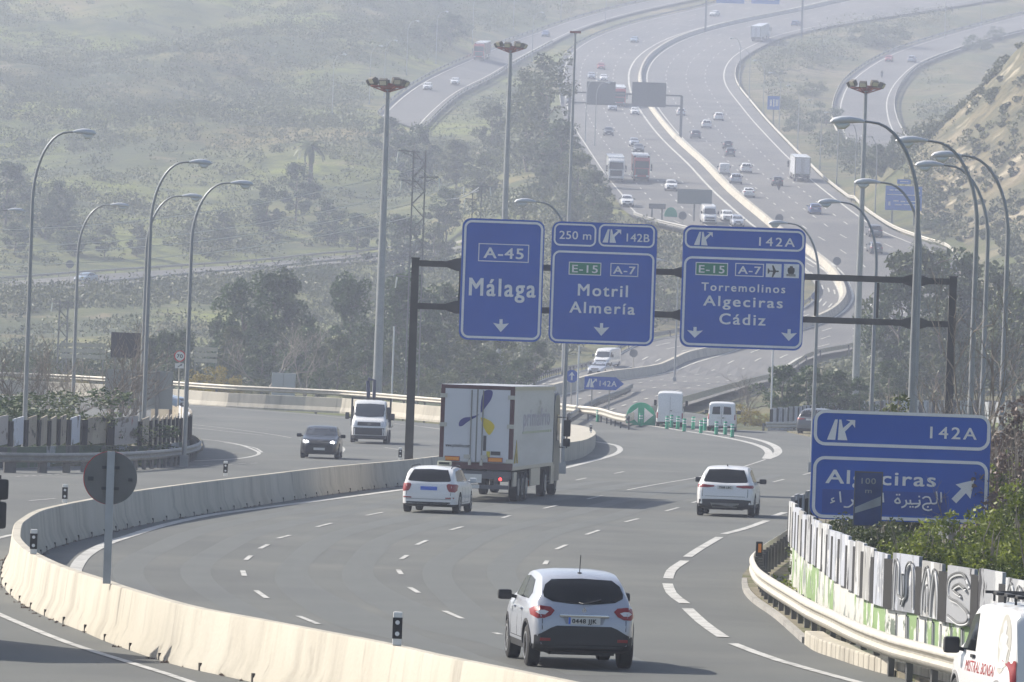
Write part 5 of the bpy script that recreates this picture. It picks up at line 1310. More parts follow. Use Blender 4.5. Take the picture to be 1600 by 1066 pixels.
# --- prototypes for the rest
def proto(kind, sp, pm, lab, name, cat, **k):
    r, b = car(kind, sp, pm, name=name, **k); r['label'] = lab; r['category'] = cat; return r, b
# black car coming on with lit lamps
r, bvh = proto('suv', derive(L=4.42, W=1.81, H=1.50, clad=.34, wr_=.345), P_black, 'black car with lit headlights driving towards the camera on the left road', 'hatchback_car', 'car', lights=False)
for o in [o for o in COL.objects if o.parent == r and o.name.startswith('headlight')]:
    q = 'x'
for s in (-1, 1):
    k = MB(); k.lathe([(.075, 0), (.075, .02)], 14, Matrix(((0,1,0,0),(1,0,0,0),(0,0,1,0),(0,0,0,1)))); h = bvh.ray_cast(Vector((20, s*.60, .755)), Vector((-1, 0, 0)))[0]; k.v = [(a + h.x + .015, b + s*.60, c + .755) for a, b, c in k.v]; k.obj('lit_bulb', m_headon, r)
h = bvh.ray_cast(Vector((20, 0, .76)), Vector((-1, 0, 0)))[0]; k = MB(); k.ring([(.10*math.cos(a*PI/10), .10*math.sin(a*PI/10)) for a in range(20)], [(.08*math.cos(a*PI/10), .08*math.sin(a*PI/10)) for a in range(20)], 0, .02)
for a in (90, 210, 330): k.prism([(.012*math.cos(math.radians(a+90)), .012*math.sin(math.radians(a+90))), (.09*math.cos(math.radians(a)), .09*math.sin(math.radians(a))), (.012*math.cos(math.radians(a-90)), .012*math.sin(math.radians(a-90)))], 0, .02)
k.box((0, .01, 0), (1.0, .012, .022)); k.v = [(h.x + .01 + b, a, c + .74) for a, b, c in k.v]; k.obj('badge', m_chrome, r)
A = gp(490, 717); setpose(r, Vector((A.x + .35, A.y + 4.3*.87, 0)), math.radians(-91.2))
# --- small white dropside truck
def dropside():
    t = thing('dropside_truck', (0, 0, 0), 'small white dropside truck with a folded dark crane, facing the camera', 'truck')
    sp = dict(BIGVAN); sp.update(L=6.0, W=2.0, H=2.25, clad=.42, top=[(0,.36),(.01,.40),(.55,.40),(.585,.41),(.60,.90),(.62,.985),(.68,1.),(.76,.985),(.81,.90),(.86,.745),(.895,.61),(.92,.57),(.955,.53),(.98,.46),(1,.36)],
        belt=[(0,.30),(.55,.34),(.60,.55),(.85,.55),(.92,.50),(.97,.44),(1,.34)], w=[(0,.60),(.56,.60),(.6,.93),(.65,.97),(.75,.97),(.88,.95),(.95,.92),(.985,.86),(1,.76)], wr=[(0,.95),(.58,.95),(.62,.88),(.8,.84),(.9,.88),(1,.92)])
    ob = loft(sp).obj('cab', [P_white, m_plast], t); b = BVHTree.FromObject(ob, bpy.context.evaluated_depsgraph_get()); boolean_wells(ob, [(6.0*.83, .35, .40, .60, 1.3)])
    g = lambda pts: [(a, b_*2.25) for a, b_ in pts]
    decal(b, g([(-.74,.905),(0,.92),(.74,.905),(.84,.63),(0,.60),(-.84,.63)]), 'x', 1, .008, m_wind, 'windscreen', t, .12)
    for s in (-1, 1): decal(b, [(3.95, 1.28), (3.95, 1.98), (4.6, 1.98), (5.15, 1.45), (5.2, 1.28)], 'y', s, .008, m_glass, 'side_window', t, .15)
    for s in (-1, 1): q = g([(.62,.47),(.66,.52),(.90,.50),(.91,.42),(.86,.385),(.66,.39)]); q = q if s > 0 else mirror(q); decal(b, q, 'x', 1, .012, m_head, 'headlight', t, .08)
    decal(b, g([(-.60,.49),(.60,.49),(.62,.40),(-.62,.40)]), 'x', 1, .01, m_plast, 'grille', t, .1)
    decal(b, g([(-.90,.36),(.90,.36),(.90,.19),(-.90,.19)]), 'x', 1, .01, m_plast, 'front_bumper', t, .1)
    h = b.ray_cast(Vector((20, 0, 1.0)), Vector((-1, 0, 0)))[0]; k = MB(); k.ring([(.085*math.cos(a*PI/10), .085*math.sin(a*PI/10)) for a in range(20)], [(.068*math.cos(a*PI/10), .068*math.sin(a*PI/10)) for a in range(20)], 0, .015)
    k.prism([(-.055, .05), (-.035, .05), (0, -.03), (.035, .05), (.055, .05), (.008, -.065), (-.008, -.065)], 0, .015); k.v = [(h.x + .02 + y, x, z + 1.0) for x, y, z in k.v]; k.obj('badge', m_chrome, t)
    k = MB(); k.box((h.x + .06, 0, .58), (.015, .52, .11)); k.obj('number_plate', m_plate, t)
    for s in (-1, 1):
        k = MB(); k.bbox((4.95, s*1.2, 1.40), (.14, .22, .36), .05); k.tube([(4.98, s*.93, 1.3), (4.95, s*1.15, 1.33)], .03); k.obj('wing_mirror', m_plast, t, smooth=40)
    k = MB(); k.box((1.75, 0, .86), (3.5, 2.1, .10)); k.obj('bed', m_galvd, t)
    for s in (-1, 1): k = MB(); k.box((1.75, s*1.06, 1.12), (3.5, .04, .42)); k.obj('side_board', P_white, t)
    k = MB(); k.box((0, 0, 1.12), (.04, 2.1, .42)); k.obj('tail_board', P_white, t)
    k = MB()
    for s in (-1, 1): k.box((3.5, s*1.02, 1.62), (.08, .10, 1.5))
    k.box((3.5, 0, 2.33), (.08, 2.1, .09)); k.box((3.5, 0, 1.5), (.04, 2.0, .8)); k.obj('headboard', m_plast, t)
    k = MB(); k.tube([(3.1, -.2, .9), (3.1, -.2, 2.6), (3.0, -.25, 3.25)], .10, 8); k.tube([(2.95, .1, 1.3), (2.95, .1, 3.3), (3.0, -.25, 3.35)], .09, 8); k.box((3.1, -.05, 1.0), (.5, .6, .4)); k.obj('crane', mat('crane_blue', (.03, .04, .09), .5), t)
    ms = wheel_meshes(.34, .24, 8, True)
    for x in (1.25, 6.0*.83):
        for s in (-1, 1): add_wheel(t, x, s*.86, .34, ms, s)
    k = MB(); k.box((2.5, 0, .55), (4.6, .9, .2)); k.obj('chassis', m_plast, t)
    return t
t = dropside(); A = gp(579, 694); hd = math.radians(-91); setpose(t, Vector((A.x, A.y + 5.2, 0)), hd)

# --- articulated lorry (origin: rear middle of the trailer, heading +x)
m_trim = mat('maroon_frame', (.085, .03, .035), .5); m_inox = mat('ribbed_steel', (.45, .45, .43), .3, .7); m_amber = mat('amber_plate', (.75, .28, .02), .5); m_boxw = mat('reefer_white', (.56, .58, .62), .4, coat=.3)
m_side = noisemat('dusty_silver_side', [(.62, .63, .65), ((.50, .51, .52), .9, .46, .66, (.12, 1, .9)), ((.64, .64, .64), .5, .55, .7, (.15, 1, 1.6)), ((.30, .30, .30), 1.4, .62, .7, (.1, 1, .5))], rough=.38)
MATS['dusty_silver_side'].node_tree.nodes['Principled BSDF'].inputs['Metallic'].default_value = .3
def lorry(label, detail, cabm, boxm, sidem):
    t = thing('articulated_lorry', (0, 0, 0), label, 'lorry')
    L, W, z0, z1 = 13.6, 2.55, 1.12, 4.0; w = W/2
    k = MB(); k.bbox((L/2 + .06, 0, (z0 + z1)/2 + .03), (L - .12, W - .02, z1 - z0 - .06), .03); k.obj('box_body', sidem, t)
    k = MB(); k.bbox((L/2, 0, z1 - .012), (L, W - .06, .05), .02); k.obj('roof', m_boxw, t)
    k = MB()
    for s in (-1, 1):
        k.box((L/2, s*(w - .01), z1 - .07), (L, .06, .13)); k.box((L/2, s*(w - .01), z0 + .05), (L, .06, .12))
    k.obj('side_rail', m_inox, t)
    k = MB(); k.ring([(-w, z0), (w, z0), (w, z1), (-w, z1)], [(-w+.15, z0+.22), (w-.15, z0+.22), (w-.15, z1-.15), (-w+.15, z1-.15)], -.02, .1, axis='x'); k.obj('rear_frame', m_trim if detail else m_galvd, t)
    for s in (-1, 1):
        k = MB(); k.box((-.025, s*.565, 2.62), (.05, 1.12, 2.50)); k.obj('rear_door', boxm, t)
    k = MB()
    for y in (-.20, .20): k.tube([(-.09, y, 1.25), (-.09, y, 3.84)], .022, 6)
    k.box((-.056, 0, 2.62), (.014, .05, 2.52)); k.obj('lock_bars', m_galvd, t)
    k = MB()
    for s in (-1, 1):
        for z in (1.42, 2.62, 3.62): k.box((-.07, s*1.17, z), (.05, .24, .14))
        k.box((-.10, s*.30, 1.55), (.06, .22, .12))
    k.box((-.1, -.2, 1.35), (.08, .10, .2)); k.box((-.1, .2, 1.35), (.08, .10, .2)); k.obj('hinge', m_inox, t)
    # running gear
    k = MB(); k.box((6.8, .45, .98), (13., .14, .30)); k.box((6.8, -.45, .98), (13., .14, .30)); k.obj('chassis', m_plast, t)
    k = MB(); k.box((.05, 0, .93), (.10, 2.45, .26)); k.box((.03, 0, .52), (.12, 2.35, .14)); k.box((.3, .7, .72), (.5, .12, .4)); k.box((.3, -.7, .72), (.5, .12, .4)); k.obj('rear_beam', mat('underride_grey', (.10, .10, .11), .5), t)
    for s in (-1, 1):
        k = MB(); k.bbox((-.03, s*.92, .80), (.08, .48, .17), .02); tl = k.obj('tail_light', mat('lamp_cluster', (.10, .10, .10), .4), t)
        k = MB(); k.lathe([(.055, 0), (.055, .02)], 12, Matrix.Translation((-.09, s*.88, .80)) @ Matrix(((0,1,0,0),(1,0,0,0),(0,0,1,0),(0,0,0,1)))); k.obj('lens', m_brake if (detail and s < 0) else m_tail, tl)
    ms = wheel_meshes(.50, .30, 10, True, .58)
    for x in (2.6, 3.9, 5.2):
        for s in (-1, 1): add_wheel(t, x, s*1.08, .50, ms, s)
    for s in (-1, 1):
        k = MB(); k.box((8.0, s*1.22, .78), (3.2, .05, .62)); k.bbox((1.4, s*1.2, .78), (.9, .08, .5), .02); k.obj('side_guard', m_inox, t)
    # tractor
    X = 14.35
    k = MB(); hl = [(X - .1, .55), (X - .1, 3.35), (X + .35, 3.72), (X + 1.5, 3.80), (X + 1.95, 3.42), (X + 2.22, 2.35), (X + 2.32, 1.55), (X + 2.32, .45), (X + .2, .45)]
    k.prism(hl, -1.22, 1.22, 'y'); cb = k.mesh('cab', cabm)
    b = bmesh.new(); b.from_mesh(cb); bmesh.ops.bevel(b, geom=[e for e in b.edges if e.calc_length() < 2.6 or True], offset=.07, segments=3, affect='EDGES'); b.to_mesh(cb); b.free(); shade(cb, 30); link('cab', cb, t)
    k = MB(); k.prism([(X + 2.0, 3.22), (X + 2.235, 2.2), (X + 2.25, 2.2), (X + 2.26, 2.2), (X + 2.03, 3.25)], -1.05, 1.05, 'y'); k.v = [(x + .02, y*(1 if z > 2.5 else 1.07), z) for x, y, z in k.v]; k.obj('windscreen', m_glass, t)
    for s in (-1, 1):
        k = MB(); k.prism([(X + .95, 2.0), (X + .95, 2.95), (X + 1.75, 2.95), (X + 2.0, 2.2), (X + 2.0, 2.0)], s*1.215, s*1.235, 'y'); k.obj('side_window', m_glass, t)
        k = MB(); k.bbox((X + 2.15, s*1.48, 2.45), (.14, .26, .62), .05); k.bbox((X + 2.15, s*1.48, 1.92), (.14, .26, .30), .05); k.tube([(X + 2.0, s*1.2, 2.85), (X + 2.15, s*1.48, 2.85), (X + 2.15, s*1.48, 1.72), (X + 2.0, s*1.2, 1.75)], .03, 6); k.obj('mirror', m_plast, t, smooth=40)
        k = MB(); k.bbox((X + 2.27, s*.92, .92), (.12, .42, .26), .04); k.obj('headlight', m_head, t)
        k = MB(); k.box((X - .1, s*1.19, .78), (1.2, .06, .7)); k.obj('side_skirt', m_inox if detail else cabm, t)
        for x in (X - 2.35, X + 1.3): add_wheel(t, x, s*1.05, .50, ms, s)
    k = MB(); k.box((X + 2.33, 0, 1.55), (.02, 1.9, .9)); k.box((X + 2.34, 0, .62), (.04, 2.3, .26)); k.obj('grille', m_plast, t)
    k = MB(); k.box((X - .6, 0, .8), (3.6, 1.2, .3)); k.obj('tractor_chassis', m_plast, t)
    k = MB(); k.bbox((13.75, 0, 3.1), (.3, 1.9, 1.6), .05); k.obj('fridge_unit', m_boxw, t)
    return t
LR = lorry('big refrigerated lorry with a blue and yellow propeller mark on its white rear doors', True, mat('cab_dark_grey', (.09, .10, .11), .35, .2), m_boxw, m_side)
def rearart(t):
    L_ = MB()
    def mk(pts, d=.06, dd=.012): L_.prism([(-y, z) for y, z in [(a, b) for a, b in pts]], -d, -d + dd, 'x'); 
    # coordinates: y to the right as seen from behind (camera), z up; local y is mirrored
    def blob(ctrl, m, nm, lay):
        P = smooth_poly([Vector((a, b, 0)) for a, b in ctrl + ctrl[:1]], 5)[:-1]
        q = MB(); q.prism([(-p.x, p.y) for p in P], -.053 - lay, -.046 - lay, 'x'); return q.obj(nm, m, t)
    kx = lambda u: (u - 303) / 226.; kz = lambda v: 1.34 + (740 - v) / 570. * 2.88   # from the enlarged view of the doors
    blue = mat('logo_blue', (.03, .035, .20), .5); yel = mat('logo_yellow', (.62, .48, .02), .5)
    f = lambda pts: [(kx(a), kz(b)) for a, b in pts]
    blob(f([(330,400),(328,360),(334,300),(350,255),(380,242),(412,246),(419,270),(405,310),(375,350),(345,388)]), blue, 'logo', .004)
    blob(f([(322,408),(298,428),(262,446),(225,468),(192,492),(168,496),(162,482),(172,456),(205,436),(250,430),(300,416)]), blue, 'logo', .008)
    blob(f([(330,432),(360,434),(410,454),(440,482),(436,510),(404,548),(372,520),(348,478)]), yel, 'logo', .004)
    q = MB(); text(q, 'www.primafrio.com', kx(64), kx(253), kz(638), kz(613), 0, off=.01); q.v = [(-.058 - b*0 - .004*(1 if b < 0 else 0), -a, c) for a, b, c in q.v]; q.obj('lettering', m_ink, t)
    q = MB(); q.box((-.06, -kx(370), kz(605)), (.02, .10, .52)); q.box((-.06, -kx(458), kz(672)), (.016, .33, .13)); q.obj('dark_mark', mat('dark_sticker', (.05, .05, .06), .6), t)
    q = MB(); q.box((-.062, -kx(400), kz(680)), (.014, .12, .2)); q.obj('warning_sticker', mat('warning_yellow', (.55, .45, .03), .5), t)
    for a, b in ((62, 176), (400, 512)):
        q = MB(); q.box((-.065, -(kx(a)+kx(b))/2, kz(716)), (.02, kx(b) - kx(a), .14)); q.obj('reflector_board', m_amber, t)
        q = MB(); q.ring([(-kx(a)+.01, kz(716)-.08), (-kx(b)-.01, kz(716)-.08), (-kx(b)-.01, kz(716)+.08), (-kx(a)+.01, kz(716)+.08)], [(-kx(a)-.015, kz(716)-.06), (-kx(b)+.015, kz(716)-.06), (-kx(b)+.015, kz(716)+.06), (-kx(a)-.015, kz(716)+.06)], -.079, -.07, axis='x'); q.obj('red_rim', m_tail, t)
    q = MB(); q.box((-.02, .35, .80), (.03, 1.15, .30)); q.obj('plate_board', m_plate, t)
    q = MB(); q.box((-.04, .62, .72), (.02, .55, .10)); q.obj('red_plate', mat('red_plate', (.5, .05, .04), .5), t)
    q = MB(); q.box((-.06, .1, .52), (.02, .52, .12)); q.obj('number_plate', m_plate, t)
    q = MB(); q.box((7.6, -1.0, .55), (1.4, .3, .2)); q.obj('orange_case', mat('orange_case', (.5, .10, .02), .5), t)
    # faded lettering band of the side: coloured smudges and the gold ring low at the rear corner
    q = MB(); q.prism([(.5, 1.35), (1.1, 2.15), (1.7, 1.35), (1.35, 1.35), (1.1, 1.75), (.85, 1.35)], -1.285, -1.27, 'y'); q.obj('side_mark', mat('gold_mark', (.45, .33, .05), .5), t)
    for (a, b, c, d, cc) in [(3., 12.8, 2.35, 2.43, (.42, .47, .36))]:
        q = MB(); q.box(((a+b)/2, -1.274, (c+d)/2), (b - a, .01, d - c)); q.obj('side_stripe', mat('faded_stripe_%d' % int(a*10), cc, .4, .2, var=.3, scale=4), t)
rearart(LR)
A = gp(747, 779.); setpose(LR, Vector((A.x - .1, A.y - 6.0, 0)), math.radians(90 - 6.2)); LRP = LR.location.copy()
q = MB(); text(q, 'primafrio', 3.2, 12.2, 2.62, 3.25, 0, off=.03); q.v = [(a, -1.268 + b, c) for a, b, c in q.v]; q.obj('side_lettering', mat('faded_letter', (.44, .41, .47), .5, var=.15), LR)

# --- white courier van, bottom right, cut by the frame
r, bvh = car('minivan', MINIVAN, P_white, lo=False, name='delivery_van'); L, W, H = MINIVAN['L'], MINIVAN['W'], MINIVAN['H']; w = W/2
r['label'] = 'white delivery van with red side lettering and roof rack, cut by the lower right corner'; r['category'] = 'van'
for o in [o for o in COL.objects if o.parent == r and o.name.startswith('tail_light')]:
    pass
for s in (1, -1):
    k = MB(); q = MB(); text(q, 'MISTRAL BONSAI', 0, 1.8, 0, .165, 0, off=0, space=1.06)
    o = []
    for a, b, c in q.v:
        x = (L*.225 + 1.8 - a) if s > 0 else (L*.225 + a); z = .80 + c; h = bvh.ray_cast(Vector((x, s*5, z)), Vector((0, -s, 0)))[0]; o.append((x, (h.y if h else s*w) + s*.006, z))
    q.v = o; q.obj('lettering', mat('red_letter', (.5, .03, .03), .5), r)
    ell = lambda a, b, n=26: [(L*.15 + a*math.cos(2*PI*k/n), 1.28 + b*math.sin(2*PI*k/n)) for k in range(n)]
    o_ = decal(bvh, ell(.36, .42), 'y', s, .005, mat('emblem_grey', (.42, .41, .37), .5), 'emblem', r, .1)
    tree = [(-.30,-.05),(-.20,.02),(-.24,.12),(-.12,.16),(-.14,.26),(-.02,.34),(.10,.26),(.08,.14),(.20,.10),(.16,0),(.28,-.06),(.12,-.10),(.06,-.20),(.16,-.34),(-.14,-.34),(-.02,-.22),(-.06,-.12)]
    decal(bvh, [(L*.15 + (a if s < 0 else -a), 1.28 + b) for a, b in (tree if s < 0 else tree)], 'y', s, .010, P_white, 'emblem_tree', o_, .1)
    k = MB(); h = bvh.ray_cast(Vector((L*.57, s*5, 1.0)), Vector((0, -s, 0)))[0]; k.bbox((L*.57, h.y + s*.02, 1.02), (.18, .04, .05), .01); k.obj('door_handle', m_plast, r)
k = MB()
for s in (-1, 1): k.tube([(L*.06, s*.62, H + .12), (L*.55, s*.62, H + .12)], .03, 6)
for x in (.07, .22, .38, .54): k.box((L*x, 0, H + .13), (.06, 1.5, .04)); k.tube([(L*x, .62, H), (L*x, .62, H + .12)], .02, 5); k.tube([(L*x, -.62, H), (L*x, -.62, H + .12)], .02, 5)
k.tube([(L*.06, -.62, H + .12), (L*.05, -.62, H + .24), (L*.05, .62, H + .24), (L*.06, .62, H + .12)], .02, 5); k.obj('roof_rack', m_plast, r)
pl = [o for o in COL.objects if o.parent == r and o.name.startswith('number_plate')][0]; k = MB(); xp = min(v.co.x for v in pl.data.vertices); k.box((xp - .002, .245, .46*H), (.004, .035, .11)); k.obj('blue_band', m_bplate, pl)
ARCH = []
for s in (-1, 1):
    for xa in MINIVAN['wx']:
        for a0 in range(-10, 190, 20): ARCH.append((s, [(L*xa + R*math.cos(math.radians(a_)), .34 + R*math.sin(math.radians(a_))) for R, a_ in ((.43, a0), (.43, a0 + 10), (.43, a0 + 20), (.38, a0 + 20), (.38, a0 + 10), (.38, a0))]))
arches(ARCH, r, bvh, mat('grey_trim', (.25, .25, .25), .6))
VANR = r; setpose(r, Vector((7.98, 89.4, 0)), math.radians(98.6))

# --- far traffic built from shared prototypes
HB, _ = proto('hatch', HATCH, P_white, 'x', 'hatchback_car', 'car'); SV, _ = proto('suv', SUV, P_white, 'x', 'suv_car', 'SUV'); SE, _ = proto('sedan', SEDAN, P_white, 'x', 'saloon_car', 'car')
MV, _ = proto('minivan', MINIVAN, P_white, 'x', 'delivery_van', 'van'); BV, _ = proto('bigvan', BIGVAN, P_white, 'x', 'delivery_van', 'van')
for o in [MV, BV]:   # dark rear glass of the small van copy is added per van below
    pass
used_p = set()
def put(pr, u, v, rz, label, pm=None, cat=None, z=0, group=None, front=False):
    p = gp(u, v - .0, .12 if v < 640 else .02)
    d = Vector((math.cos(rz), math.sin(rz))); L = pr['L'] if 'L' in pr.keys() else 16.
    q = Vector((p.x, p.y)) - d * (L*.93 if front else L*.1)
    k = 1e-3
    # pitch with the road
    zz = gh(q.x, q.y); z1 = gh(q.x + d.x*L, q.y + d.y*L); pitch = -math.atan2(z1 - zz, L)
    off = .14 if p.y > 480 else .03
    if pr.name in used_p or pm: o = dup(pr, label=label, swap=(P_white, pm) if pm else None)
    else: used_p.add(pr.name); o = pr; o['label'] = label
    if cat: o['category'] = cat
    o.location = (q.x, q.y, zz + off); o.rotation_euler = (0, pitch, rz)
    if group: o['group'] = group
    return o
hwMa = hwM
def heading(u, v, away):
    p = gp(u, v); i = min(range(1, len(hwM) - 1), key=lambda k: (hwM[k] - p).length); t = hwM[i-1] - hwM[i+1]
    a = math.atan2(t.y, t.x); return a if away else a + PI
def sl(u, v, pts, away):
    p = gp(u, v); i = min(range(1, len(pts) - 1), key=lambda k: (pts[k] - p).length); t = pts[i-1] - pts[i+1]; a = math.atan2(t.y, t.x); return a if away else a + PI
HG = 'distant traffic on the motorway'
far = [(HB,1113,26,0,None,'white car at the very top of the far carriageway'), (SE,990,67,0,P_sblue,'pale car alone on the upper bend of the far carriageway'), (HB,939,109,0,P_red,'red car high on the left far carriageway'),
 (HB,924,124,0,P_silver,'pale car left of the one above the far gantry'), (SE,943,127,0,None,'white car just above the left grey sign back'), (HB,891,163,0,P_grey,'dark car by the trees at the left edge of the far road'),
 (SV,957,174,0,P_silver,'silver car between the two grey sign backs'), (HB,992,180,0,None,'white car under the right grey sign back'), (SV,951,213,0,P_grey,'dark SUV left of centre below the far gantry'), (HB,991,229,0,P_silver,'pale car half hidden behind a dark one'),
 (SV,998,240,0,P_grey,'dark car directly above the red lorry'), (SV,1049,299,0,None,'white SUV right of the red lorry'), (SV,980,324,0,None,'white SUV alone below the white lorry'), (HB,1137,347,0,None,'white car right of the small white van above the Torremolinos sign'), (HB,1153,355,0,P_silver,'silver car peeping over the Torremolinos sign'),
 (HB,1241,41,1,P_blue,'dark blue car at the top right of the far carriageway'), (HB,1064,181,1,None,'white car right of the far gantry post, just behind it'), (SV,1123,189,1,None,'white SUV furthest right below the far gantry'), (SV,1104,201,1,None,'white car left of another, below the far gantry'), (SV,1087,217,1,P_grey,'dark grey SUV nearest the median below the far gantry'),
 (HB,1137,233,1,P_grey,'dark car following right behind another, upper of the two'), (HB,1141,245,1,P_grey,'grey car lower of the close pair in the middle lane'), (SV,1166,271,1,None,'white car right of the small white van, middle lane'), (SV,1150,288,1,P_silver,'silver people carrier below the white van'), (SE,1170,309,1,None,'white saloon below the silver people carrier'),
 (HB,1215,291,1,P_grey,'dark car just ahead of the motorcycle'), (HB,1274,335,1,P_blue,'small blue car in the right carriageway under the white lorry'), (SV,1368,371,1,P_grey,'dark car beside the curved lamp, upper of two'), (HB,1369,397,1,P_grey,'dark saloon beside the curved lamp, lower of two')]
for pr, u, v, aw, pm, lb in far: put(pr, u, v, heading(u, v, aw), lb, pm, group=HG, front=not aw)
put(MV, 1132, 273, heading(1132, 273, 1), 'small white van in the middle lane of the far road', group=HG)
put(BV, 1109, 351, heading(1109, 351, 0), 'white high van coming down just above the Torremolinos sign', group=HG, front=True)
put(HB, 667, 141, sl(667, 141, rlA, 0), 'white car left of two on the left slip road', group=HG, front=True); put(HB, 710, 133, sl(710, 133, rlA, 0), 'white car right of two on the left slip road', group=HG, front=True)
put(HB, 786, 77, sl(786, 77, rlA, 0), 'white car behind the red lorry on the left slip road', group=HG, front=True); put(HB, 851, 58, sl(851, 58, rlA, 0), 'dark blue car high on the left slip road', P_blue, group=HG, front=True)
put(HB, 1388, 97, sl(1388, 97, rrA, 0), 'dark red car on the right slip road', P_red, group=HG, front=True); put(SV, 1424, 98, sl(1424, 98, rrA, 1), 'silver car on the right slip road', P_silver, group=HG)
put(SE, 144, 441, sl(144, 441, rsA, 1), 'pale blue car seen from the side on the narrow left road', P_sblue, group=HG)
put(HB, 640, 392, sl(640, 392, rsA, 0), 'dark car on the narrow road behind the floodlight mast', P_grey, group=HG)
put(SE, 196, 636, math.radians(-25), 'silver blue car emerging from behind the slatted sign back', P_sblue, group=None)
put(SE, 930, 588, math.radians(-105), 'silver car in front of the white van on the lower road', P_silver, front=True)
put(BV, 940, 575, math.radians(-104), 'white van close behind the silver car on the lower road', front=True).scale = (1, .93, .80)
BVh = put(BV, 1046, 667, math.radians(88), 'tall white high roofed van seen from behind at the split'); BVh.scale = (1, .86, .88)
MVh = put(MV, 1127, 674, math.radians(87), 'small white van with two rear windows, right of the bollards')
for s in (-1, 1):
    k = MB(); k.prism([(s*.10, 1.06), (s*.60, 1.06), (s*.56, 1.52), (s*.12, 1.55)], -.03, .05, 'x'); k.v = [(x + .03 + max(0, (z - 1.06))*.04, y, z) for x, y, z in k.v]; k.obj('rear_window', m_glass, MVh)
put(SV, 1268, 680, math.radians(70), 'dark blue grey car half hidden by the left edge of the exit sign', P_grey)
LW = dup(LR, label='x'); 
def kill(root, names):
    for o in [o for o in COL.objects if o.parent == root]:
        if any(o.name.startswith(n) for n in names):
            for c in [c for c in COL.objects if c.parent == o]: bpy.data.objects.remove(c)
            bpy.data.objects.remove(o)
LW = lorry('white lorry with a tall white cab coming down the left lane', False, P_white, m_boxw, m_boxw); LW['L'] = 16.7
put(LW, 962, 286, heading(962, 286, 0), 'white lorry coming down beside the red one', group=HG, front=True)
LRD = lorry('red lorry coming down beside the white one', False, P_red, m_galvd, m_trim); LRD['L'] = 16.7; put(LRD, 1002, 284, heading(1002, 284, 0), 'red lorry coming down beside the white one', group=HG, front=True)
o = dup(LW, label='pale lorry driving away on the far right carriageway at the verge'); LW2 = o
def putlorry(o, u, v, rz, front, lb):
    p = gp(u, v, .1); d = Vector((math.cos(rz), math.sin(rz))); q = Vector((p.x, p.y)) - d * (16.2 if front else .5)
    z0 = gh(q.x, q.y); z1 = gh(q.x + 14*d.x, q.y + 14*d.y); o.location = (q.x, q.y, z0 + .14); o.rotation_euler = (0, -math.atan2(z1 - z0, 14), rz); o['label'] = lb; o['group'] = HG
putlorry(LW2, 1253, 285, heading(1253, 285, 1), False, 'white box lorry driving away on the far right carriageway')
putlorry(dup(LW, label='x'), 1181, 66, heading(1181, 66, 1), False, 'hazy lorry driving away at the top of the far road')
putlorry(dup(LRD, label='x'), 748, 95, sl(748, 95, rlA, 0), True, 'hazy red lorry on the left slip road')
putlorry(dup(LRD, label='x'), 968, 168, heading(968, 168, 0), True, 'dark lorry passing under the far gantry')
# remove the spare copy made above
for o in [o for o in COL.objects if o.get('label') == 'x' and o.parent is None]:
    for c in [c for c in COL.objects if c.parent == o]:
        for d in [d for d in COL.objects if d.parent == c]: bpy.data.objects.remove(d)
        bpy.data.objects.remove(c)
    bpy.data.objects.remove(o)
# motorcycle with rider
def moto(u, v, rz, label):
    p = gp(u, v, .1); t = thing('motorcycle', (p.x, p.y, p.z), label, 'motorcycle', rz)
    ms = wheel_meshes(.32, .14, 6)
    for x in (0, 1.45): add_wheel(t, x, 0, .32, ms, -1)
    k = MB(); k.bbox((.7, 0, .62), (.9, .28, .42), .08); k.bbox((.3, 0, .85), (.7, .26, .12), .04); k.tube([(1.4, 0, .35), (1.15, 0, 1.05)], .05); k.tube([(1.15, -.35, 1.08), (1.15, .35, 1.08)], .025); k.bbox((-.05, 0, .95), (.35, .4, .3), .05); k.obj('frame', m_plast, t)
    k = MB(); k.bbox((-.22, 0, .75), (.04, .14, .08), .01); k.obj('tail_light', m_tail, t)
    r_ = thing('person', (p.x, p.y, p.z), 'rider in dark clothing and helmet sitting on the ' + ('far' if u > 1300 else 'nearer') + ' motorcycle', 'person', rz)
    b = bmesh.new(); bmesh.ops.create_uvsphere(b, u_segments=12, v_segments=8, radius=.15); me = bpy.data.meshes.new('helmet'); bmesh.ops.translate(b, verts=b.verts, vec=(.55, 0, 1.62)); b.to_mesh(me); b.free(); me.materials.append(P_black); shade(me); link('helmet', me, r_)
    k = MB(); k.tube([(.30, 0, .88), (.34, 0, 1.0), (.42, 0, 1.25), (.48, 0, 1.42), (.53, 0, 1.52)], [.15, .19, .22, .20, .07], 10)
    for s in (-1, 1):
        k.tube([(.30, s*.10, .92), (.75, s*.22, .85), (.85, s*.22, .62), (.55, s*.2, .36), (.68, s*.2, .32)], [.11, .10, .08, .06, .05], 8)
        k.tube([(.48, s*.19, 1.42), (.72, s*.32, 1.18), (1.12, s*.30, 1.10)], [.075, .06, .04], 8)
    k.obj('body', mat('rider_clothes', (.04, .045, .06), .8), r_, smooth=60)
moto(1217, 297, heading(1217, 297, 1), 'motorcycle seen from behind on the far road'); moto(1378, 122, sl(1378, 122, rrA, 0), 'motorcycle on the right slip road')
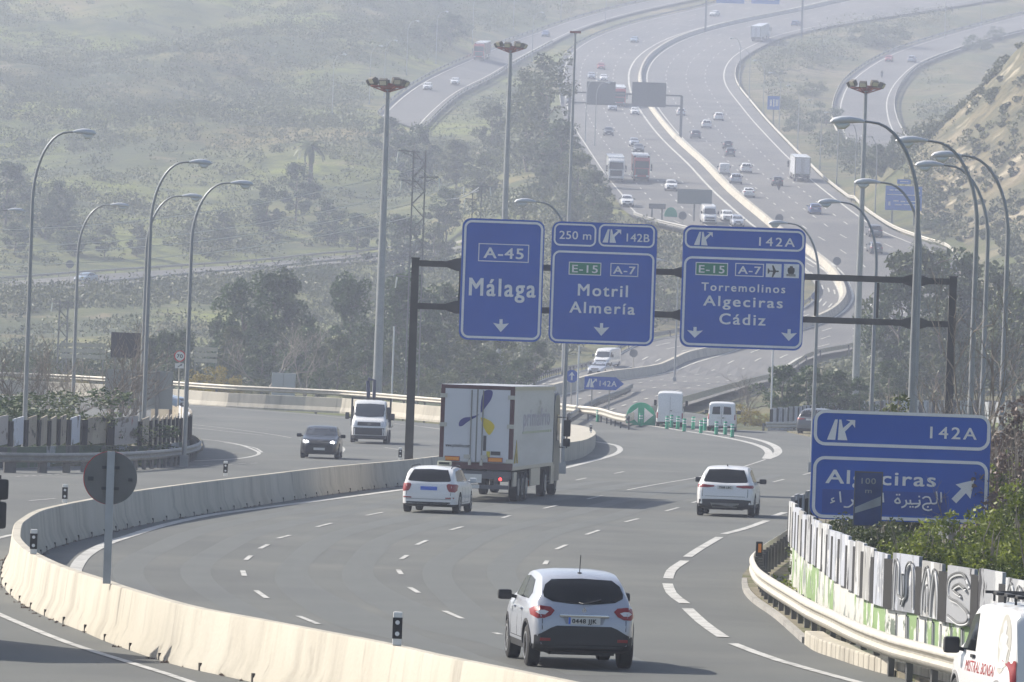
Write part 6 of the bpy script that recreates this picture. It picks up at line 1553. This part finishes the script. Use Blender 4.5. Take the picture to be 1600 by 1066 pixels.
# wing mirror of a lorry whose cab fills the space left of the frame
def leftcab():
    p = gy(9, 784, 104.); t = thing('lorry_cab', (p.x - 1.5*math.cos(.6), 104. - 1.5*math.sin(.6), 0), 'dark lorry cab whose mirror cuts into the left edge of the frame', 'lorry', .6)
    x = 1.5; z = p.z
    k = MB(); k.bbox((x - .12, 0, z + .20), (.27, .16, .34), .05); k.bbox((x - .13, 0, z - .22), (.24, .16, .44), .05); k.tube([(x - .35, .1, z + .42), (x - .1, .05, z + .42), (x - .1, .05, z - .46), (x - .35, .1, z - .44)], .03, 6); k.obj('mirror', m_plast, t, smooth=40)
    xb = x - .38 - 1.2
    k = MB(); k.bbox((xb, .9, 1.65), (2.3, 2.2, 2.3), .15, seg=3); k.obj('cab', P_black, t, smooth=40)
    k = MB(); k.bbox((xb, -.21, 2.1), (2.0, .05, .8), .02); k.obj('windscreen', m_wind, t)
    for s in (-1, 1): k = MB(); k.bbox((xb + s*.85, -.22, .95), (.45, .06, .25), .03); k.obj('headlight', m_head, t)
    k = MB(); k.bbox((xb, -.22, 1.35), (1.8, .05, .7), .03); k.obj('grille', m_plast, t)
    k = MB(); k.box((xb, 6.2, 2.45), (2.5, 8, 2.9)); k.obj('box_body', m_boxw, t)
    ms = wheel_meshes(.5, .3, 10, True, .58)
    for y in (.9, 4.5, 9.): 
        for s in (-1, 1): w_ = add_wheel(t, xb + s*1.05, y, .5, ms, s); w_.rotation_euler = (0, 0, PI/2 if s < 0 else -PI/2); w_.rotation_euler = (0, 0, math.radians(90*s))
leftcab()
# ---------------------------------------------------------------- vegetation
RS_ = np.random.RandomState(5)
def leaves(centers, rad, n, size, flat=.8, rs=RS_):
    """n leaf sized faces scattered through each clump"""
    C = np.asarray(centers, float); k = len(C); R = np.asarray(rad, float).reshape(k, -1)
    d = rs.normal(size=(k, n, 3)); d /= np.linalg.norm(d, axis=2, keepdims=True)
    r = rs.uniform(.35, 1., (k, n, 1)) ** .5
    P = (C[:, None] + d * r * R[:, None] * np.array([1, 1, flat])).reshape(-1, 3)
    N = len(P); a = rs.normal(size=(N, 3)); a /= np.linalg.norm(a, axis=1, keepdims=True)
    b = rs.normal(size=(N, 3)); b -= a * (a*b).sum(1, keepdims=True); b /= np.linalg.norm(b, axis=1, keepdims=True)
    s = size * rs.uniform(.6, 1.4, (N, 1)); w = s * rs.uniform(.3, .6, (N, 1))
    return np.stack([P - a*s*.5, P + b*w*.5, P + a*s*.5, P - b*w*.5], 1).reshape(-1, 3)
def quadmesh(name, V, m):
    n = len(V) // 4; me = bpy.data.meshes.new(name); me.vertices.add(len(V)); me.vertices.foreach_set('co', V.ravel())
    me.loops.add(4*n); me.loops.foreach_set('vertex_index', np.arange(4*n)); me.polygons.add(n)
    me.polygons.foreach_set('loop_start', np.arange(0, 4*n, 4)); me.materials.append(m); me.update(calc_edges=True); me.validate(); return me
lm_dark = leafmat('dark_foliage', (.024, .050, .012), (.075, .115, .030), 1.0, .15)
lm_pine = leafmat('pine_foliage', (.026, .058, .018), (.080, .135, .036), .8, .15)
lm_olive = leafmat('olive_foliage', (.050, .072, .018), (.130, .155, .045), .8, .15)
lm_yell = leafmat('yellowing_foliage', (.13, .11, .015), (.38, .29, .03), .9, .2)
lm_bright = leafmat('bright_leaves', (.06, .095, .015), (.23, .27, .04), 2.5, .35)
lm_grey = leafmat('grey_green_foliage', (.050, .070, .026), (.125, .145, .055), .7, .15)
lm_scrub = leafmat('scrub_foliage', (.044, .062, .020), (.125, .135, .042), .12, .12)
lm_dry = leafmat('dry_twigs', (.10, .075, .065), (.22, .17, .14), 1.5, .1)
m_bark = noisemat('bark', [(.14, .12, .10), ((.25, .22, .19), 3., .5, .7), ((.07, .06, .05), 6., .55, .7)], rough=1.)
m_barkp = noisemat('pale_bark', [(.22, .195, .165), ((.34, .31, .27), 3., .5, .7), ((.14, .12, .10), 5., .58, .7)], rough=1.)
def limbs(h, r, n, spread, start, seed, m, parent):
    rr = random.Random(seed); b = MB(); P = [Vector((0, 0, -.3))]; k = 6
    for i in range(1, k + 1): P.append(Vector((rr.uniform(-.03, .03)*h, rr.uniform(-.03, .03)*h, h*.8*i/k)))
    b.tube(P, [r*(1 - .12*i) for i in range(k + 1)], 8)
    for i in range(n):
        z = rr.uniform(start, .78)*h; a = rr.uniform(0, 2*PI); l = spread*rr.uniform(.5, 1)*h; q = Vector((0, 0, z))
        pts = [q, q + Vector((math.cos(a)*l*.5, math.sin(a)*l*.5, l*.35)), q + Vector((math.cos(a)*l, math.sin(a)*l, l*.5))]; b.tube(pts, [r*.4, r*.25, r*.08], 5)
    return b.obj('trunk', m, parent, smooth=60)
PROT = {}
def tree_proto(kind, seed):
    """unit tree: height 1 (scaled on placing), trunk and crown"""
    rr = random.Random(seed); rs = np.random.RandomState(seed)
    t = thing('tree', (0, 0, 0), 'x', 'tree'); H = 10.
    if kind == 'broad':
        t.name = 'leafy_tree'; limbs(H, .20, 9, .28, .2, seed, m_bark, t); C, R = [], []
        for i in range(46):
            a = rr.uniform(0, 2*PI); z = rr.uniform(.12, 1.0); w = .40 * math.sin(min(1, (z + .12)/.75)*PI/2) * (1 if z < .62 else max(.25, 1 - (z - .62)*1.9)); q = rr.uniform(.35, 1)*w
            C.append((math.cos(a)*q*H, math.sin(a)*q*H, z*H*.93)); R.append([rr.choice([.06, .08, .10, .14])*H])
        V = leaves(C, R, 150, .40, .75, rs)
    elif kind == 'pine':
        t.name = 'pine_tree'; limbs(H, .17, 12, .22, .15, seed, m_bark, t); C, R = [], []
        for i in range(52):
            z = rr.uniform(.08, 1.0); a = rr.uniform(0, 2*PI); w = (.30*(1.06 - z)**.6 + .04) * rr.uniform(.4, 1.15)
            C.append((math.cos(a)*w*H, math.sin(a)*w*H, z*H)); R.append([rr.uniform(.045, .09)*H])
        V = leaves(C, R, 140, .36, 1.1, rs)
    elif kind == 'euc':
        t.name = 'eucalyptus_tree'; limbs(H, .16, 10, .2, .15, seed, m_barkp, t); C, R = [], []
        for i in range(46):
            z = rr.uniform(.12, 1.0); a = rr.uniform(0, 2*PI); w = .19*(1.1 - abs(z - .55)) * rr.uniform(.3, 1.2)
            C.append((math.cos(a)*w*H, math.sin(a)*w*H, z*H*.97)); R.append([rr.uniform(.05, .09)*H])
        V = leaves(C, R, 110, .28, 1.2, rs)
    elif kind == 'shrub':
        t.name = 'shrub'; limbs(H*.6, .2, 8, .5, .05, seed, m_bark, t); C, R = [], []
        for i in range(40):
            a = rr.uniform(0, 2*PI); q = math.sqrt(rr.random())*.55; z = rr.uniform(.05, .92) * (1 - (q/.62)**2*.65)
            C.append((math.cos(a)*q*H, math.sin(a)*q*H, z*H)); R.append([rr.uniform(.10, .17)*H])
        V = leaves(C, R, 150, .40, .8, rs)
    elif kind == 'palm':
        t.name = 'palm_tree'; b = MB(); b.tube([(0, 0, 0), (.1, 0, 3), (0, 0, 6.6)], [.45, .38, .34], 8); b.obj('trunk', m_bark, t); vs = []
        for i in range(34):
            a = rr.uniform(0, 2*PI); e = rr.uniform(-.5, 1.2); l = rr.uniform(2.4, 3.4)
            for k in range(7):
                s0, s1 = k/7., (k+1)/7.; f = lambda s: np.array([math.cos(a)*l*s*math.cos(e - s*.9), math.sin(a)*l*s*math.cos(e - s*.9), 6.7 + l*s*math.sin(e - s*.9)])
                p, q = f(s0), f(s1); n = np.array([-math.sin(a), math.cos(a), -.4])*.30*(1 - abs(s0 - .4)); vs += [p - n, q - n*.9, q + n*.9, p + n]
        V = np.array(vs)
    if kind != 'palm' or True:
        me = quadmesh('crown', V, lm_dark); link('crown', me, t)
    t.scale = (1, 1, 1); return t
def bare_proto(seed, H=10., dens=1., m=None, up=.75, twig=True, tw=.022):
    rr = random.Random(seed); t = thing('bare_tree', (0, 0, 0), 'x', 'tree'); b = MB(); tb = MB()
    def grow(p, d, l, r, lv):
        n = 3; P = [p]; q = p.copy(); dd = d.copy()
        for i in range(n):
            dd = (dd + Vector((rr.gauss(0, .16), rr.gauss(0, .16), rr.gauss(.03, .10)))).normalized(); q = q + dd * l/n; P.append(q.copy())
        (b if lv < 2 else tb).tube(P, [r*(1 - .18*i) for i in range(n + 1)], 6 if lv < 2 else 3, cap=lv < 1)
        if lv >= 4: return
        k = rr.randint(3, 4) if lv < 3 else rr.randint(2, 3)
        for i in range(k):
            s = P[rr.choice([1, 2, 3])] if i else P[-1]
            nd = (dd + Vector((rr.gauss(0, .55), rr.gauss(0, .55), rr.gauss(up*.3, .35)))).normalized()
            grow(s, nd, l*rr.uniform(.55, .8), max(r*.52, tw), lv + 1)
    for i in range(max(1, int(2*dens))):
        grow(Vector((rr.uniform(-.2, .2), rr.uniform(-.2, .2), -.2)), Vector((rr.gauss(0, .22), rr.gauss(0, .22), 1)).normalized(), H*.34, H*.014, 0)
    b.obj('trunk', m or m_barkp, t, smooth=60); tb.obj('twigs', m or m_barkp, t); return t
PR = {('broad', 0): tree_proto('broad', 11), ('broad', 1): tree_proto('broad', 12), ('pine', 0): tree_proto('pine', 21), ('pine', 1): tree_proto('pine', 22),
      ('euc', 0): tree_proto('euc', 31), ('shrub', 0): tree_proto('shrub', 41), ('shrub', 1): tree_proto('shrub', 42), ('palm', 0): tree_proto('palm', 51),
      ('thin', 0): bare_proto(71, tw=.013), ('thin', 1): bare_proto(74, tw=.013),
      ('bare', 0): bare_proto(61), ('bare', 1): bare_proto(64), ('bare', 2): bare_proto(67, dens=1.5)}
tcount = 0
def tree(kind, u, vt, y, label, ar=1., leaf=None, base=None, group=None, cat=None, fitH=None):
    """stands at distance y under pixel column u, its top at row vt"""
    global tcount
    tcount += 1; ks = [k for k in PR if k[0] == kind]; pr = PR[ks[tcount % len(ks)]]
    pt = gy(u, vt, y); zg = ground_z(pt.x, y) if base is None else base; h = max(1., pt.z - zg); s = h/10.
    o = dup(pr, (pt.x, y, zg), rnd.uniform(0, 6.28), label, group, (s*ar, s*ar, s), (lm_dark, leaf) if leaf and leaf != lm_dark else None, cat or ('shrub' if kind == 'shrub' else 'tree'))
    return o
D, PI_, O, YE, GR, BR = lm_dark, lm_pine, lm_olive, lm_yell, lm_grey, lm_bright
# left island
tree('shrub', 108, 592, 266, 'wide dark green shrub behind the middle of the left fence', 2.1, D); tree('shrub', 8, 570, 270, 'dark shrub at the left edge behind the fence', 1.5, D); tree('shrub', 60, 600, 275, 'low dark shrub beside the tallest left lamp pole', 1.6, O)
tree('shrub', 150, 612, 262, 'small grey green shrub behind the fence left of the slatted panel', 1.3, O)
for u, vt, y, ar, lb in [(22, 455, 285, .9, 'bare twiggy tree at the left edge of the frame'), (88, 480, 280, .8, 'bare tree just right of the tallest left lamp'), (128, 520, 292, .8, 'small bare tree behind the dark left shrub'), (186, 438, 276, .75, 'tall bare tree in front of the slatted sign back'), (52, 500, 300, .9, 'tangled bare tree behind the tallest left lamp'), (205, 505, 282, .6, 'thin bare sapling beside the left island lamps')]:
    tree('bare', u, vt, y, lb, ar)
# belt beyond the far left barrier
for k, u, vt, y, ar, lf, lb in [
 ('shrub', 330, 566, 480, 1.3, YE, 'yellow flowering shrub above the far left rail'), ('shrub', 120, 578, 490, 1.2, YE, 'yellowish shrub behind the far left rail'), ('pine', 262, 520, 520, .9, D, 'dark bushy tree left of the 70 sign'), ('pine', 285, 512, 530, .9, D, 'dark bushy tree right behind the 70 sign'),
 ('pine', 235, 528, 525, .9, D, 'dark low tree behind the dark sign back'), ('shrub', 55, 540, 520, 1.2, D, 'dark bush behind the bare trees at left'), ('shrub', 150, 545, 530, 1.1, D, 'dark bush left of the dark sign back'),
 ('pine', 382, 432, 570, 1., PI_, 'big pine left of the bare pair in the middle distance'), ('pine', 432, 428, 580, 1.1, D, 'tall dark pine behind the bare tree'), ('broad', 365, 505, 545, .9, GR, 'grey green bush under the big pine'),
 ('pine', 548, 436, 575, .85, PI_, 'tall narrow pine left of the tallest mast'), ('pine', 572, 505, 555, 1.1, D, 'dark pine at the foot of the tallest mast'), ('pine', 500, 540, 540, 1., GR, 'low grey green pine behind the grey cabinets'), ('broad', 530, 520, 545, 1., O, 'round olive tree left of the tallest mast'),
 ('pine', 640, 430, 580, 1., PI_, 'pine behind the left gantry post'), ('pine', 690, 438, 585, 1.1, D, 'dark pine left of the Málaga sign'), ('broad', 665, 500, 545, 1.1, D, 'broad dark tree behind the gantry post and sign'), ('broad', 735, 505, 540, 1.1, GR, 'grey green tree under the Málaga sign'),
 ('broad', 790, 520, 535, 1., O, 'olive tree under the gap between two signs'), ('broad', 838, 528, 540, .9, D, 'dark tree right above the lorry roof'), ('pine', 602, 545, 530, 1.1, O, 'olive tree right of the tallest mast foot'), ('shrub', 700, 560, 500, 1.2, O, 'low bush left above the lorry'),
 ('broad', 470, 470, 585, .8, D, 'dark tree behind the bare tree branches'), ('shrub', 640, 575, 490, 1.2, GR, 'low bush right of the gantry post'), ('shrub', 560, 582, 485, 1.1, O, 'low bush above the small white truck'), ('shrub', 400, 580, 490, 1., GR, 'low bush left of the grey cabinets'),
 ('pine', 345, 500, 590, 1.1, D, 'dark tree at the left side of the big pine'), ('broad', 480, 505, 560, 1., PI_, 'dark green tree between the bare trees and the narrow pine'), ('broad', 410, 530, 530, 1.1, D, 'dark low tree under the large bare tree'), ('broad', 575, 545, 520, 1., D, 'dark low tree behind the small white truck crane'),
 ('pine', 620, 470, 590, 1.1, D, 'dark pine between tallest mast and gantry post'), ('broad', 760, 545, 515, 1.1, D, 'low dark tree above the left half of the lorry roof'), ('broad', 500, 575, 500, 1.1, D, 'low dark bush right of the grey cabinets'), ('broad', 810, 560, 505, 1., PI_, 'low green tree above the right half of the lorry roof'), ('shrub', 352, 574, 478, 1.2, YE, 'second yellow shrub beside the first above the far left rail')]:
    tree(k, u, vt, y, lb, ar, lf)
for u, vt, y, ar, lb in [(425, 445, 520, 1.1, 'large bare tree above the grey cabinets'), (480, 480, 515, .9, 'bare tree right of the largest bare one'), (1180, 540, 432, 1.15, 'bare spreading tree under the Torremolinos sign'), (1165, 575, 428, 1., 'smaller bare tree under the Torremolinos sign')]:
    tree('thin', u, vt, y, lb, ar)
# hillside left
for k, u, vt, y, ar, lf, lb in [
 ('broad', 12, 248, 985, 1.2, D, 'large dark tree at the left edge above the hillside road'), ('broad', 95, 282, 990, 1., D, 'rounded dark tree right of the tallest left lamp'), ('pine', 48, 318, 975, 1., PI_, 'conifer between the left lamps on the hillside'), ('pine', 72, 325, 972, 1., D, 'dark conifer in the row above the hillside road'),
 ('broad', 25, 345, 960, 1.3, D, 'dark tree above the left end of the hillside road'), ('broad', 118, 345, 962, 1.3, D, 'dark tree above the hillside road, behind the smaller lamp'), ('broad', 165, 352, 962, 1.1, GR, 'grey tree above the pale car'), ('broad', 215, 350, 965, 1., GR, 'hazy tree left of the tall left lamp pair'),
 ('shrub', 250, 425, 850, 1.3, D, 'big dark bush below the hillside road'), ('shrub', 285, 440, 845, 1.1, D, 'dark bush right of the biggest one below the hillside road'), ('shrub', 220, 440, 860, 1., D, 'bush left of the biggest one below the hillside road'),
 ('broad', 350, 330, 985, 1.1, GR, 'grey green tree behind the wires, left centre'), ('broad', 300, 345, 975, 1., O, 'olive tree behind the third left lamp'), ('broad', 420, 290, 1010, 1.1, D, 'dark tree on the slope left centre'), ('broad', 465, 250, 1040, 1., D, 'dark tree on the middle of the left slope'),
 ('broad', 515, 310, 1000, 1.2, D, 'wide dark tree left of the tallest mast'), ('broad', 560, 330, 985, 1.2, D, 'dark tree on the slope beside the tallest mast'), ('palm', 487, 200, 1080, 1.0, O, 'lone palm on the upper left slope'),
 ('broad', 632, 330, 905, 1.2, D, 'dark tree beside the lattice pylon'), ('broad', 680, 350, 900, 1.1, O, 'olive tree left above the Málaga sign'), ('broad', 700, 290, 960, 1.1, D, 'dark tree between the two pylons'),
 ('shrub', 490, 395, 900, 1.2, D, 'dark bush on the edge of the hillside road'), ('shrub', 515, 400, 890, 1.1, O, 'bush below the middle of the hillside road'), ('broad', 760, 240, 1010, 1.1, O, 'olive tree left of the second mast'), ('broad', 715, 215, 1050, 1.1, GR, 'hazy tree below the left slip road'),
 ('broad', 650, 195, 1080, 1.1, D, 'dark tree at the lower end of the left slip road'), ('broad', 610, 180, 1110, 1.1, D, 'dark tree beside the tallest mast head'), ('broad', 770, 160, 1120, 1., GR, 'hazy bushy tree left of the second mast head'),
 ('euc', 858, 88, 1020, 1.3, GR, 'tall grey eucalyptus left of the thin mast'), ('euc', 830, 110, 1040, 1.2, GR, 'second tall eucalyptus, left of the first'), ('broad', 880, 185, 985, 1.1, D, 'dark tree at the foot of the eucalyptus by the far road'),
 ('broad', 850, 260, 940, 1.2, D, 'dark tree above the Motril sign, left'), ('broad', 905, 235, 935, 1.2, O, 'green tree by the thin mast at the edge of the far road'), ('broad', 930, 265, 900, 1.1, D, 'dark tree beside the white lorry'), ('broad', 945, 310, 870, 1., D, 'dark tree just above the Motril sign'),
 ('broad', 890, 300, 885, 1.2, D, 'dark tree over the Motril sign, centre'), ('broad', 820, 300, 900, 1.2, O, 'olive tree beside the curved lamp head above the signs'), ('broad', 790, 330, 880, 1.1, D, 'dark tree between the Málaga and Motril signs'), ('shrub', 1040, 390, 790, 1.3, O, 'bush seen between the Motril and Torremolinos signs'), ('shrub', 1045, 430, 770, 1.2, GR, 'lower bush seen between the two right signs'),
 ('broad', 705, 20, 1500, 1.6, D, 'hazy tree mass on the dark slope behind the left slip road'), ('broad', 650, 40, 1480, 1.6, D, 'hazy dark trees left on the slope behind the slip road')]:
    tree(k, u, vt, y, lb, ar, lf)
# right side
for k, u, vt, y, ar, lf, lb in [
 ('broad', 1440, 378, 560, 1., GR, 'tall grey green tree behind the right gantry post'), ('broad', 1490, 390, 575, 1., D, 'tall dark tree right of the gantry post'), ('broad', 1410, 420, 550, .8, D, 'tall tree left of the gantry post'), ('broad', 1540, 410, 560, 1., GR, 'tall tree behind the right hand lamp poles'), ('broad', 1590, 440, 540, 1., O, 'tree at the right edge behind the bare branches'),
 ('broad', 1470, 470, 520, 1., GR, 'lower tree in front of the tall right ones'),
 ('broad', 1225, 566, 428, 1.1, PI_, 'dark green tree below the right part of the gantry'), ('broad', 1262, 572, 432, 1.2, PI_, 'dark green tree left of the exit sign'), ('broad', 1305, 575, 436, 1.2, D, 'dark green tree above the exit sign, left'), ('broad', 1345, 590, 440, 1.1, PI_, 'dark green tree above the middle of the exit sign'), ('broad', 1390, 560, 470, 1., D, 'dark tree behind the tallest right lamp pole'),
 ('shrub', 1165, 628, 424, 1.2, YE, 'yellow brown shrub at the foot of the bare tree'), ('shrub', 1190, 640, 424, 1., YE, 'yellowish low shrub beside the distant pale fence'),
 ('shrub', 1385, 262, 1010, 1.3, YE, 'yellow green shrub left of the large hazy sign'), ('shrub', 1345, 275, 1000, 1.2, O, 'green shrub right of the white lorry verge'),
 
 ('shrub', 1455, 330, 900, 1.4, D, 'dark bush right of the large hazy sign'), ('shrub', 1480, 300, 920, 1.3, D, 'dark bush high right of the large hazy sign'), ('shrub', 1455, 365, 850, 1.2, O, 'scrub by the far rail end at right')]:
    tree(k, u, vt, y, lb, ar, lf)
def treeb(kind, u, vb_, vt, label, ar=1., leaf=None):
    return tree(kind, u, vt, gp(u, vb_).y, label, ar, leaf)
for a in [('shrub', 1250, 205, 172, 'dark scrub clump on the slope above the white lorry', 1.3, D), ('shrub', 1292, 195, 155, 'dark scrub clump left of the right slip road', 1.3, D), ('shrub', 1228, 168, 140, 'scrub clump above the small far blue sign', 1.2, O), ('shrub', 1335, 250, 212, 'dark bush below the bend of the right slip road', 1.2, D),
 ('broad', 1372, 286, 222, 'dark tree above the hazy direction sign', .8, D), ('broad', 1398, 262, 210, 'dark tree beside the mast, above the hazy sign', .7, D), ('shrub', 1385, 74, 22, 'pale pinkish hazy bush at the top right', 1.5, GR), ('shrub', 1350, 66, 30, 'hazy bush left of the pinkish one at the top right', 1.3, GR), ('shrub', 1528, 78, 46, 'hazy bush left of two above the right slip road', 1.3, D), ('shrub', 1556, 62, 38, 'hazy bush right of two above the right slip road', 1.2, D), ('shrub', 1300, 225, 192, 'olive scrub between two far lamps', 1.2, O), ('shrub', 1210, 120, 96, 'small scrub inside the upper bend', 1.3, O), ('shrub', 1270, 150, 118, 'scrub high on the slope inside the upper bend', 1.4, O)]:
    treeb(a[0], a[1], a[2], a[3], a[4], a[5], a[6])
# near bushes at right, with smaller leaves
def nearbush(u, vt, y, w, label, leaf, seed, size=.11, n=130, clumps=60, name='oleander_bush', stems=14):
    rr = random.Random(seed); rs = np.random.RandomState(seed); pt = gy(u, vt, y); h = pt.z
    t = thing(name, (pt.x, y, 0), label, 'bush', group='bushes behind the right fence'); b = MB()
    for i in range(stems):
        a = rr.uniform(0, 2*PI); q = rr.uniform(.1, .8)*w; b.tube([(0, 0, 0), (math.cos(a)*q*.5, math.sin(a)*q*.5, h*.5), (math.cos(a)*q, math.sin(a)*q, h*rr.uniform(.7, 1.))], [.03, .02, .006], 5)
    b.obj('stems', m_barkp, t); C, R = [], []
    for i in range(clumps):
        a = rr.uniform(0, 2*PI); q = math.sqrt(rr.random()); z = rr.uniform(.08, .93)*(1 - .35*q*q); C.append((math.cos(a)*q*w, math.sin(a)*q*w, z*h)); R.append([rr.uniform(.16, .34)])
    link('crown', quadmesh('crown', leaves(C, R, n, size, 1.25, rs), leaf), t); return t
nearbush(1592, 748, 131, 1.25, 'bright green oleander bush right of the exit sign', BR, 1, clumps=90)
nearbush(1500, 800, 128, 1.1, 'oleander bush under the arrow of the exit sign', BR, 2); nearbush(1440, 818, 127, 1.0, 'low green bush below the Arabic line of the exit sign', BR, 3); nearbush(1625, 780, 122, 1.2, 'green bush at the right edge behind the fence', BR, 4)
nearbush(1545, 820, 119, .9, 'small green bush in front of the wooden post', BR, 9, clumps=40)
nearbush(1392, 812, 137, 1.1, 'dull dark bush behind the fence under the exit sign', O, 5, size=.09); nearbush(1330, 815, 142, 1.0, 'dull green bush behind the countdown marker post', O, 6, size=.09); nearbush(1285, 806, 146, .6, 'narrow spiky bush at the left foot of the exit sign', O, 10, size=.13, clumps=26)
nearbush(1400, 604, 163, 1.3, 'pale olive bush showing over the top of the exit sign', O, 7, size=.12); nearbush(1375, 622, 160, .8, 'small olive bush over the exit sign, left of the larger', O, 17, size=.12, clumps=30)
nearbush(1585, 610, 172, 1.5, 'dry brown twiggy bush at the right edge above the exit sign', lm_dry, 8, size=.16, n=90); nearbush(1575, 690, 160, 1.2, 'dry reddish bush right of the exit sign top corner', lm_dry, 12, size=.14, n=90); nearbush(1600, 660, 150, 1.2, 'brown grey brush filling the right edge above the oleanders', lm_dry, 21, size=.13, n=110); nearbush(1640, 720, 138, 1.0, 'olive brush at the right edge beside the exit sign', O, 22, size=.12, n=120); nearbush(1562, 680, 155, .5, 'small green bush at the upper right corner of the exit sign', BR, 14, clumps=30)
for u, vt, y, sc, lb in [(1530, 345, 178, .6, 'tall bare tree rising before the right lamp poles'), (1602, 500, 170, .7, 'bare tree at the right edge of the frame'), (1570, 540, 165, .9, 'low bare tree with reddish twigs at the right edge'), (1600, 600, 150, .8, 'bare brush at the right edge level with the exit sign'), (1572, 585, 176, 1.2, 'twiggy bare bush above the right corner of the exit sign'), (1588, 430, 182, .7, 'slender bare tree between the right lamps and the frame edge'), (1560, 650, 158, 1.2, 'low twiggy brush beside the exit sign corner')]:
    tree('thin', u, vt, y, lb, sc, base=0.)
# scrub of the slopes, and weeds by the kerb: too many to count
def scrub(name, n, ylo, yhi, seed, sz, m, cond, per=34, leafs=1.):
    rs = np.random.RandomState(seed); C, R = [], []
    tries = 0
    while len(C) < n and tries < n*12:
        tries += 1; y = ylo + (yhi - ylo)*rs.rand()**1.1; a = rs.uniform(-.092, .092); x = a*y
        dm = math.sqrt(float(np.min((RXY[:, 0] - x)**2 + (RXY[:, 1] - y)**2)))
        if dm < 6: continue
        if not cond(x, y, a, rs): continue
        s = sz * rs.uniform(.5, 1.5) * (1 + (y - 800)/1600.); C.append((x, y, ground_z(x, y) + s*.35)); R.append([s, s, s*.62])
    V = leaves(C, np.array(R), per*3, .46*leafs, 1., rs)
    o = link(name, quadmesh(name, V, m)); return tag(o, kind='stuff')
def pat(x, y, f=.02, o=0.): return math.sin(x*f*2.1 + o + 1.7*math.sin(y*f*.6)) * math.sin(y*f + o*2 + 1.3*math.sin(x*f*1.3))
tag(scrub('hillside_scrub', 5600, 560, 1850, 3, 2.1, lm_scrub, lambda x, y, a, rs: a < .066 and (pat(x, y) > -.22 or rs.rand() < .12) and not (y < 640 and rs.rand() < .5)), 'dark green and olive scrub spread over the hazy slopes')
tag(scrub('dry_scrub', 900, 620, 1850, 4, 1.5, lm_grey, lambda x, y, a, rs: a < .060, per=26), 'paler dry scrub between the darker bushes')
tag(scrub('bluff_scrub', 2000, 640, 1120, 6, .85, lm_scrub, lambda x, y, a, rs: a > .056 and (pat(x, y, .05) > .0 or y < 900), per=34), 'low scrub on the sandy bluff at right')
rs = np.random.RandomState(9); C = []
for i in range(420):
    u = rs.uniform(1165, 1480); k = (u - 1165)/315.; v = 905 + 150*k**.8 + rs.uniform(-6, 4) - (14 if u > 1270 else 0); p = gz(u, v, .12); C.append((p.x + rs.uniform(.1, .9), p.y, .18))
o = link('weeds', quadmesh('weeds', leaves(C, np.full((len(C), 1), .09), 9, .07, .8, rs), lm_bright)); tag(o, 'low weeds along the foot of the right guard rail', kind='stuff')
C = []
for i in range(500):
    j = rs.randint(20, len(MEDIAN) - 2); p = MEDIAN[j]; t_ = (MEDIAN[j+1] - p).normalized(); n_ = Vector((t_.y, -t_.x, 0)); C.append(tuple(p + n_*(rs.choice([-1, 1])*rs.uniform(.32, .42)) + Vector((0, 0, .03))))
o = link('litter', quadmesh('litter', leaves(C, np.full((len(C), 1), .06), 5, .06, .3, rs), lm_dry)); tag(o, 'dry leaves and grit at the foot of the concrete barrier', kind='stuff')
for t in PR.values():
    for c in [c for c in COL.objects if c.parent == t]: bpy.data.objects.remove(c)
    bpy.data.objects.remove(t)
# ---------------------------------------------------------------- light, air, camera settings
SUN = Vector((-.84, .46, 0)).normalized() * math.cos(math.radians(38)) + Vector((0, 0, math.sin(math.radians(38))))
ld = bpy.data.lights.new('sun', 'SUN'); lo = bpy.data.objects.new('sun', ld); COL.objects.link(lo)
ld.energy = 4.9; ld.angle = math.radians(.53); ld.color = (1, .93, .82)
lo.rotation_euler = SUN.to_track_quat('Z', 'Y').to_euler()
w = bpy.data.worlds.new('World'); S.world = w; w.use_nodes = True; nt = w.node_tree
sk = nt.nodes.new('ShaderNodeTexSky'); sk.sky_type = 'NISHITA'; sk.sun_disc = False
sk.sun_elevation = math.radians(38); sk.sun_rotation = math.atan2(SUN.x, SUN.y); sk.dust_density = 2.
nt.links.new(sk.outputs[0], nt.nodes['Background'].inputs[0]); nt.nodes['Background'].inputs[1].default_value = .10
hz = MB(); hz.box((0, 1000, 110), (1900, 2500, 224)); ho = hz.obj('haze', mat('haze', (1, 1, 1)))
hm = MATS['haze']; nt = hm.node_tree; nt.nodes.remove(nt.nodes['Principled BSDF'])
pv = nt.nodes.new('ShaderNodeVolumePrincipled'); pv.inputs['Density'].default_value = .00037; pv.inputs['Color'].default_value = (.71, .775, .955, 1)
pv.inputs['Anisotropy'].default_value = .25
nt.links.new(pv.outputs[0], nt.nodes['Material Output'].inputs['Volume']); tag(ho, kind='stuff')
S.render.engine = 'CYCLES'; c = S.cycles
c.max_bounces = 6; c.diffuse_bounces = 2; c.glossy_bounces = 3; c.transmission_bounces = 3; c.volume_bounces = 1; c.transparent_max_bounces = 6
c.use_denoising = True; c.use_adaptive_sampling = True; c.adaptive_threshold = .02; c.sample_clamp_indirect = 4
try: c.denoiser = 'OPENIMAGEDENOISE'
except Exception: pass
S.view_settings.view_transform = 'Standard'; S.view_settings.look = 'None'; S.view_settings.exposure = .7; S.view_settings.gamma = 1
